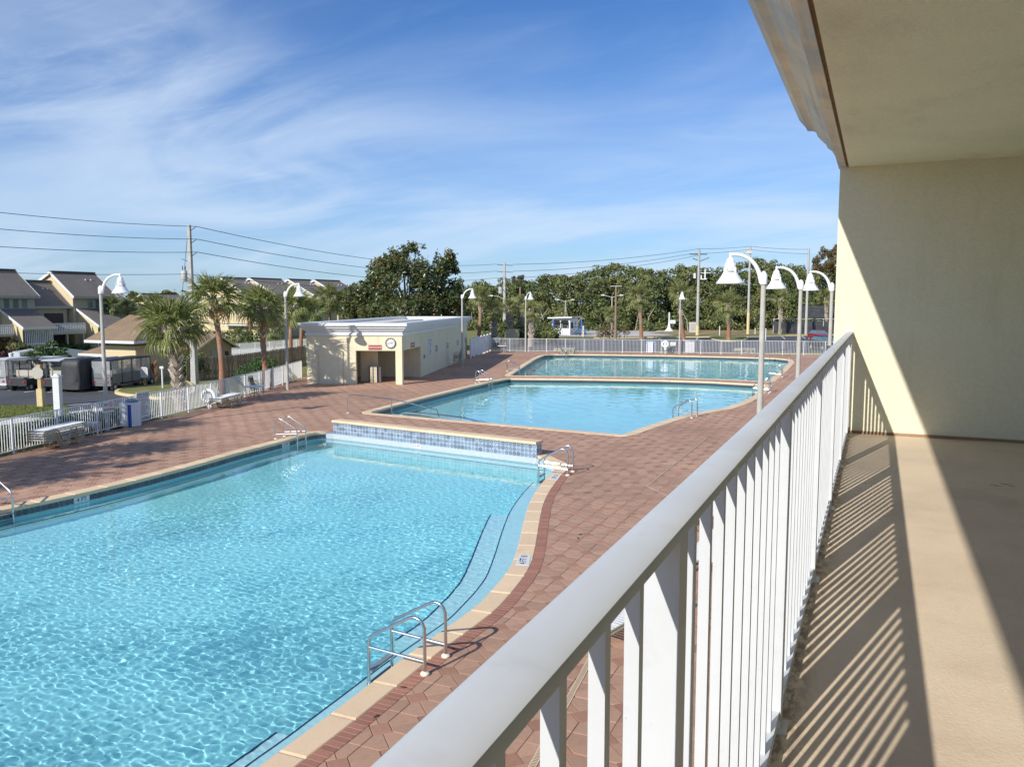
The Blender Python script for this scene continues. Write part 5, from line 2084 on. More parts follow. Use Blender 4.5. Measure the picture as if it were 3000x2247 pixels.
# ================================================================ wooden board fences
def board_fence(pts, label, h, m, w=0.14, dog=True, gap=0.02):
    pts = [Vector((p[0], p[1], 0)) for p in pts]
    o = pts[0]
    t = thing('board_fence', label, 'fence', o)
    b = MB()
    rnd = random.Random(len(label))
    for a, c in zip(pts, pts[1:]):
        L = (c - a).length
        n_ = int(L / (w + gap))
        ang = math.atan2((c - a).y, (c - a).x)
        for k in range(n_):
            p_ = a.lerp(c, (k + 0.5) / n_) - o
            hh = h + rnd.uniform(-0.03, 0.03)
            M_ = Matrix.Translation(p_) @ Matrix.Rotation(ang, 4, 'Z')
            off_ = 0.02 * (k % 2)
            b.prism([M_ @ Vector((-w / 2, off_, -0.08)), M_ @ Vector((w / 2, off_, -0.08)), M_ @ Vector((w / 2, off_, hh - 0.05)), M_ @ Vector((w * 0.25, off_, hh)), M_ @ Vector((-w * 0.25, off_, hh)), M_ @ Vector((-w / 2, off_, hh - 0.05))], M_.to_3x3() @ Vector((0, 0.018, 0)))
        for zr in (0.3, h - 0.25):
            r_ = MB()
            side = Vector((-(c - a).y, (c - a).x, 0)).normalized() * 0.06
            r_.bar(a - o + side + Vector((0, 0, zr)), c - o + side + Vector((0, 0, zr)), 0.04, 0.09)
            r_.build('rail', m, t)
    b.build('boards', m, t)['kind'] = 'stuff'
    return t


board_fence([G(188, 1114), G(300, 1106)], 'brown dog-eared board fence behind the parked golf carts', 1.20, WOOD_B)
board_fence([G(372, 1122), G(452, 1121), G(462, 1104)], 'brown dog-eared board fence right of the long grey cart', 1.22, WOOD_B)
board_fence([G(548, 1116), G(690, 1100), G(760, 1088), G(897, 1060)], 'weathered grey board fence behind the palms by the deck', 1.45, WOOD_G, 0.13)
picket_fence('picket_fence', [tuple(G(657, 1044)[:2]), tuple(G(780, 1032)[:2]), tuple(G(905, 1020)[:2])], 'white fence of the neighbouring pool beyond the grey board fence', 1.15, 2.6, 0.16, False, 0.03)
picket_fence('picket_fence', [tuple(G(-40, 1098)[:2]), tuple(G(16, 1094)[:2])], 'low pale rail fence at the left edge behind the carts', 1.0, 2.0, 0.3, False, 0.05)

# ================================================================ small tan building by the carts
kc = G(400, 1108)
ky0, kx1 = kc.y, kc.x
kx0 = -49.0
t = thing('utility_building', 'small yellow sided building with tan shingle roofs behind the carts', 'building', (kx1, ky0, 0))
W_, D_ = kx1 - kx0, 3.6
ez = 2.55
MB().box(-W_, 0, 0.03, D_, -0.09, ez).build('wall_core', SIDING, t)
for k in range(13):
    z = 0.02 + 0.165 * k
    b = MB()
    b.prism([(-W_, 0.028, z), (-W_, 0.0, z), (-W_, 0.018, z + 0.162), (-W_, 0.028, z + 0.162)], (W_ + 0.0, 0, 0))
    b.build('siding_board', SIDING, t)
for k in range(13):
    z = 0.02 + 0.165 * k
    b = MB()
    b.prism([(0.002, 0.04, z), (0.028, 0.04, z), (0.012, 0.04, z + 0.162), (0.002, 0.04, z + 0.162)], (0, D_ - 0.04, 0))
    b.build('siding_board', SIDING, t)
MB().box(-W_ - 0.01, 0.04, -0.03, D_ + 0.02, 2.17, ez - 0.01).build('frieze_board', mat('olive_frieze', (0.20, 0.17, 0.09), 0.8), t)
ov = 0.75
zt = 4.25
b = MB()
e = [(-W_ - ov, -ov, ez), (ov, -ov, ez), (ov, D_ + ov, ez), (-W_ - ov, D_ + ov, ez)]
rdg = [(-W_ / 2 - 0.55, D_ * 0.42, zt), (-W_ / 2 + 0.9, D_ * 0.58, zt)]
b.add(e + rdg, [(0, 1, 5, 4), (1, 2, 5), (2, 3, 4, 5), (3, 0, 4), (3, 2, 1, 0)])
b.build('roof', SHINGLE_B, t)
b = MB()
for a, c in zip(e, e[1:] + e[:1]):
    b.bar(Vector(a) - Vector((0, 0, 0.09)), Vector(c) - Vector((0, 0, 0.09)), 0.04, 0.18)
b.build('fascia', WHITE, t)
# lower porch roof on the left
MB().box(-W_ - 2.0, -W_ - 0.01, 1.2, D_ - 0.3, -0.09, 1.55).build('porch_wall', SIDING_G, t)
b = MB()
lz0, lz1 = 1.5, 2.45
e2 = [(-W_ - 3.0, 0.5, lz0), (-W_ + 0.0, 0.5, lz0), (-W_ + 0.0, D_ + 0.3, lz0), (-W_ - 3.0, D_ + 0.3, lz0)]
b.add(e2 + [(-W_ + 0.0, 2.2, lz1), (-W_ - 0.6, 2.2, lz1)], [(0, 1, 4, 5), (1, 2, 4), (2, 3, 5, 4), (3, 0, 5), (3, 2, 1, 0)])
b.build('porch_roof', SHINGLE_B, t)
b = MB()
for a, c in zip(e2, e2[1:] + e2[:1]):
    b.bar(Vector(a) - Vector((0, 0, 0.07)), Vector(c) - Vector((0, 0, 0.07)), 0.04, 0.15)
b.build('porch_fascia', WHITE, t)
q = G(362, 1085)
MB().box(-W_ * 0.42, -W_ * 0.02, -0.35, -0.02, 0.55, 0.95).build('wall_cabinet', SIDING, t)

# ---- tan gabled house further back
gp = G(630, 1064)
t = thing('gabled_house', 'low tan gabled house behind the tall palm', 'house', gp)
b = MB()
b.prism([(0, -1.9, -0.09), (0, 2.0, -0.09), (0, 2.0, 1.42), (0, 0, 2.4), (0, -1.9, 1.45)], (-7, 0, 0))
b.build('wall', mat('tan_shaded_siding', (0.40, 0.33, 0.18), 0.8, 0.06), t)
for s, nm in ((-1, 'roof_slope'), (1, 'roof_slope')):
    b = MB()
    b.prism([(0.45, 0, 2.52), (0.45, s * 2.5, 1.27), (0.45, s * 2.5, 1.20), (0.45, 0, 2.43)], (-8, 0, 0))
    b.build(nm, SHINGLE_B, t)
    b = MB()
    b.bar((0.47, 0, 2.44), (0.47, s * 2.5, 1.18), 0.04, 0.17)
    b.build('barge_board', SIDING, t)
MB().box(0.0, 0.04, 1.2, 1.6, 0.55, 0.95).build('vent', BLACK, t)
MB().box(0.0, 0.05, -0.4, 0.1, 0.1, 1.1).build('door', SIDING_G, t)


# ================================================================ townhouses
def townhouse(name, label, X0, y0, y1, ze, zr, xr, low=None, windows=True, back=4.0, entry=None):
    """upper floor with a steep shingle roof facing +x; gable walls face -y"""
    t = thing(name, label, 'townhouse', (X0, y0, -0.09))
    W = y1 - y0
    dx = xr - X0
    b = MB()
    b.prism([(0.0, 0.1, 0), (0.0, 0.1, ze - 0.15), (dx, 0.1, zr - 0.15), (dx - back, 0.1, ze + 0.6), (dx - back, 0.1, 0)], (0, W - 0.2, 0))
    b.build('wall', SIDING, t)
    MB().box(0.002, 0.03, 0.1, W - 0.1, 0.0, ze - 0.17).build('front_siding', SIDING_G, t)  # front faces away from the sun; its shade is in the greyer siding colour
    b = MB()
    b.prism([(0.5, -0.12, ze - 0.25), (0.5, -0.12, ze - 0.05), (dx, -0.12, zr + 0.12), (dx, -0.12, zr - 0.10)], (0, W + 0.24, 0))
    b.build('front_roof', SHINGLE, t)
    b = MB()
    b.prism([(dx - 0.001, -0.12, zr + 0.12), (dx - 0.001, -0.12, zr - 0.10), (dx - back - 0.3, -0.12, ze + 0.4), (dx - back - 0.3, -0.12, ze + 0.6)], (0, W + 0.24, 0))
    b.build('rear_roof', SHINGLE, t)
    for yy in (-0.16, W + 0.13):
        b = MB()
        b.bar((0.52, yy, ze - 0.20), (dx, yy, zr - 0.0), 0.05, 0.26)
        b.bar((dx, yy, zr - 0.0), (dx - back - 0.3, yy, ze + 0.48), 0.05, 0.26)
        b.build('rake_board', WHITE, t)
    MB().box(0.505, 0.54, -0.12, W + 0.12, ze - 0.30, ze - 0.04).build('eave_board', mat('grey_eave_board', (0.35, 0.33, 0.28), 0.7), t)
    MB().box(dx - 0.2, dx + 0.2, -0.1, W + 0.1, zr + 0.121, zr + 0.22).build('ridge_vent', SHINGLE, t)
    for i in range(2):
        MB().tube([(dx * 0.62, W * (0.62 + 0.13 * i), zr * 0.8 + ze * 0.2 - 0.5), (dx * 0.62, W * (0.62 + 0.13 * i), zr * 0.62 + ze * 0.38 + 0.35)], 0.07, 6).build('vent_pipe', WHITE, t)
    if windows:
        n_ = 4 if W > 7 else 3
        for i in range(n_):
            yy = W - 0.6 - 0.95 * (n_ - i)
            f_ = MB().box(0.031, 0.06, yy, yy + 0.7, ze - 1.35, ze - 0.35).build('window', mat('window_frame_grey', (0.40, 0.38, 0.30), 0.7), t)
            MB().box(0.061, 0.07, yy + 0.07, yy + 0.63, ze - 1.29, ze - 0.41).build('pane', GLASSB, f_)
    if low is not None:
        a0, a1, xl, zt_, zl = low
        b = MB()
        b.prism([(0.031, a0, 0), (0.031, a0, zt_ - 0.1), (xl, a0, zl - 0.1), (xl, a0, 0)], (0, 0.12, 0))
        b.build('side_screen_wall', SIDING, t)
        b = MB()
        b.prism([(0.031, a0 - 0.15, zt_), (0.031, a0 - 0.15, zt_ - 0.12), (xl + 0.4, a0 - 0.15, zl - 0.22), (xl + 0.4, a0 - 0.15, zl - 0.06)], (0, a1 - a0 + 0.3, 0))
        b.build('lower_roof', SHINGLE, t)
        b = MB()
        b.bar((0.031, a0 - 0.18, zt_ - 0.06), (xl + 0.4, a0 - 0.18, zl - 0.14), 0.05, 0.22)
        b.build('rake_board', WHITE, t)
        MB().box(xl + 0.40, xl + 0.44, a0 - 0.15, a1 + 0.15, zl - 0.24, zl - 0.04).build('eave_board', WHITE, t)
        MB().box(0.04, xl - 0.3, a0 + 0.13, a1, 0, 0.5).build('porch_floor', CONC, t)
        b = MB()
        ns = int((a1 - a0) / 0.2)
        for k in range(ns + 1):
            yy = a0 + 0.1 + (a1 - a0 - 0.2) * k / ns
            b.box(xl - 0.05, xl, yy - 0.045, yy + 0.045, 0.55, zl - 0.25)
        b.build('porch_slats', WHITE, t)['kind'] = 'stuff'
        for z_ in (0.55, 1.15, zl - 0.3):
            MB().box(xl - 0.002, xl + 0.04, a0, a1, z_ - 0.07, z_ + 0.07).build('slat_rail', WHITE, t)
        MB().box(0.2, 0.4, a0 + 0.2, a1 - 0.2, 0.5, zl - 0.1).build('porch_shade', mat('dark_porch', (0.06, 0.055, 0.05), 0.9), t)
    if entry is not None:
        a0, a1, xl = entry
        MB().box(0.04, xl, a0, a1, 1.95, 2.2).build('balcony_slab', mat('beige_slab', (0.50, 0.46, 0.36), 0.8), t)
        b = MB()
        ns = int((a1 - a0) / 0.19)
        for k in range(ns + 1):
            yy = a0 + (a1 - a0) * k / ns
            b.box(xl - 0.06, xl - 0.01, yy - 0.05, yy + 0.05, 2.2, 3.0)
        b.build('balcony_pickets', WHITE, t)['kind'] = 'stuff'
        MB().box(xl - 0.08, xl + 0.02, a0, a1, 3.0, 3.1).build('balcony_rail', WHITE, t)
        for yy in (a0 + 0.2, (a0 + a1) / 2, a1 - 0.2):
            MB().box(xl - 0.2, xl - 0.06, yy - 0.07, yy + 0.07, 0, 1.95).build('post', mat('beige_slab', (0.50, 0.46, 0.36), 0.8), t)
        MB().box(0.035, 0.08, a0 + 0.9, a1 - 0.5, 0.0, 1.9).build('dark_doorway', BLACK, t)
        MB().box(0.035, 0.08, a0 + 1.4, a1 - 0.6, 2.2, 4.1).build('dark_doorway', BLACK, t)
    return t


townhouse('townhouse', 'grey roofed townhouse cut by the left edge with four upper windows', -79.0, 46.0, 57.5, 5.95, 8.45, -82.0, low=(7.8, 11.1, 3.0, 4.6, 2.85), entry=(0.0, 7.5, 2.2))
townhouse('townhouse', 'recessed townhouse link with a low grey roof between two taller units', -79.6, 57.6, 61.6, 4.9, 7.4, -82.3, None, False, 3.5, entry=(-0.2, 4.0, 2.6))
townhouse('townhouse', 'tall grey roofed townhouse with yellow gable behind the first lamp post', -79.0, 61.7, 67.0, 5.95, 8.45, -82.0, low=(0.6, 4.2, 3.0, 4.6, 2.85))
townhouse('townhouse', 'lower grey roofed house right of the tall gable, mostly behind palms', -84.0, 69.5, 75.0, 4.6, 6.4, -88.0, None, False)
townhouse('townhouse', 'distant grey roofed house left of the utility pole', -112.0, 105.0, 113.0, 4.2, 6.7, -117.0, None, False)
townhouse('townhouse', 'distant grey roofed house half hidden behind the utility pole', -112.0, 120.0, 127.0, 3.6, 5.9, -117.0, None, False)
for i, (yl, yr, lb) in enumerate(((95.4, 101.0, 'first'), (100.0, 107.4, 'second'), (107.2, 113.0, 'third'), (112.0, 119.0, 'fourth'))):
    townhouse('townhouse', f'yellow gabled townhouse, {lb} from the left in the row behind the palms', -85.5 + 1.5 * i, yl + 0.02, yr - 0.3, 6.6, 8.9, -90.0 + 1.5 * i, low=(0.8, 4.5, 2.6, 3.2, 2.2) if i == 0 else None, windows=(i > 0))
wb = thing('townhouse_wing', 'yellow two storey wing with a small window behind the middle palms', 'townhouse', (-84.0, 90.2, -0.09))
MB().box(0, 0.0 + 6.5, 0, 5.0, 0, 4.6).build('wall', SIDING, wb)
MB().box(3.6, 4.9, -0.04, -0.001, 2.9, 3.9).build('window', WHITE, wb)
MB().box(3.75, 4.75, -0.06, -0.041, 3.0, 3.8).build('pane', GLASSD, wb)
b = MB()
b.prism([(-0.5, -0.4, 2.2), (7.2, -0.4, 2.2), (7.2, 0.0, 2.7), (-0.5, 0.0, 2.7)], (0, 0, 0.08))
MB().box(-0.3, 7.2, -0.9, -0.01, 2.12, 2.3).build('lower_eave', SHINGLE, wb)
MB().box(-0.3, 7.2, -0.93, -0.905, 2.05, 2.2).build('eave_board', WHITE, wb)
for k in range(3):
    MB().box(1.0 + 1.1 * k, 1.8 + 1.1 * k, -0.04, -0.001, 0.5, 1.8).build('window', GLASSD, wb)
MB().box(-0.4, 6.9, -0.4, 5.4, 4.6, 4.9).build('flat_eave', SHINGLE, wb)
# ================================================================ leaves
def leaf_cloud(name, blobs, n, size, m, parent=None, seed=1, shell=0.55, flat=0.25, origin=(0, 0, 0), ratio=0.6, clump=0, jitter=0.7):
    """n leaf faces spread through ellipsoid blobs (cx, cy, cz, rx, ry, rz), denser near their surface"""
    rng = np.random.default_rng(seed)
    B = np.array(blobs, float)
    wts = (B[:, 3] * B[:, 4] + B[:, 3] * B[:, 5] + B[:, 4] * B[:, 5])
    idx = rng.choice(len(B), n, p=wts / wts.sum())
    d = rng.normal(size=(n, 3))
    d /= np.linalg.norm(d, axis=1)[:, None]
    r = shell + (1.04 - shell) * rng.uniform(size=n) ** 0.7
    c = B[idx, :3] + d * r[:, None] * B[idx, 3:6]
    if clump:
        # pull leaves together into twig-end tufts
        k = max(1, n // clump)
        cen = c[rng.choice(n, k)]
        c = cen[rng.integers(0, k, n)] + rng.normal(scale=size * 0.9, size=(n, 3))
    nrm = d + rng.normal(scale=jitter, size=(n, 3)) + np.array([0, 0, flat])
    nrm /= np.linalg.norm(nrm, axis=1)[:, None]
    t = np.cross(nrm, rng.normal(size=(n, 3)))
    t /= np.linalg.norm(t, axis=1)[:, None]
    u = np.cross(nrm, t)
    s = size * rng.uniform(0.6, 1.35, n)[:, None]
    a = t * s
    b = u * s * ratio
    bend = nrm * s * 0.18
    V = np.stack([c - a, c - b * 0.9 + bend, c + a, c + b * 0.9 + bend], 1).reshape(-1, 3) - np.array(origin)
    Q = np.arange(4 * n).reshape(-1, 4)
    return mesh_np(name, V, Q, m, parent)


def sub_blobs(cx, cy, cz, rx, ry, rz, n, seed, s=0.42, up=True):
    rnd = random.Random(seed)
    out = []
    for i in range(n):
        while True:
            x, y, z = (rnd.uniform(-1, 1) for _ in range(3))
            q = x * x + y * y + z * z
            if 0.15 < q < 1 and (not up or z > -0.6):
                break
        k = rnd.uniform(0.7, 1.25) * s
        out.append((cx + x * rx * 0.85, cy + y * ry * 0.85, cz + z * rz * 0.85, rx * k, ry * k, rz * k))
    return out


# ================================================================ palms
def frond_arrays(seed, droop, n=24, petiole=0.85, blade=0.95, spread=78, curl=1.0):
    """one fan frond growing along +x from the origin"""
    rnd = random.Random(seed)
    V, Q = [], []

    def strip(pts, ws, side):
        o = len(V)
        for p, w in zip(pts, ws):
            V.append(p + side * (w / 2))
            V.append(p - side * (w / 2))
        for i in range(len(pts) - 1):
            Q.append((o + 2 * i, o + 2 * i + 1, o + 2 * i + 3, o + 2 * i + 2))

    pet = []
    for i in range(5):
        f = i / 4
        pet.append(Vector((petiole * f, 0, -0.10 * droop * f * f * petiole)))
    strip(pet, [0.05, 0.035, 0.03, 0.028, 0.03], Vector((0, 1, 0)))
    tip = pet[-1]
    for k in range(n):
        f = k / (n - 1) * 2 - 1
        a = R(spread) * f + rnd.uniform(-0.03, 0.03)
        L = blade * (1 - 0.30 * abs(f) ** 1.5) * rnd.uniform(0.88, 1.08)
        root = tip + Vector((-0.25 * abs(f), 0.02 * f, 0))
        d = Vector((math.cos(a), math.sin(a), 0.30 * (1 - abs(f)) + 0.12 * math.sin(k * 2.3)))
        d.normalize()
        pts = []
        p = root.copy()
        v = d.copy()
        nseg = 4
        for i in range(nseg + 1):
            pts.append(p.copy())
            v = (v + Vector((0, 0, -0.16 * droop * (i + 0.6) * curl * rnd.uniform(0.8, 1.25)))).normalized()
            p = p + v * (L / nseg)
        side = d.cross(Vector((0, 0, 1))).normalized()
        side = (side + Vector((0, 0, 0.5 if k % 2 else -0.5))).normalized()
        strip(pts, [0.03, 0.058, 0.052, 0.032, 0.006], side)
    return np.array([tuple(v) for v in V]), np.array(Q)


FR = [frond_arrays(11, 0.35), frond_arrays(12, 0.8), frond_arrays(13, 1.25), frond_arrays(14, 1.7, 20), frond_arrays(15, 2.2, 18)]


def frond_layout(n, seed, full=1.0):
    """orientations of the fronds of one crown: list of (variant, matrix)"""
    rnd = random.Random(seed)
    out = []
    for i in range(n):
        f = i / (n - 1)
        az = i * 2.39996 + rnd.uniform(-0.25, 0.25)
        el = 84 - 132 * f ** 0.9 * full + rnd.uniform(-8, 8)
        var = min(4, int(f * 4.2 + rnd.uniform(0, 0.9)))
        s = rnd.uniform(0.85, 1.12) * (0.75 + 0.25 * min(1, f * 3))
        m = Matrix.Translation((0, 0, 0.10 * (1 - f))) @ Matrix.Rotation(az, 4, 'Z') @ Matrix.Rotation(-R(el), 4, 'Y') @ Matrix.Rotation(rnd.uniform(-0.5, 0.5), 4, 'X') @ Matrix.Scale(s, 4)
        out.append((var, m))
    return out


CROWNS = {}


def crown_mesh(key, n, seed, m, full=1.0):
    if key in CROWNS:
        return CROWNS[key]
    Vs, Qs = [], []
    o = 0
    for var, M_ in frond_layout(n, seed, full):
        V, Q = FR[var]
        A = np.array(M_)
        Vs.append(V @ A[:3, :3].T + A[:3, 3])
        Qs.append(Q + o)
        o += len(V)
    ob = mesh_np('crown', np.concatenate(Vs), np.concatenate(Qs), m)
    CROWNS[key] = ob.data
    bpy.data.objects.remove(ob)
    return CROWNS[key]


FROND_ME = {}
BOOTME = {}


def palm(base, crown_c, scale, label, trunk_r=0.17, boots=0.45, red=True, fronds=0, var=0, dull=False, seed=0, dry=0, full=1.0, light=False):
    """base point on the ground, centre of the crown, crown scale"""
    base = Vector(base)
    c = Vector(crown_c)
    t = thing('palm_tree', label, 'palm', base, 0, 'fan palms around the resort')
    rnd = random.Random(seed)
    top = c - base
    n = 9
    pts, rr = [], []
    bow = Vector((rnd.uniform(-0.12, 0.12), rnd.uniform(-0.12, 0.12), 0)) * min(1.5, top.z * 0.2)
    for i in range(n + 1):
        f = i / n
        p = Vector((0, 0, -0.1)).lerp(top, f)
        p += bow * math.sin(math.pi * f)
        pts.append(p)
        rr.append(trunk_r * (1.25 - 0.35 * min(1, f * 3)) * (1.0 if f < 0.85 else 0.9))
    MB().tube(pts, rr, 12).build('trunk', TRUNKR if red else TRUNKG, t, smooth=True)
    # old leaf bases
    if boots > 0:
        b = MB()
        L = sum((pts[i + 1] - pts[i]).length for i in range(n))
        z0 = 1 - boots
        nb = max(12, int(L * boots * 15 * (trunk_r / 0.17)))
        for k in range(nb):
            f = z0 + boots * k / nb
            i = min(n - 1, int(f * n))
            p = pts[i].lerp(pts[i + 1], f * n - i)
            az = k * 2.39996 + rnd.uniform(-0.2, 0.2)
            d = Vector((math.cos(az), math.sin(az), 0))
            s_ = Vector((-d.y, d.x, 0))
            rad = trunk_r * 0.85
            w = 0.085 * (trunk_r / 0.17)
            l_ = rnd.uniform(0.20, 0.40) * (0.8 + 0.5 * (f - z0) / max(boots, 0.01))
            out_ = rnd.uniform(0.4, 0.8)
            a0, a1 = p + d * rad + s_ * w, p + d * rad - s_ * w
            tip = p + d * (rad + l_ * out_) + Vector((0, 0, l_))
            b.add([a0, a1, tip - s_ * w * 0.35, tip + s_ * w * 0.35, p + d * rad * 0.7 + Vector((0, 0, l_ * 0.8))], [(0, 1, 2, 3), (1, 4, 2), (4, 0, 3), (2, 4, 3)])
        b.build('leaf_bases', BOOT, t)['kind'] = 'stuff'
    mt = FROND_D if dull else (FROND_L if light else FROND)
    if fronds:
        for k, (vr, M_) in enumerate(frond_layout(fronds, seed + 5, full)):
            kk = (vr, mt.name, k > fronds - 1 - dry)
            if kk not in FROND_ME:
                ob = mesh_np('frond', FR[vr][0], FR[vr][1], FROND_Y if k > fronds - 1 - dry else mt)
                FROND_ME[kk] = ob.data
                bpy.data.objects.remove(ob)
            o = bpy.data.objects.new('frond', FROND_ME[kk])
            COL.objects.link(o)
            o.parent = t
            o.matrix_local = Matrix.Translation(top) @ Matrix.Scale(scale, 4) @ M_
    else:
        me = crown_mesh((var, mt.name), 34 if var < 2 else 26, 20 + var, mt, 1.0 if var != 1 else 0.8)
        o = bpy.data.objects.new('crown', me)
        COL.objects.link(o)
        o.parent = t
        o.location = top
        o.rotation_euler = (0, 0, rnd.uniform(0, 6.28))
        o.scale = (scale, scale, scale * rnd.uniform(0.92, 1.08))
    return t


def palm_px(bx, by, cx, cy, rpx, label, D=None, **kw):
    b = G(bx, by) if D is None else None
    if D is not None:
        q = At(bx, 900, D)
        b = Vector((q.x, q.y, 0))
    D_ = (b - _C).dot(_hz)
    c = At(cx, cy, D_)
    sc = rpx / F * D_ / 1.62
    b.z = -0.08
    return palm(b, c, sc, label, **kw)


palm_px(519, 1135, 503, 968, 122, 'short stout fan palm in front of the utility pole', D=39.5, trunk_r=0.25, boots=1.0, red=False, fronds=44, seed=1, dry=2, full=0.84)
palm_px(642, 1112, 622, 878, 98, 'tall fan palm with red-brown trunk right of the utility pole', D=45.0, trunk_r=0.17, boots=0.26, red=True, fronds=42, seed=2, dry=3, full=0.88)
palm_px(777, 1096, 765, 905, 86, 'fan palm with shaggy trunk top left of the second lamp post', D=48.3, trunk_r=0.18, boots=0.34, red=True, fronds=40, seed=3, dry=3, full=0.88)
# a palm outside the picture on the left whose shadow falls across the deck
palm((-26.4, 10.2, -0.08), (-26.3, 10.3, 5.6), 1.35, 'fan palm outside the left of the picture, its shadow on the deck', 0.2, 0.3, True, 0, 0, False, 31)
palm((-25.9, 5.4, -0.08), (-25.6, 5.2, 6.2), 1.35, 'second fan palm outside the left of the picture, nearer the balcony', 0.2, 0.3, True, 0, 1, False, 32)
palm((-30.4, 13.0, -0.08), (-30.2, 13.2, 6.4), 1.4, 'third fan palm outside the left of the picture, beyond the fence', 0.2, 0.3, True, 0, 2, False, 34)
palm_px(852, 1052, 858, 898, 70, 'fan palm behind the second lamp post', trunk_r=0.2, boots=0.2, seed=4, var=0)
palm_px(878, 1046, 884, 905, 60, 'fan palm with bare trunk just left of the restroom cornice', trunk_r=0.19, boots=0.2, seed=5, var=1)
palm_px(731, 1008, 728, 885, 52, 'slender fan palm between the two red trunked palms', trunk_r=0.19, boots=0.2, seed=6, var=2, dull=True)
palm_px(968, 1000, 966, 876, 62, 'fan palm above the left end of the restroom roof', D=92, boots=0.3, seed=7, var=0)
palm_px(1015, 1000, 1013, 892, 50, 'fan palm touching the left side of the magnolia', D=95, boots=0.3, seed=8, var=1)
palm_px(920, 1000, 920, 915, 50, 'low fan palm left of the restroom roof', D=88, boots=0.4, seed=9, var=2)
palm_px(36, 1012, 24, 917, 38, 'fan palm at the left edge in front of the townhouse', boots=0.25, red=False, seed=10, var=2)
palm_px(166, 1006, 172, 916, 40, 'leaning fan palm before the townhouse balcony, left of a pair', boots=0.3, red=False, seed=11, var=0)
palm_px(232, 1008, 226, 894, 38, 'leaning fan palm before the townhouse balcony, right of a pair', boots=0.3, red=False, seed=12, var=1)
for i, (x, y, r, D) in enumerate(((330, 897, 42, 92), (372, 903, 36, 98), (410, 897, 40, 95), (458, 893, 42, 88), (436, 915, 36, 84))):
    palm_px(x + 2, 1000, x, y, r, f'fan palm over the tan roof, {("first", "second", "third", "fourth", "fifth")[i]} right of the first lamp post', D=D, seed=13 + i, var=i % 3, dull=(i % 2 == 0))
palm_px(1399, 1012, 1408, 872, 42, 'fan palm right of the third lamp post', trunk_r=0.24, boots=0.3, seed=20, var=1, light=True)
palm_px(1449, 1000, 1448, 908, 38, 'fan palm with pale shaggy trunk left of the far utility pole', D=100, trunk_r=0.34, boots=0.9, red=False, seed=21, var=0, light=True)
palm_px(1494, 1000, 1492, 900, 36, 'fan palm behind the yellow planter wall', D=104, trunk_r=0.34, boots=0.9, red=False, seed=22, var=1, light=True)
palm_px(1522, 1000, 1524, 896, 34, 'fan palm hugging the left of the fourth lamp post', D=106, trunk_r=0.34, boots=0.9, red=False, seed=23, var=2, light=True)
palm_px(1555, 1000, 1556, 912, 42, 'fan palm hugging the right of the fourth lamp post', D=98, trunk_r=0.30, boots=0.8, red=False, seed=24, var=0, light=True)
palm_px(1795, 985, 1792, 924, 34, 'low bushy fan palm beside the wooden pole', D=122, trunk_r=0.2, boots=0.5, red=False, seed=25, var=1, light=True)
palm_px(1642, 975, 1643, 922, 24, 'yellowish fan palm behind the white kiosk', D=152, trunk_r=0.2, boots=0.5, red=False, seed=26, var=2, light=True)
palm_px(1879, 994, 1873, 870, 48, 'lone fan palm with red trunk behind the far fence, left of the rules board', trunk_r=0.26, boots=0.35, seed=27, var=0, light=True)
palm_px(2004, 998, 1993, 860, 46, 'fan palm directly behind the fifth lamp post', trunk_r=0.26, boots=0.45, seed=28, var=1, light=True)
palm_px(2135, 997, 2134, 894, 54, 'fan palm with drooping side frond under the largest lamp', trunk_r=0.28, boots=0.5, seed=29, var=0, light=True)
palm_px(2284, 978, 2288, 876, 36, 'fan palm with pale trunk left of the second large lamp', trunk_r=0.24, boots=0.6, red=False, seed=30, var=2, light=True)
palm_px(2424, 974, 2416, 872, 34, 'fan palm with pale trunk next to the balcony wall', trunk_r=0.24, boots=0.6, red=False, seed=33, var=1, light=True)

# ================================================================ magnolia
mD = 88.0


def px_blob(cx, cy, rx, ry, D, depth=1.0):
    c = At(cx, cy, D)
    k = D / F
    return (c.x, c.y, c.z, rx * k * depth, rx * k * depth, ry * k)


mb = [px_blob(*q) for q in ((1090, 900, 70, 60, 86), (1060, 860, 45, 45, 88), (1110, 815, 48, 45, 88), (1150, 780, 52, 42, 88), (1175, 738, 26, 24, 88), (1220, 735, 20, 22, 89), (1195, 790, 60, 45, 88), (1235, 830, 60, 50, 88), (1160, 850, 70, 60, 86), (1150, 910, 80, 55, 84), (1230, 900, 70, 55, 87), (1300, 900, 60, 55, 90), (1310, 840, 45, 50, 91), (1300, 765, 30, 34, 91), (1325, 780, 24, 30, 91), (1280, 800, 34, 34, 90), (1345, 870, 30, 50, 91), (1120, 770, 22, 20, 88), (1040, 905, 40, 50, 87), (1335, 905, 40, 45, 90))]
mbase = At(1190, 960, 88)
mag = thing('magnolia_tree', 'large dark magnolia with rusty leaves behind the restroom building', 'tree', (mbase.x, mbase.y, -0.09))
allb = []
for i, q in enumerate(mb):
    allb += sub_blobs(*q, 7, 40 + i, 0.5, up=False)
leaf_cloud('crown', allb, 34000, 0.19, LEAF_MAG, mag, 5, shell=0.35, origin=(mbase.x, mbase.y, -0.09), ratio=0.5, clump=7)
b = MB()
b.tube([(0, 0, 0), (0.1, 0, 1.5), (0, 0.1, 4), (-0.2, 0, 8.5)], [0.35, 0.28, 0.2, 0.05], 9)
rnd = random.Random(3)
for q in mb:
    e = Vector(q[:3]) - Vector((mbase.x, mbase.y, -0.09))
    z_ = max(1.0, e.z * rnd.uniform(0.35, 0.6))
    b.tube([(0, 0.05, z_), Vector((e.x * 0.5, e.y * 0.5, (z_ + e.z) / 2 + 0.2)), e], [0.1, 0.06, 0.02], 5)
b.build('trunk', BARK, mag, smooth=True)

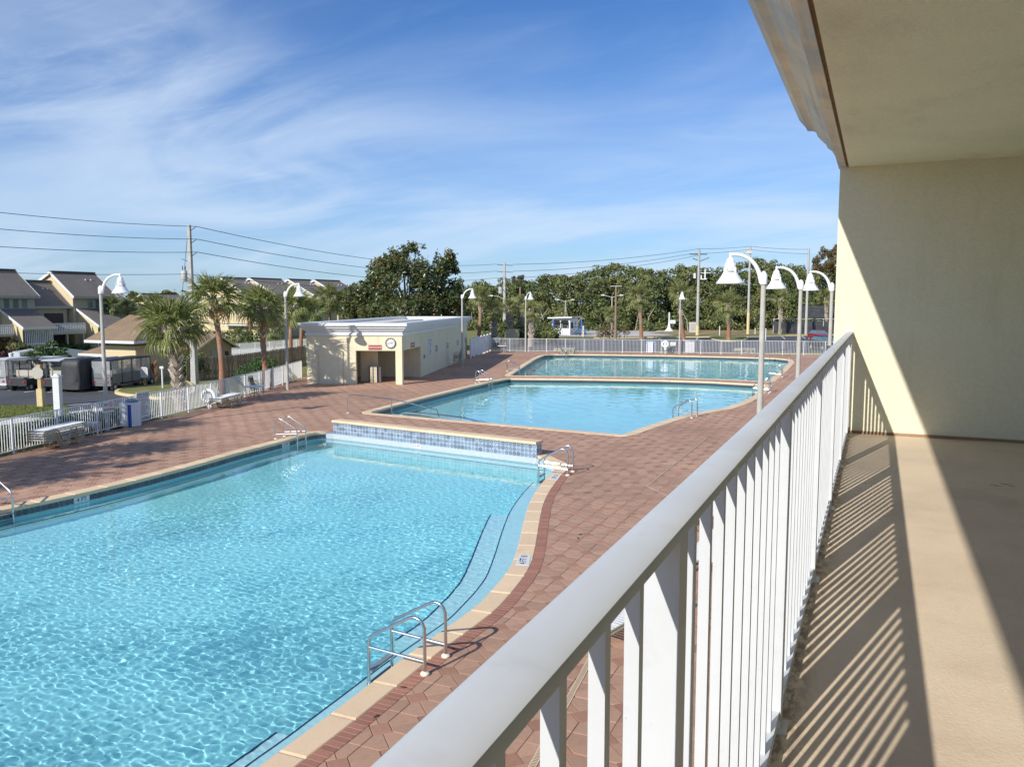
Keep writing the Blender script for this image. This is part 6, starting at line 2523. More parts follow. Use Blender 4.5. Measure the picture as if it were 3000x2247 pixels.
# ================================================================ woodland on the right
sky_pts = [(1340, 850), (1380, 832), (1415, 828), (1467, 832), (1502, 818), (1540, 828), (1560, 824), (1594, 810), (1643, 808), (1700, 802), (1735, 790), (1770, 778), (1815, 776), (1840, 782), (1880, 787), (1950, 791), (1985, 783), (2015, 783), (2055, 790), (2075, 797), (2100, 788), (2125, 778), (2150, 772), (2165, 778), (2190, 757), (2205, 756), (2232, 772), (2270, 772), (2300, 778), (2340, 786), (2400, 784), (2470, 780), (2560, 785)]
rng = np.random.default_rng(77)
wb_ = []
trunks = MB()
rnd = random.Random(9)


def sky_y(x):
    return float(np.interp(x, [p[0] for p in sky_pts], [p[1] for p in sky_pts]))


def to_blob(cx, cy, r, D, flat=0.85):
    c = At(cx, cy, D)
    return (c.x, c.y, c.z, r, r, r * flat)


x = 1345.0
while x < 2560:
    top = sky_y(x)
    D = rnd.uniform(166, 182)
    for lev in range(6):
        f = lev / 5
        y = top + 14 + (952 - top) * f * 0.95 + rnd.uniform(-5, 5)
        D2 = D - 12 * f + rnd.uniform(-3, 3)
        r_ = rnd.uniform(1.3, 2.3) * (0.75 if lev == 0 else 1.0)
        ok = y - r_ * F / D2 * 0.7 > top - 4
        if not ok:
            y = top + r_ * F / D2 * 0.7
        wb_.append(to_blob(x + rnd.uniform(-8, 8), y, r_, D2))
    x += 11
    if rnd.random() < 0.35:
        g = At(x, 930, D - 13)
        h = rnd.uniform(2.5, 5)
        trunks.tube([(g.x, g.y, -0.1), (g.x + rnd.uniform(-0.6, 0.6), g.y, h * 0.5), (g.x + rnd.uniform(-1.4, 1.4), g.y + rnd.uniform(-0.5, 0.5), h)], [0.14, 0.1, 0.04], 5)
wbs = []
for i, q in enumerate(wb_):
    wbs += sub_blobs(*q, 4, 500 + i, 0.62, up=False)
wood = leaf_cloud('woodland', wbs, 150000, 0.29, LEAF_OAK, None, 8, shell=0.6, flat=0.4, ratio=0.62, jitter=0.42)
tag(wood, 'dense dark green scrub oak woodland behind the road on the right', 'woodland', kind='stuff')
trunks.build('bare_stems', mat('pale_stem', (0.36, 0.32, 0.27), 0.9, 0.2), wood)['kind'] = 'stuff'
# dark ground under the wood
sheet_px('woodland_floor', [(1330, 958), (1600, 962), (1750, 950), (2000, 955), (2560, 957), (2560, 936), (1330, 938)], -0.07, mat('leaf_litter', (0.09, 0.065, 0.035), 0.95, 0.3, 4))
# bronze cypress at the right end of the wood
cb = At(2425, 950, 160)
cy = thing('bronze_cypress', 'tall bronze-leaved tree rising above the wood beside the balcony wall', 'tree', (cb.x, cb.y, -0.09))
bl = []
for i, q in enumerate(((2412, 745, 20, 22, 160), (2440, 745, 22, 26, 160), (2425, 775, 30, 26, 160), (2400, 790, 22, 20, 160), (2455, 780, 26, 26, 160), (2390, 765, 12, 16, 160))):
    bl += sub_blobs(*px_blob(*q), 8, 900 + i, 0.45, up=False)
leaf_cloud('crown', bl, 4200, 0.22, LEAF_BRONZE, cy, 6, shell=0.3, origin=(cb.x, cb.y, -0.09), ratio=0.45)
b = MB()
b.tube([(0, 0, 0), (0.2, 0, 6), (0, 0, 14)], [0.3, 0.2, 0.05], 8)
for k in range(14):
    z_ = 6 + 0.55 * k
    a = k * 2.4
    b.tube([(0, 0, z_), (math.cos(a) * 1.6, math.sin(a) * 1.6, z_ + 1.3)], [0.06, 0.02], 4)
b.build('trunk', BARK, cy, smooth=True)
# pale feathery tree near the utility pole
cb = At(1519, 950, 172)
ft = thing('feathery_tree', 'pale feathery treetop above the wood right of the far utility pole', 'tree', (cb.x, cb.y, -0.09))
bl = []
for i, q in enumerate(((1508, 822, 12, 12, 172), (1526, 818, 14, 12, 172), (1538, 826, 8, 8, 172))):
    bl += sub_blobs(*px_blob(*q), 6, 950 + i, 0.5, up=False)
leaf_cloud('crown', bl, 1000, 0.2, mat('grey_green_leaf', (0.13, 0.13, 0.06), 0.7, 0.2, 4, island=0.4, trans=0.2), ft, 4, shell=0.3, origin=(cb.x, cb.y, -0.09), ratio=0.4)
MB().tube([(0, 0, 0), (0, 0, 9.8)], [0.2, 0.04], 6).build('trunk', BARK, ft)
# far-off tree line behind the houses
fl_ = []
for x in range(-1500, 1400, 26):
    D = 230 + random.uniform(-15, 15)
    top = 862 + random.uniform(-7, 6)
    if 380 < x < 400 or 505 < x < 545:
        top -= 6
    fl_ += [to_blob(x, top + 22, random.uniform(2.0, 3.4), D), to_blob(x + 8, top + 48, 3.4, D), to_blob(x, top + 70, 3.4, D)]
tag(leaf_cloud('distant_tree_line', fl_, 17000, 0.7, LEAF_OAK, None, 14, shell=0.5), 'low distant tree line along the horizon behind the townhouses', 'tree line', kind='stuff')
for i, (x, y, r, D) in enumerate(((392, 866, 15, 150), (492, 868, 24, 150))):
    c = At(x, y, D)
    rr_ = r / F * D
    t = thing('round_tree', f'small round dark tree on the skyline, {("left", "right")[i]} of the distant roofs', 'tree', (c.x, c.y, -0.09))
    leaf_cloud('crown', sub_blobs(c.x, c.y, c.z - rr_ * 0.2, rr_, rr_, rr_ * 0.8, 9, 60 + i, 0.5), 1500, 0.3, LEAF_OAK, t, 3, origin=(c.x, c.y, -0.09))
    MB().tube([(0, 0, 0), (0, 0, c.z - 0.5)], [0.3, 0.15], 7).build('trunk', BARK, t)


# ================================================================ hedges and shrubs
def shrub(name, label, blobs, n, size, m, seed=1, cat='shrub', stems=True, clump=0):
    b0 = blobs[0]
    o = Vector((b0[0], b0[1], -0.08))
    t = thing(name, label, cat, o)
    leaf_cloud('foliage', blobs, n, size, m, t, seed, shell=0.6, flat=0.4, origin=o, clump=clump)
    if stems:
        b = MB()
        for q in blobs[:8]:
            b.tube([(q[0] - o.x, q[1] - o.y, 0), (q[0] - o.x, q[1] - o.y, max(0.2, q[2]))], 0.03, 5)
        b.build('stems', BARK, t)['kind'] = 'stuff'
    return t


# clipped hedge outside the left fence
hb = []
for k in range(26):
    y = 12.5 + 0.42 * k
    p, d = fence_dir(FENCE_L, y)
    off = Vector((-d.y, d.x, 0))
    q = p + off * 0.75
    hb.append((q.x, q.y, 0.42, 0.42, 0.42, 0.42))
shrub('clipped_hedge', 'clipped dark hedge behind the left fence beside the lounger stack', hb, 9000, 0.06, LEAF_HEDGE, 2, 'hedge')
hb = []
for k in range(12):
    y = 22.5 + 0.4 * k
    p, d = fence_dir(FENCE_L, y)
    off = Vector((-d.y, d.x, 0))
    q = p + off * 0.7
    hb.append((q.x, q.y, 0.30, 0.36, 0.36, 0.38 + 0.1 * random.random()))
shrub('low_shrubs', 'loose low shrubs behind the fence around the no smoking sign', hb, 2600, 0.07, LEAF_HEDGE, 3)
q = At(752, 1000, 51.5)
hb = sub_blobs(q.x, q.y, 0.75, 1.35, 1.2, 0.85, 16, 70, 0.5)
shrub('rounded_hedge', 'rounded bright green hedge at the foot of the shaggy palm', hb, 6500, 0.06, LEAF_HEDGE, 4, 'hedge')
q = G(560, 1112)
shrub('leafy_bush', 'leafy green bush around the foot of the utility pole', sub_blobs(q.x, q.y, 0.7, 0.9, 0.9, 1.0, 9, 71, 0.5), 2200, 0.09, LEAF_HEDGE, 5)
q = G(596, 1108)
shrub('thin_bush', 'thin brownish bush right of the utility pole', sub_blobs(q.x, q.y, 0.8, 0.8, 0.8, 1.0, 8, 72, 0.5), 1200, 0.08, LEAF_OAK, 6)
q = G(705, 1010)
shrub('flat_hedge', 'long flat hedge before the yellow wing', [(q.x + k * 0.6 * _rt.x, q.y + k * 0.6 * _rt.y, 1.0, 0.6, 0.6, 0.8) for k in range(-8, 9)], 3500, 0.12, LEAF_HEDGE, 7, 'hedge')
q = G(700, 1014)
t = palm(Vector((q.x, q.y, -0.08)), Vector((q.x, q.y, 1.2)), 0.8, 'low sago palm in front of the flat hedge', 0.2, 0.5, False, 0, 2, False, 51)
q = G(800, 1022)
palm(Vector((q.x, q.y, -0.08)), Vector((q.x, q.y, 2.0)), 1.15, 'low pale fan palm between the shaggy palm and the second lamp', 0.2, 0.5, False, 0, 0, False, 52)
# small spreading tree by the drive
st = G(122, 1092)
t = thing('small_tree', 'small spreading tree with open crown behind the traffic sign', 'tree', (st.x, st.y, -0.08))
D0 = (st - _C).dot(_hz)
bl = []
for i, q in enumerate(((95, 1040, 26, 16), (130, 1022, 34, 18), (165, 1030, 30, 18), (190, 1044, 20, 12), (75, 1046, 16, 10), (135, 1042, 40, 14), (152, 1010, 20, 12))):
    bl += sub_blobs(*px_blob(*q, D0), 7, 80 + i, 0.45, up=False)
leaf_cloud('crown', bl, 4200, 0.09, mat('oleander_leaf', (0.055, 0.115, 0.035), 0.5, 0.2, 4, island=0.5, trans=0.2, col2=(0.13, 0.20, 0.07), mixlo=0.6, mixhi=0.9), t, 9, shell=0.3, origin=(st.x, st.y, -0.08), ratio=0.45)
b = MB()
for q in bl[::7]:
    e = Vector(q[:3]) - Vector((st.x, st.y, -0.08))
    b.tube([(0, 0, 0.0), (e.x * 0.25, e.y * 0.25, 0.6), (e.x * 0.7, e.y * 0.7, e.z * 0.85), e], [0.08, 0.06, 0.035, 0.01], 6)
b.build('trunk', mat('pale_bark', (0.34, 0.30, 0.25), 0.9, 0.2), t, smooth=True)
for i, (x, y, r, h, m, lb) in enumerate(((20, 1042, 1.6, 1.5, LEAF_BRONZE, 'reddish brown shrub at the left edge under the palm'), (60, 1044, 1.3, 1.2, LEAF_OAK, 'dull green shrub beside the reddish shrub'), (30, 1052, 0.7, 0.8, mat('purple_leaf', (0.07, 0.02, 0.03), 0.6, 0.2, 4, island=0.4), 'small dark purple shrub in the mulch bed'), (215, 1030, 1.4, 1.0, LEAF_HEDGE, 'round green shrub by the dark townhouse doorway'), (80, 1030, 1.6, 2.2, LEAF_HEDGE, 'tall green shrub against the townhouse slats'))):
    q = G(x, y)
    shrub('garden_shrub', lb, sub_blobs(q.x, q.y, h * 0.5, r, r, h * 0.5, 8, 90 + i, 0.5), 1300, 0.13, m, 20 + i)
# hedge bank in front of the far palms and by the yellow planter
for i, (x, y, r, h, lb) in enumerate(((1456, 1004, 1.9, 2.2, 'dark rounded bush left of the yellow planter wall'), (1480, 1002, 1.4, 3.0, 'upright green bush under the far palms'), (1534, 1006, 1.8, 2.4, 'dark bush behind the fourth lamp post'), (1580, 1004, 2.1, 2.3, 'broad dark green bush right of the fourth lamp post'), (1606, 1005, 1.1, 1.8, 'dark bush before the white kiosk'))):
    q = G(x, y)
    shrub('far_bush', lb, sub_blobs(q.x, q.y, h * 0.5, r, r, h * 0.55, 9, 110 + i, 0.5), 1900, 0.16, LEAF_OAK if i != 1 else LEAF_HEDGE, 30 + i)
for i, (x, y) in enumerate(((1775, 994), (1818, 994))):
    q = G(x, y)
    shrub('bare_shrub', ('sparse twiggy shrub left of the wooden pole', 'sparse twiggy shrub right of the wooden pole')[i], sub_blobs(q.x, q.y, 1.0, 1.4, 1.4, 0.9, 6, 130 + i, 0.5), 420, 0.13, LEAF_BRONZE, 40 + i)

# grass blades along lawn edges near the fence
rng = np.random.default_rng(4)
n = 14000
gx_ = []
for k in range(n):
    pass
uu = rng.uniform(-60, 200, n)
vv = rng.uniform(1188, 1224, n)
P = np.array([tuple(G(a, c, -0.08)) for a, c in zip(uu, vv)])
h = rng.uniform(0.03, 0.08, n)
a = rng.uniform(0, 6.28, n)
dx = np.stack([np.cos(a), np.sin(a), np.zeros(n)], -1) * 0.012
V = np.stack([P - dx, P + dx, P + np.stack([rng.normal(0, .03, n), rng.normal(0, .03, n), h], -1)], 1).reshape(-1, 3)
o = mesh_np('lawn_grass', V, np.arange(3 * n).reshape(-1, 3), mat('grass_blade', (0.17, 0.20, 0.05), 0.8, 0.2, 4, island=0.4))
tag(o, 'short lawn grass between the parking lot and the sidewalk', 'grass', kind='stuff')
# ================================================================ far side: road, parking, kiosk
sheet_px('road', [(1540, 984), (1600, 972), (1660, 960), (1745, 951), (1800, 950), (1870, 953), (1985, 963), (1985, 968), (1900, 976), (1980, 982), (1840, 987), (1700, 986)], -0.072, ROADP)
sheet_px('verge', [(1560, 992), (1700, 985), (1980, 980), (2060, 981), (2440, 977), (2440, 968), (1990, 962), (1850, 975), (1600, 978)], -0.076, DIRT)
sheet_px('far_parking_lot', [(1440, 1000), (1560, 994), (1740, 991), (2080, 988), (2098, 995), (2170, 997), (2182, 988), (2300, 984), (2470, 982), (2470, 1032), (1440, 1026)], -0.074, ASPH)
for pts in (((1740, 990.5), (2075, 987.5)), ((2188, 987.5), (2300, 983.5)), ((2300, 983.5), (2470, 981))):
    b = MB()
    b.bar(G(*pts[0], 0), G(*pts[1], 0), 0.2, 0.2)
    tag(b.build('yellow_kerb', YELLOWP), kind='structure')
isl2 = catmull([G(2080, 986, 0), G(2100, 996, 0), G(2140, 999, 0), G(2178, 996, 0), G(2186, 986, 0), G(2130, 984, 0)], 4, closed=True)
if sum(isl2[i].x * isl2[(i + 1) % len(isl2)].y - isl2[(i + 1) % len(isl2)].x * isl2[i].y for i in range(len(isl2))) < 0:
    isl2 = isl2[::-1]
tag(fill_sheet('island_lawn', [[(p.x, p.y) for p in isl2]], 0.05, GRASSG), kind='structure')
b = MB()
outr = offset_poly(isl2, 0.2)
n = len(isl2)
b.add([(p.x, p.y, 0.055) for p in isl2] + [(p.x, p.y, 0.055) for p in outr] + [(p.x, p.y, -0.085) for p in outr], [(i, n + i, n + (i + 1) % n, (i + 1) % n) for i in range(n)] + [(n + i, 2 * n + i, 2 * n + (i + 1) % n, n + (i + 1) % n) for i in range(n)])
tag(b.build('yellow_kerb', YELLOWP), kind='structure')
for x0, y0, x1, y1 in ((1828, 993, 1838, 988), (1930, 994, 1940, 987), (1880, 995, 1886, 991), (2040, 996, 2046, 986), (2240, 997, 2232, 990), (2300, 993, 2288, 984), (2360, 992, 2348, 985)):
    b = MB()
    b.bar(G(x0, y0, -0.07), G(x1, y1, -0.07), 0.16, 0.004)
    tag(b.build('bay_line', MATS['road_paint']), kind='structure')

# ---- white kiosk
kb0, kb1 = G(1617, 979), G(1670, 980)
kd = (kb1 - kb0).normalized()
kb = thing('ticket_kiosk', 'small white kiosk with two black awnings beyond the far fence', 'kiosk', kb0, math.atan2(kd.y, kd.x))
KL = (kb1 - kb0).length
KW = 3.4
MB().box(0, KL, 0, KW, -0.09, 2.55).build('wall', WHITE, kb)
b = MB()
b.prism([(-0.5, -0.7, 2.56), (KL + 0.6, -0.7, 2.70), (KL + 0.6, -0.7, 2.9), (-0.5, -0.7, 2.75)], (0, KW + 1.2, 0))
b.build('roof', WHITE, kb)
for x0 in (0.35, KL / 2 + 0.25):
    w_ = KL / 2 - 0.7
    f_ = MB().box(x0, x0 + w_, -0.05, -0.001, 1.0, 2.0).build('window', GLASSD, kb)
    MB().box(x0, x0 + w_, -0.08, -0.051, 1.45, 1.52).build('mullion', WHITE, f_)
    b = MB()
    b.prism([(x0 - 0.12, -0.002, 2.3), (x0 - 0.12, -0.65, 1.85), (x0 - 0.12, -0.65, 1.80), (x0 - 0.12, -0.002, 1.95)], (w_ + 0.24, 0, 0))
    b.build('awning', BLACK, kb)
    for s in (x0 - 0.22, x0 + w_ + 0.08):
        MB().box(s, s + 0.14, -0.06, -0.001, 0.95, 2.0).build('shutter', BLACK, kb)
MB().box(KL + 0.001, KL + 0.05, 0.35, 1.15, 1.0, 1.95).build('side_window', GLASSD, kb)
b = MB()
b.lathe([(0.3, 0), (0.3, 0.03)], 20)
b.v = [(KL + 0.03 - v[2], 2.2 + v[0] * 0.75, 1.75 + v[1] * 1.1) for v in b.v]
b.build('round_emblem', LBLUE, kb)
text('BEACH RENTALS', 0.24, LETTER, kb, (KL + 0.03, 2.05, 1.15), frame_from((0, 0, 0), (0, 1, 0)).to_3x3())
for x in (0.3, 1.4, 2.4):
    MB().tube([(x, -1.0, 0), (x, -1.0, 0.7)], 0.04, 6).build('stanchion', BLACK, kb)


def umbrella(px, py, label, h=2.5):
    q = G(px, py)
    t = thing('closed_umbrella', label, 'umbrella', q)
    MB().tube([(0, 0, -0.05), (0, 0, h)], 0.03, 6).build('pole', WHITE, t)
    MB().lathe([(0.05, 0.95), (0.17, 1.05), (0.20, 1.4), (0.13, h - 0.45), (0.05, h - 0.1), (0.0, h)], 10).build('canopy', BLUEP, t)
    return t


umbrella(1622, 983, 'closed blue umbrella at the left front of the kiosk', 2.6)
umbrella(1704, 982, 'closed blue umbrella at the right side of the kiosk', 2.6)


def bicycle(px, py, rz, label):
    q = G(px, py)
    t = thing('bicycle', label, 'bicycle', q, rz, 'blue hire bicycles by the kiosk')
    for x in (-0.5, 0.5):
        b_ = MB()
        n_, m_ = 20, 5
        vs, fs = [], []
        for i in range(n_):
            a = 2 * math.pi * i / n_
            for k in range(m_):
                c_ = 2 * math.pi * k / m_
                rr_ = 0.32 + 0.025 * math.cos(c_)
                vs.append((x + rr_ * math.cos(a), 0.025 * math.sin(c_), 0.34 + rr_ * math.sin(a)))
        for i in range(n_):
            for k in range(m_):
                fs.append((i * m_ + k, ((i + 1) % n_) * m_ + k, ((i + 1) % n_) * m_ + (k + 1) % m_, i * m_ + (k + 1) % m_))
        b_.add(vs, fs)
        for k in range(6):
            a = math.pi * k / 6
            b_.bar((x - 0.3 * math.cos(a), 0, 0.34 - 0.3 * math.sin(a)), (x + 0.3 * math.cos(a), 0, 0.34 + 0.3 * math.sin(a)), 0.008)
        b_.build('wheel', RUBBER, t)
    b_ = MB()
    for a, c in (((-0.5, 0, 0.34), (-0.15, 0, 0.75)), ((-0.5, 0, 0.34), (0.0, 0, 0.32)), ((0.0, 0, 0.32), (-0.18, 0, 0.85)), ((0.0, 0, 0.32), (0.38, 0, 0.8)), ((-0.16, 0, 0.72), (0.36, 0, 0.82)), ((0.5, 0, 0.34), (0.34, 0, 1.0))):
        b_.tube([a, c], 0.028, 6)
    b_.build('frame', LBLUE, t)
    MB().tube([(0.28, -0.28, 1.02), (0.35, 0, 1.0), (0.28, 0.28, 1.02)], 0.016, 6).build('handlebar', DARKSTEEL, t)
    MB().box(-0.30, -0.06, -0.08, 0.08, 0.85, 0.91).build('saddle', BLACK, t)
    MB().box(0.42, 0.68, -0.16, 0.16, 0.78, 0.98).build('basket', LBLUE, t)
    return t


for i, (x, y, lb) in enumerate(((1684, 981, 'light blue bicycle nearest the kiosk corner'), (1694, 982, 'light blue bicycle in the middle of the row by the kiosk'), (1703, 983, 'light blue bicycle behind the right umbrella pole'), (1713, 983, 'light blue bicycle farthest right of the kiosk'))):
    bicycle(x, y, YAW + R(35 + 12 * i), lb)
b = MB()
q = G(1709, 985)
t = thing('wooden_post', 'short pale post between the bicycles and the road', 'post', q)
MB().box(-0.12, 0.12, -0.12, 0.12, -0.08, 1.6).build('shaft', CONC, t)
# yellow planter wall left of the fourth lamp
q = G(1500, 1008)
t = thing('planter_wall', 'small yellow stucco planter wall behind the far fence', 'wall', q, YAW)
MB().box(-0.9, 0.9, -0.2, 0.2, -0.08, 1.75).build('body', SIDING, t)
MB().box(-1.0, -0.35, -0.3, 0.3, 1.3, 1.45).build('ledge', STUCCO_OUT, t)
MB().box(-0.45, 0.95, -0.25, 0.25, 1.751, 1.85).build('cap', STUCCO_OUT, t)
# kayak-like trailer and white posts along the verge
for x, y, h, lb in ((2243, 995, 1.5, 'thin white post in the far parking lot under the largest lamp'), (2108, 982, 1.4, 'pale post on the grassy island by the drooping palm'), (2212, 978, 0.9, 'short stub post on the far verge')):
    q = G(x, y)
    t = thing('marker_post', lb, 'post', q)
    MB().tube([(0, 0, -0.08), (0, 0, h)], 0.07, 8).build('shaft', WHITE, t)
    MB().lathe([(0.08, h), (0.05, h + 0.06), (0, h + 0.08)], 8).build('cap', WHITE, t)
q = G(1970, 967)
t = thing('road_sign', 'small white road sign at the end of the pale road', 'sign', q, YAW)
MB().tube([(0, 0, 0), (0, 0, 1.6)], 0.04, 6).build('post', DARKSTEEL, t)
MB().box(-0.55, 0.55, -0.03, 0.0, 1.2, 1.9).build('panel', WHITE, t)
q = G(1960, 969)
t = thing('white_marker', 'white tapered marker standing beside the road sign', 'marker', q)
MB().lathe([(0.9, -0.08), (0.35, 0.5), (0.15, 1.4), (0.14, 2.8), (0.1, 3.4)], 10).build('shaft', WHITE, t)
q = G(2031, 972)
t = thing('utility_cabinet', 'grey utility cabinet at the foot of the tall concrete pole', 'cabinet', q, YAW)
MB().box(-0.7, 0.6, -0.4, 0.4, -0.08, 1.7).build('body', CONC, t)
MB().box(-0.6, 0.5, -0.43, -0.401, 0.2, 1.5).build('door', POLECONC, t)

# ---- screened chain fence on the right
fa, fb = G(2265, 976), G(2460, 976)
fd = (fb - fa)
t = thing('screened_fence', 'chain fence hung with dark sagging screen cloth at the right', 'fence', fa)
n = 8
for i in range(n + 1):
    p_ = fd * (i / n)
    MB().tube([(p_.x, p_.y, -0.08), (p_.x, p_.y, 2.45)], 0.06, 6).build('post', CONC, t)
CLOTH = mat('dark_screen_cloth', (0.055, 0.058, 0.065), 0.7, 0.3, 1.5, big=0.3, bigscale=0.6)
vs, fs = [], []
for i in range(61):
    f = i / 60
    for k in range(6):
        p_ = fd * f
        sag = 0.25 * abs(math.sin(f * n * math.pi))
        vs.append((p_.x + 0.1 * math.sin(i * 1.7 + k), p_.y - 0.09 + 0.12 * math.sin(i * 0.9 + k * 1.3), 0.0 + (2.2 - sag) * k / 5))
for i in range(60):
    for k in range(5):
        fs.append((i * 6 + k, (i + 1) * 6 + k, (i + 1) * 6 + k + 1, i * 6 + k + 1))
MB().add(vs, fs).build('screen_cloth', CLOTH, t, smooth='all')
MB().tube([(0, 0, 2.4), fd + Vector((0, 0, 2.4))], 0.05, 6).build('top_rail', CONC, t)
q = At(2440, 950, 150)
tag(MB().box(-6, 6, -0.1, 0.1, 2.4, 4.6, Matrix.Rotation(YAW, 4, 'Z')).build('upper_screen', CLOTH), 'dark upper screen panel behind the sagging cloth fence', 'screen').location = (q.x, q.y, 0)
q = G(2402, 972)
t = thing('green_cabinet', 'pale green electrical cabinet behind the red car', 'cabinet', q, YAW)
MB().box(-1.3, 1.3, -0.6, 0.6, -0.08, 1.9).build('body', mat('pale_green', (0.24, 0.30, 0.22), 0.7), t)
MB().box(-1.4, 1.4, -0.7, 0.7, 1.901, 1.98).build('lid', MATS['pale_green'], t)


# ================================================================ parked cars
def car(px, py, rz, paint, label):
    q = G(px, py)
    t = thing('parked_car', label, 'car', (q.x, q.y, -0.075), rz, 'cars parked beyond the far fence')
    W = 1.78
    prof = [(2.15, 0.35), (2.2, 0.60), (2.12, 0.88), (1.2, 1.05), (-1.7, 1.08), (-2.1, 1.0), (-2.18, 0.6), (-2.1, 0.35)]
    vs, fs = [], []
    secs = [(-W / 2, 0.94, 0.0), (-W / 2 * 0.96, 1.0, 0.02), (W / 2 * 0.96, 1.0, 0.02), (W / 2, 0.94, 0.0)]
    m_ = len(prof)
    for (y, s, dz) in secs:
        for x, z in prof:
            vs.append((x * s, y, z + (dz if z > 0.7 else 0)))
    for i in range(3):
        for k in range(m_):
            fs.append((i * m_ + k, (i + 1) * m_ + k, (i + 1) * m_ + (k + 1) % m_, i * m_ + (k + 1) % m_))
    fs.append(tuple(range(m_)))
    fs.append(tuple(range(3 * m_, 4 * m_))[::-1])
    MB().add(vs, fs).build('body', paint, t, smooth=True)
    b_ = MB()
    lo = [(1.15, -0.82), (1.15, 0.82), (-1.75, 0.82), (-1.75, -0.82)]
    hi = [(0.25, -0.62), (0.25, 0.62), (-1.25, 0.62), (-1.25, -0.62)]
    b_.add([(x, y, 1.06) for x, y in lo] + [(x, y, 1.48) for x, y in hi], [(0, 1, 5, 4), (1, 2, 6, 5), (2, 3, 7, 6), (3, 0, 4, 7), (4, 5, 6, 7)])
    b_.build('cabin_glass', GLASSB, t)
    b_ = MB()
    b_.add([(x, y, 1.485) for x, y in hi] + [(x * 0.9 - 0.03, y * 0.9, 1.54) for x, y in hi], [(0, 1, 5, 4), (1, 2, 6, 5), (2, 3, 7, 6), (3, 0, 4, 7), (4, 5, 6, 7)])
    b_.build('roof', paint, t)
    for sx in (-1.35, 1.35):
        for sy in (-1, 1):
            w_ = MB().lathe([(0.2, -0.1), (0.31, -0.09), (0.33, -0.05), (0.33, 0.05), (0.31, 0.09), (0.2, 0.1)], 18)
            w_.v = [(v[0], v[2], v[1]) for v in w_.v]
            w_.f = [f[::-1] for f in w_.f]
            o_ = w_.build('wheel', RUBBER, t, smooth=True)
            o_.location = (sx, sy * 0.80, 0.33)
            r_ = MB().lathe([(0, 0.105), (0.2, 0.102)], 10, cap=False)
            r_.v = [(v[0], sy * v[2], v[1]) for v in r_.v]
            r_.build('rim', mat('alloy_rim', (0.42, 0.42, 0.42), 0.35, 0.05), o_)
    for sy in (-0.62, 0.62):
        MB().box(2.05, 2.17, sy - 0.2, sy + 0.2, 0.62, 0.76).build('headlight', SIGNW, t)
    MB().box(2.12, 2.21, -0.55, 0.55, 0.40, 0.56).build('grille', BLACK, t)
    return t


car(2400, 999, YAW + R(-90), mat('red_car_paint', (0.30, 0.012, 0.025), 0.25, 0.03, spec=0.7), 'red car facing the pool beyond the right end of the far fence')
car(2414, 1024, YAW + R(-84), mat('black_car_paint', (0.012, 0.014, 0.018), 0.2, 0.03, spec=0.7), 'black car roof just in front of the red car')


# ================================================================ utility poles, street lights, wires
def tapered_pole(px, py, ytop, w0, w1, m, label, yellow=False, name='utility_pole', square=True):
    q = G(px, py)
    z = zat(q, ytop)
    t = thing(name, label, 'utility pole', (q.x, q.y, -0.08), R(10))
    if square:
        b_ = MB()
        b_.add([(sx * w0 / 2, sy * w0 / 2, 0) for sx, sy in ((-1, -1), (1, -1), (1, 1), (-1, 1))] + [(sx * w1 / 2, sy * w1 / 2, z) for sx, sy in ((-1, -1), (1, -1), (1, 1), (-1, 1))], [(0, 1, 5, 4), (1, 2, 6, 5), (2, 3, 7, 6), (3, 0, 4, 7), (4, 5, 6, 7)])
        b_.build('shaft', m, t)
    else:
        MB().tube([(0, 0, 0), (0, 0, z)], [w0 / 2, w1 / 2], 12).build('shaft', m, t, smooth=True)
    if yellow:
        MB().tube([(0, 0, 0), (0, 0, 2.6 if yellow is True else yellow)], [w0 / 2 * 1.06, w0 / 2 * 1.04], 12).build('yellow_guard', YELLOWP, t, smooth=True)
    return t, q, z


UPOLE = mat('weathered_concrete_pole', (0.42, 0.41, 0.38), 0.9, 0.15, 5, big=0.12)
t1, q1, z1 = tapered_pole(571, 1122, 656, 0.36, 0.17, UPOLE, 'square concrete utility pole with transformer among the left palms')
U1 = []
for yy in (664, 701, 739):
    z = zat(q1, yy)
    U1.append(Vector((q1.x, q1.y, z)) + _rt * 0.45)
    o_ = MB()
    a = Vector((0.05, 0, z + 0.02))
    lo_ = t1.matrix_basis.inverted() @ (Vector((q1.x, q1.y, z)) + _rt * 0.45)
    o_.tube([Vector((0, 0, z - 0.25)), lo_], 0.018, 6)
    for k in range(4):
        c = Vector((0, 0, z - 0.25)).lerp(lo_, 0.45 + 0.18 * k)
        o_.lathe([(0.02, -0.02), (0.055, 0.0), (0.02, 0.02)], 8, c)
    o_.build('insulator', DARKSTEEL, t1)
zt_ = zat(q1, 805)
MB().lathe([(0.16, zt_ - 0.36), (0.19, zt_ - 0.30), (0.19, zt_ + 0.28), (0.14, zt_ + 0.34)], 14, t1.matrix_basis.to_3x3().inverted() @ (-_rt * 0.42)).build('transformer', mat('grey_can', (0.45, 0.45, 0.43), 0.6), t1, smooth=True)
for k in (-0.1, 0.1):
    c = t1.matrix_basis.to_3x3().inverted() @ (-_rt * 0.42)
    MB().tube([c + Vector((k, 0, zt_ + 0.34)), c + Vector((k, 0, zt_ + 0.62))], 0.03, 6).build('bushing', DARKSTEEL, t1)
MB().tube([(0, 0, zat(q1, 765)), t1.matrix_basis.to_3x3().inverted() @ (-_rt * 0.55) + Vector((0, 0, zat(q1, 755)))], 0.02, 6).build('bracket', DARKSTEEL, t1)

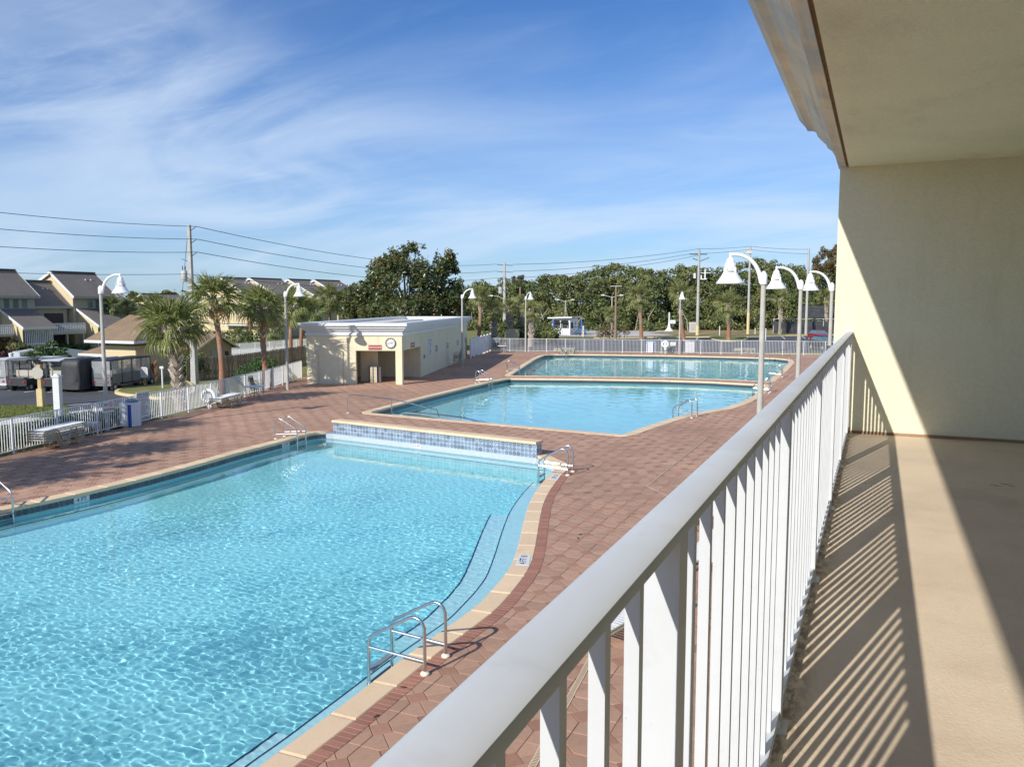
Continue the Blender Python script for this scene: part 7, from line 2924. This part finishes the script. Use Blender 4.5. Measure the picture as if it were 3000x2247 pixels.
t2, q2, z2 = tapered_pole(1478, 1002, 767, 0.42, 0.22, UPOLE, 'tall concrete utility pole with three crossarms left of the fourth lamp')
U2L, U2R = [], []
for yy in (774, 794, 814):
    z = zat(q2, yy)
    b = MB()
    inv = t2.matrix_basis.to_3x3().inverted()
    b.bar(inv @ (-_rt * 0.95) + Vector((0, 0, z)), inv @ (_rt * 1.1) + Vector((0, 0, z - 0.1)), 0.10, 0.08)
    b.build('crossarm', DARKSTEEL, t2)
    U2L.append(Vector((q2.x, q2.y, z)) - _rt * 0.95)
    U2R.append(Vector((q2.x, q2.y, z - 0.05)) + _rt * 1.1)
zc = zat(q2, 848)
MB().lathe([(0.28, zc - 0.45), (0.3, zc + 0.4)], 12, t2.matrix_basis.to_3x3().inverted() @ (-_rt * 0.5)).build('transformer', MATS['grey_can'], t2)
b = MB()
inv = t2.matrix_basis.to_3x3().inverted()
zl = zat(q2, 868)
b.tube(catmull([Vector((0, 0, zl - 0.4)), inv @ (-_rt * 0.7) + Vector((0, 0, zl)), inv @ (-_rt * 1.6) + Vector((0, 0, zl + 0.15))], 4), 0.05, 6)
b.build('lamp_arm', POLECONC, t2)
MB().box(-0.35, 0.35, -0.12, 0.12, -0.08, 0.08, Matrix.Translation(inv @ (-_rt * 1.85) + Vector((0, 0, zl + 0.15)))).build('lamp_head', WHITE, t2)

t3, q3, z3 = tapered_pole(2043, 981, 728, 0.54, 0.34, UPOLE, 'tall pale pole with braced crossarms between the fifth lamp and largest lamp', 1.5, square=False)
inv = t3.matrix_basis.to_3x3().inverted()
zc = zat(q3, 744)
zd = zat(q3, 762)
b = MB()
b.bar(inv @ (-_rt * 1.5) + Vector((0, 0, zc)), inv @ (_rt * 1.3) + Vector((0, 0, zc)), 0.14)
b.bar(inv @ (-_rt * 1.0) + Vector((0, 0, zd + 0.3)), Vector((0, 0, zd)), 0.12)
b.bar(inv @ (_rt * 1.6) + Vector((0, 0, zd + 0.45)), Vector((0, 0, zd - 0.2)), 0.12)
b.build('crossarms', DARKSTEEL, t3)
zk = zat(q3, 805)
b = MB()
b.box(0.3, 1.3, -0.1, 0.1, zk - 0.7, zk - 0.55).box(0.3, 0.5, -0.1, 0.1, zk - 0.55, zk).box(0.9, 1.1, -0.1, 0.1, zk - 0.55, zk + 1.0).box(0.3, 1.9, -0.05, 0.05, zk + 0.3, zk + 0.4)
b.build('switch_gear', WHITE, t3)
MB().lathe([(0.2, zk - 0.5), (0.22, zk + 0.3)], 10, (-0.6, 0, 0)).build('transformer', WHITE, t3)
t4, q4, z4 = tapered_pole(2191, 978, 722, 0.46, 0.32, UPOLE, 'tall pale pole with yellow base right of the largest lamp head', 3.6, square=False)
MB().box(-1.0, 0.2, -0.3, 0.3, zat(q4, 742), zat(q4, 734)).build('head_bracket', CONC, t4)
t5, q5, z5 = tapered_pole(2361, 978, 727, 0.48, 0.34, UPOLE, 'tall pale pole behind the second large lamp', False, square=False)
t6, q6, z6 = tapered_pole(1803, 995, 838, 0.38, 0.26, WOODPOLE, 'brown wooden pole with small crossarm beyond the far fence', False, square=False)
inv = t6.matrix_basis.to_3x3().inverted()
MB().bar(inv @ (-_rt * 0.8) + Vector((0, 0, z6 + 0.05)), inv @ (_rt * 0.8) + Vector((0, 0, z6 + 0.05)), 0.12, 0.1).build('crossarm', CONC, t6)
t7, q7, z7 = tapered_pole(1524, 990, 840, 0.32, 0.26, WOODPOLE, 'slim wooden pole left of the fourth lamp', False, square=False)
t8, q8, z8 = tapered_pole(2137, 985, 838, 0.28, 0.2, WOODPOLE, 'thin brown pole behind the drooping palm', False, square=False)


def street_light(px, py, ytop, arm, label):
    q = G(px, py)
    z = zat(q, ytop)
    t = thing('street_light', label, 'street light', (q.x, q.y, -0.08), YAW)
    MB().tube([(0, 0, 0), (0, 0, z)], [0.16, 0.09], 10).build('pole', POLECONC, t, smooth=True)
    for s in (-1, 1):
        MB().tube(catmull([(0, 0, z - 0.3), (s * arm * 0.4, 0, z - 0.05), (s * arm * 0.75, 0, z + 0.12)], 4), 0.06, 6).build('arm', POLECONC, t, smooth=True)
        b_ = MB()
        b_.prism([(s * arm * 0.7, -0.18, z + 0.02), (s * arm * 1.05, -0.18, z + 0.08), (s * arm * 1.05, -0.18, z + 0.2), (s * arm * 0.75, -0.18, z + 0.26)], (0, 0.36, 0))
        b_.build('lamp_head', WHITE, t)
    return t


street_light(1656, 968, 879, 1.6, 'double armed street light behind the white kiosk')
street_light(1792, 972, 866, 1.9, 'double armed street light behind the wooden pole')

WIRE = mat('black_wire', (0.035, 0.037, 0.04), 0.6, 0.02)


def wire(a, c, sag, label, r=0.016):
    a, c = Vector(a), Vector(c)
    pts = []
    for i in range(15):
        f = i / 14
        p = a.lerp(c, f)
        p.z -= sag * 4 * f * (1 - f)
        pts.append(p - a)
    o_ = MB().tube(pts, r, 5).build('power_line', WIRE)
    o_.location = a
    tag(o_, label, 'power line', 'overhead power lines')


nm3 = ('top', 'middle', 'bottom')
for i, (yl, w) in enumerate(zip((609.5, 658, 709.5), U1)):
    e = At(0, yl, 40.5)
    far = w + (e - w) * 1.5
    wire(w, far, 0.25, f'{nm3[i]} wire running left from the near utility pole to the picture edge')
e = At(0, 791, 40.5)
s_ = Vector((q1.x, q1.y, zat(q1, 803)))
wire(s_, s_ + (e - s_) * 1.5, 0.15, 'lowest wire left of the near utility pole passing over the roofs', 0.014)
for i in range(3):
    wire(U1[i], U2L[i], 1.0, f'{nm3[i]} wire from the near utility pole to the crossarm pole', 0.02)
wire(Vector((q1.x, q1.y, zat(q1, 805))), Vector((q2.x, q2.y, zat(q2, 850))), 0.6, 'lowest wire between the near and the crossarm poles', 0.016)
U3 = [Vector((q3.x, q3.y, zat(q3, 729))), Vector((q3.x, q3.y, zat(q3, 744))) - _rt * 1.4, Vector((q3.x, q3.y, zat(q3, 748)))]
for i in range(3):
    wire(U2R[i], U3[i], 0.5, f'{nm3[i]} wire from the crossarm pole over the woodland', 0.026)
U4 = [Vector((q4.x, q4.y, zat(q4, 722))), Vector((q4.x, q4.y, zat(q4, 731))), Vector((q4.x, q4.y, zat(q4, 733)))]
U5 = [Vector((q5.x, q5.y, zat(q5, 731))), Vector((q5.x, q5.y, zat(q5, 744))), Vector((q5.x, q5.y, zat(q5, 747)))]
for i in range(2):
    wire(U3[i], U4[i], 0.15, f'{nm3[i]} wire between the two tall pale poles left of the largest lamp', 0.026)
    wire(U4[i], U5[i], 0.15, f'{nm3[i]} wire to the pole behind the second large lamp', 0.026)
wire(Vector((q7.x, q7.y, z7 - 0.2)), Vector((q6.x, q6.y, z6)), 0.5, 'pale wire crossing in front of the woodland to the wooden pole', 0.026)
wire(Vector((q6.x, q6.y, z6)), Vector((q8.x, q8.y, z8)), 1.2, 'pale wire from the wooden pole to the thin brown pole', 0.026)
wire(Vector((q1.x, q1.y, zat(q1, 685))) - _rt * 0.1, Vector((G(520, 1100).x, G(520, 1100).y, 1.5)), 0.0, 'slanting guy wire left of the near utility pole', 0.014)

# leaves and a stain or two on the deck and floor
LITTER = mat('dead_leaf', (0.06, 0.035, 0.02), 0.9, 0.3, 20)
for i, (x, y) in enumerate(((1182, 2012), (1103, 2097), (1328, 1900), (1699, 1565), (1694, 1576))):
    q = G(x, y, 0.011)
    b = MB()
    pts = [Vector((0.05 * math.cos(a) * (1 + 0.4 * math.sin(3 * a)), 0.022 * math.sin(a), 0.004 * math.sin(2 * a))) for a in (R(60 * k) for k in range(6))]
    b.prism(pts, (0, 0, 0.004))
    o = b.build('dead_leaf', LITTER)
    o.location = q
    o.rotation_euler = (0, 0, i * 1.3)
    tag(o, ('dark dead leaf beside the near ladder base', 'dark dead leaf on the soldier bricks below the ladder', 'dark speck of leaf right of the near ladder shadow', 'dark dead leaf on the pavers by the railing', 'small leaf next to another leaf on the pavers')[i], 'leaf')
SCUFF = mat('dark_scuff', (0.20, 0.16, 0.12), 0.8, 0.3, 30)
b = MB()
for i in range(5):
    c = G(2905 + 14 * i, 1420 + 4 * math.sin(i * 2), FL + 0.0006)
    b.add([(c.x - 0.012, c.y - 0.01, c.z), (c.x + 0.03, c.y - 0.006, c.z), (c.x + 0.04, c.y + 0.01, c.z), (c.x - 0.005, c.y + 0.012, c.z)], [(0, 1, 2, 3)])
tag(b.build('floor_scuff', SCUFF), kind='structure')
# ================================================================ lettering becomes real mesh
bpy.context.view_layer.update()
dg = bpy.context.evaluated_depsgraph_get()
for o in [o for o in COL.objects if o.type == 'FONT']:
    me = bpy.data.meshes.new_from_object(o.evaluated_get(dg))
    n = bpy.data.objects.new('lettering', me)
    COL.objects.link(n)
    n.parent = o.parent
    n.location = o.location
    n.rotation_euler = o.rotation_euler
    n.scale = o.scale
    bpy.data.objects.remove(o)
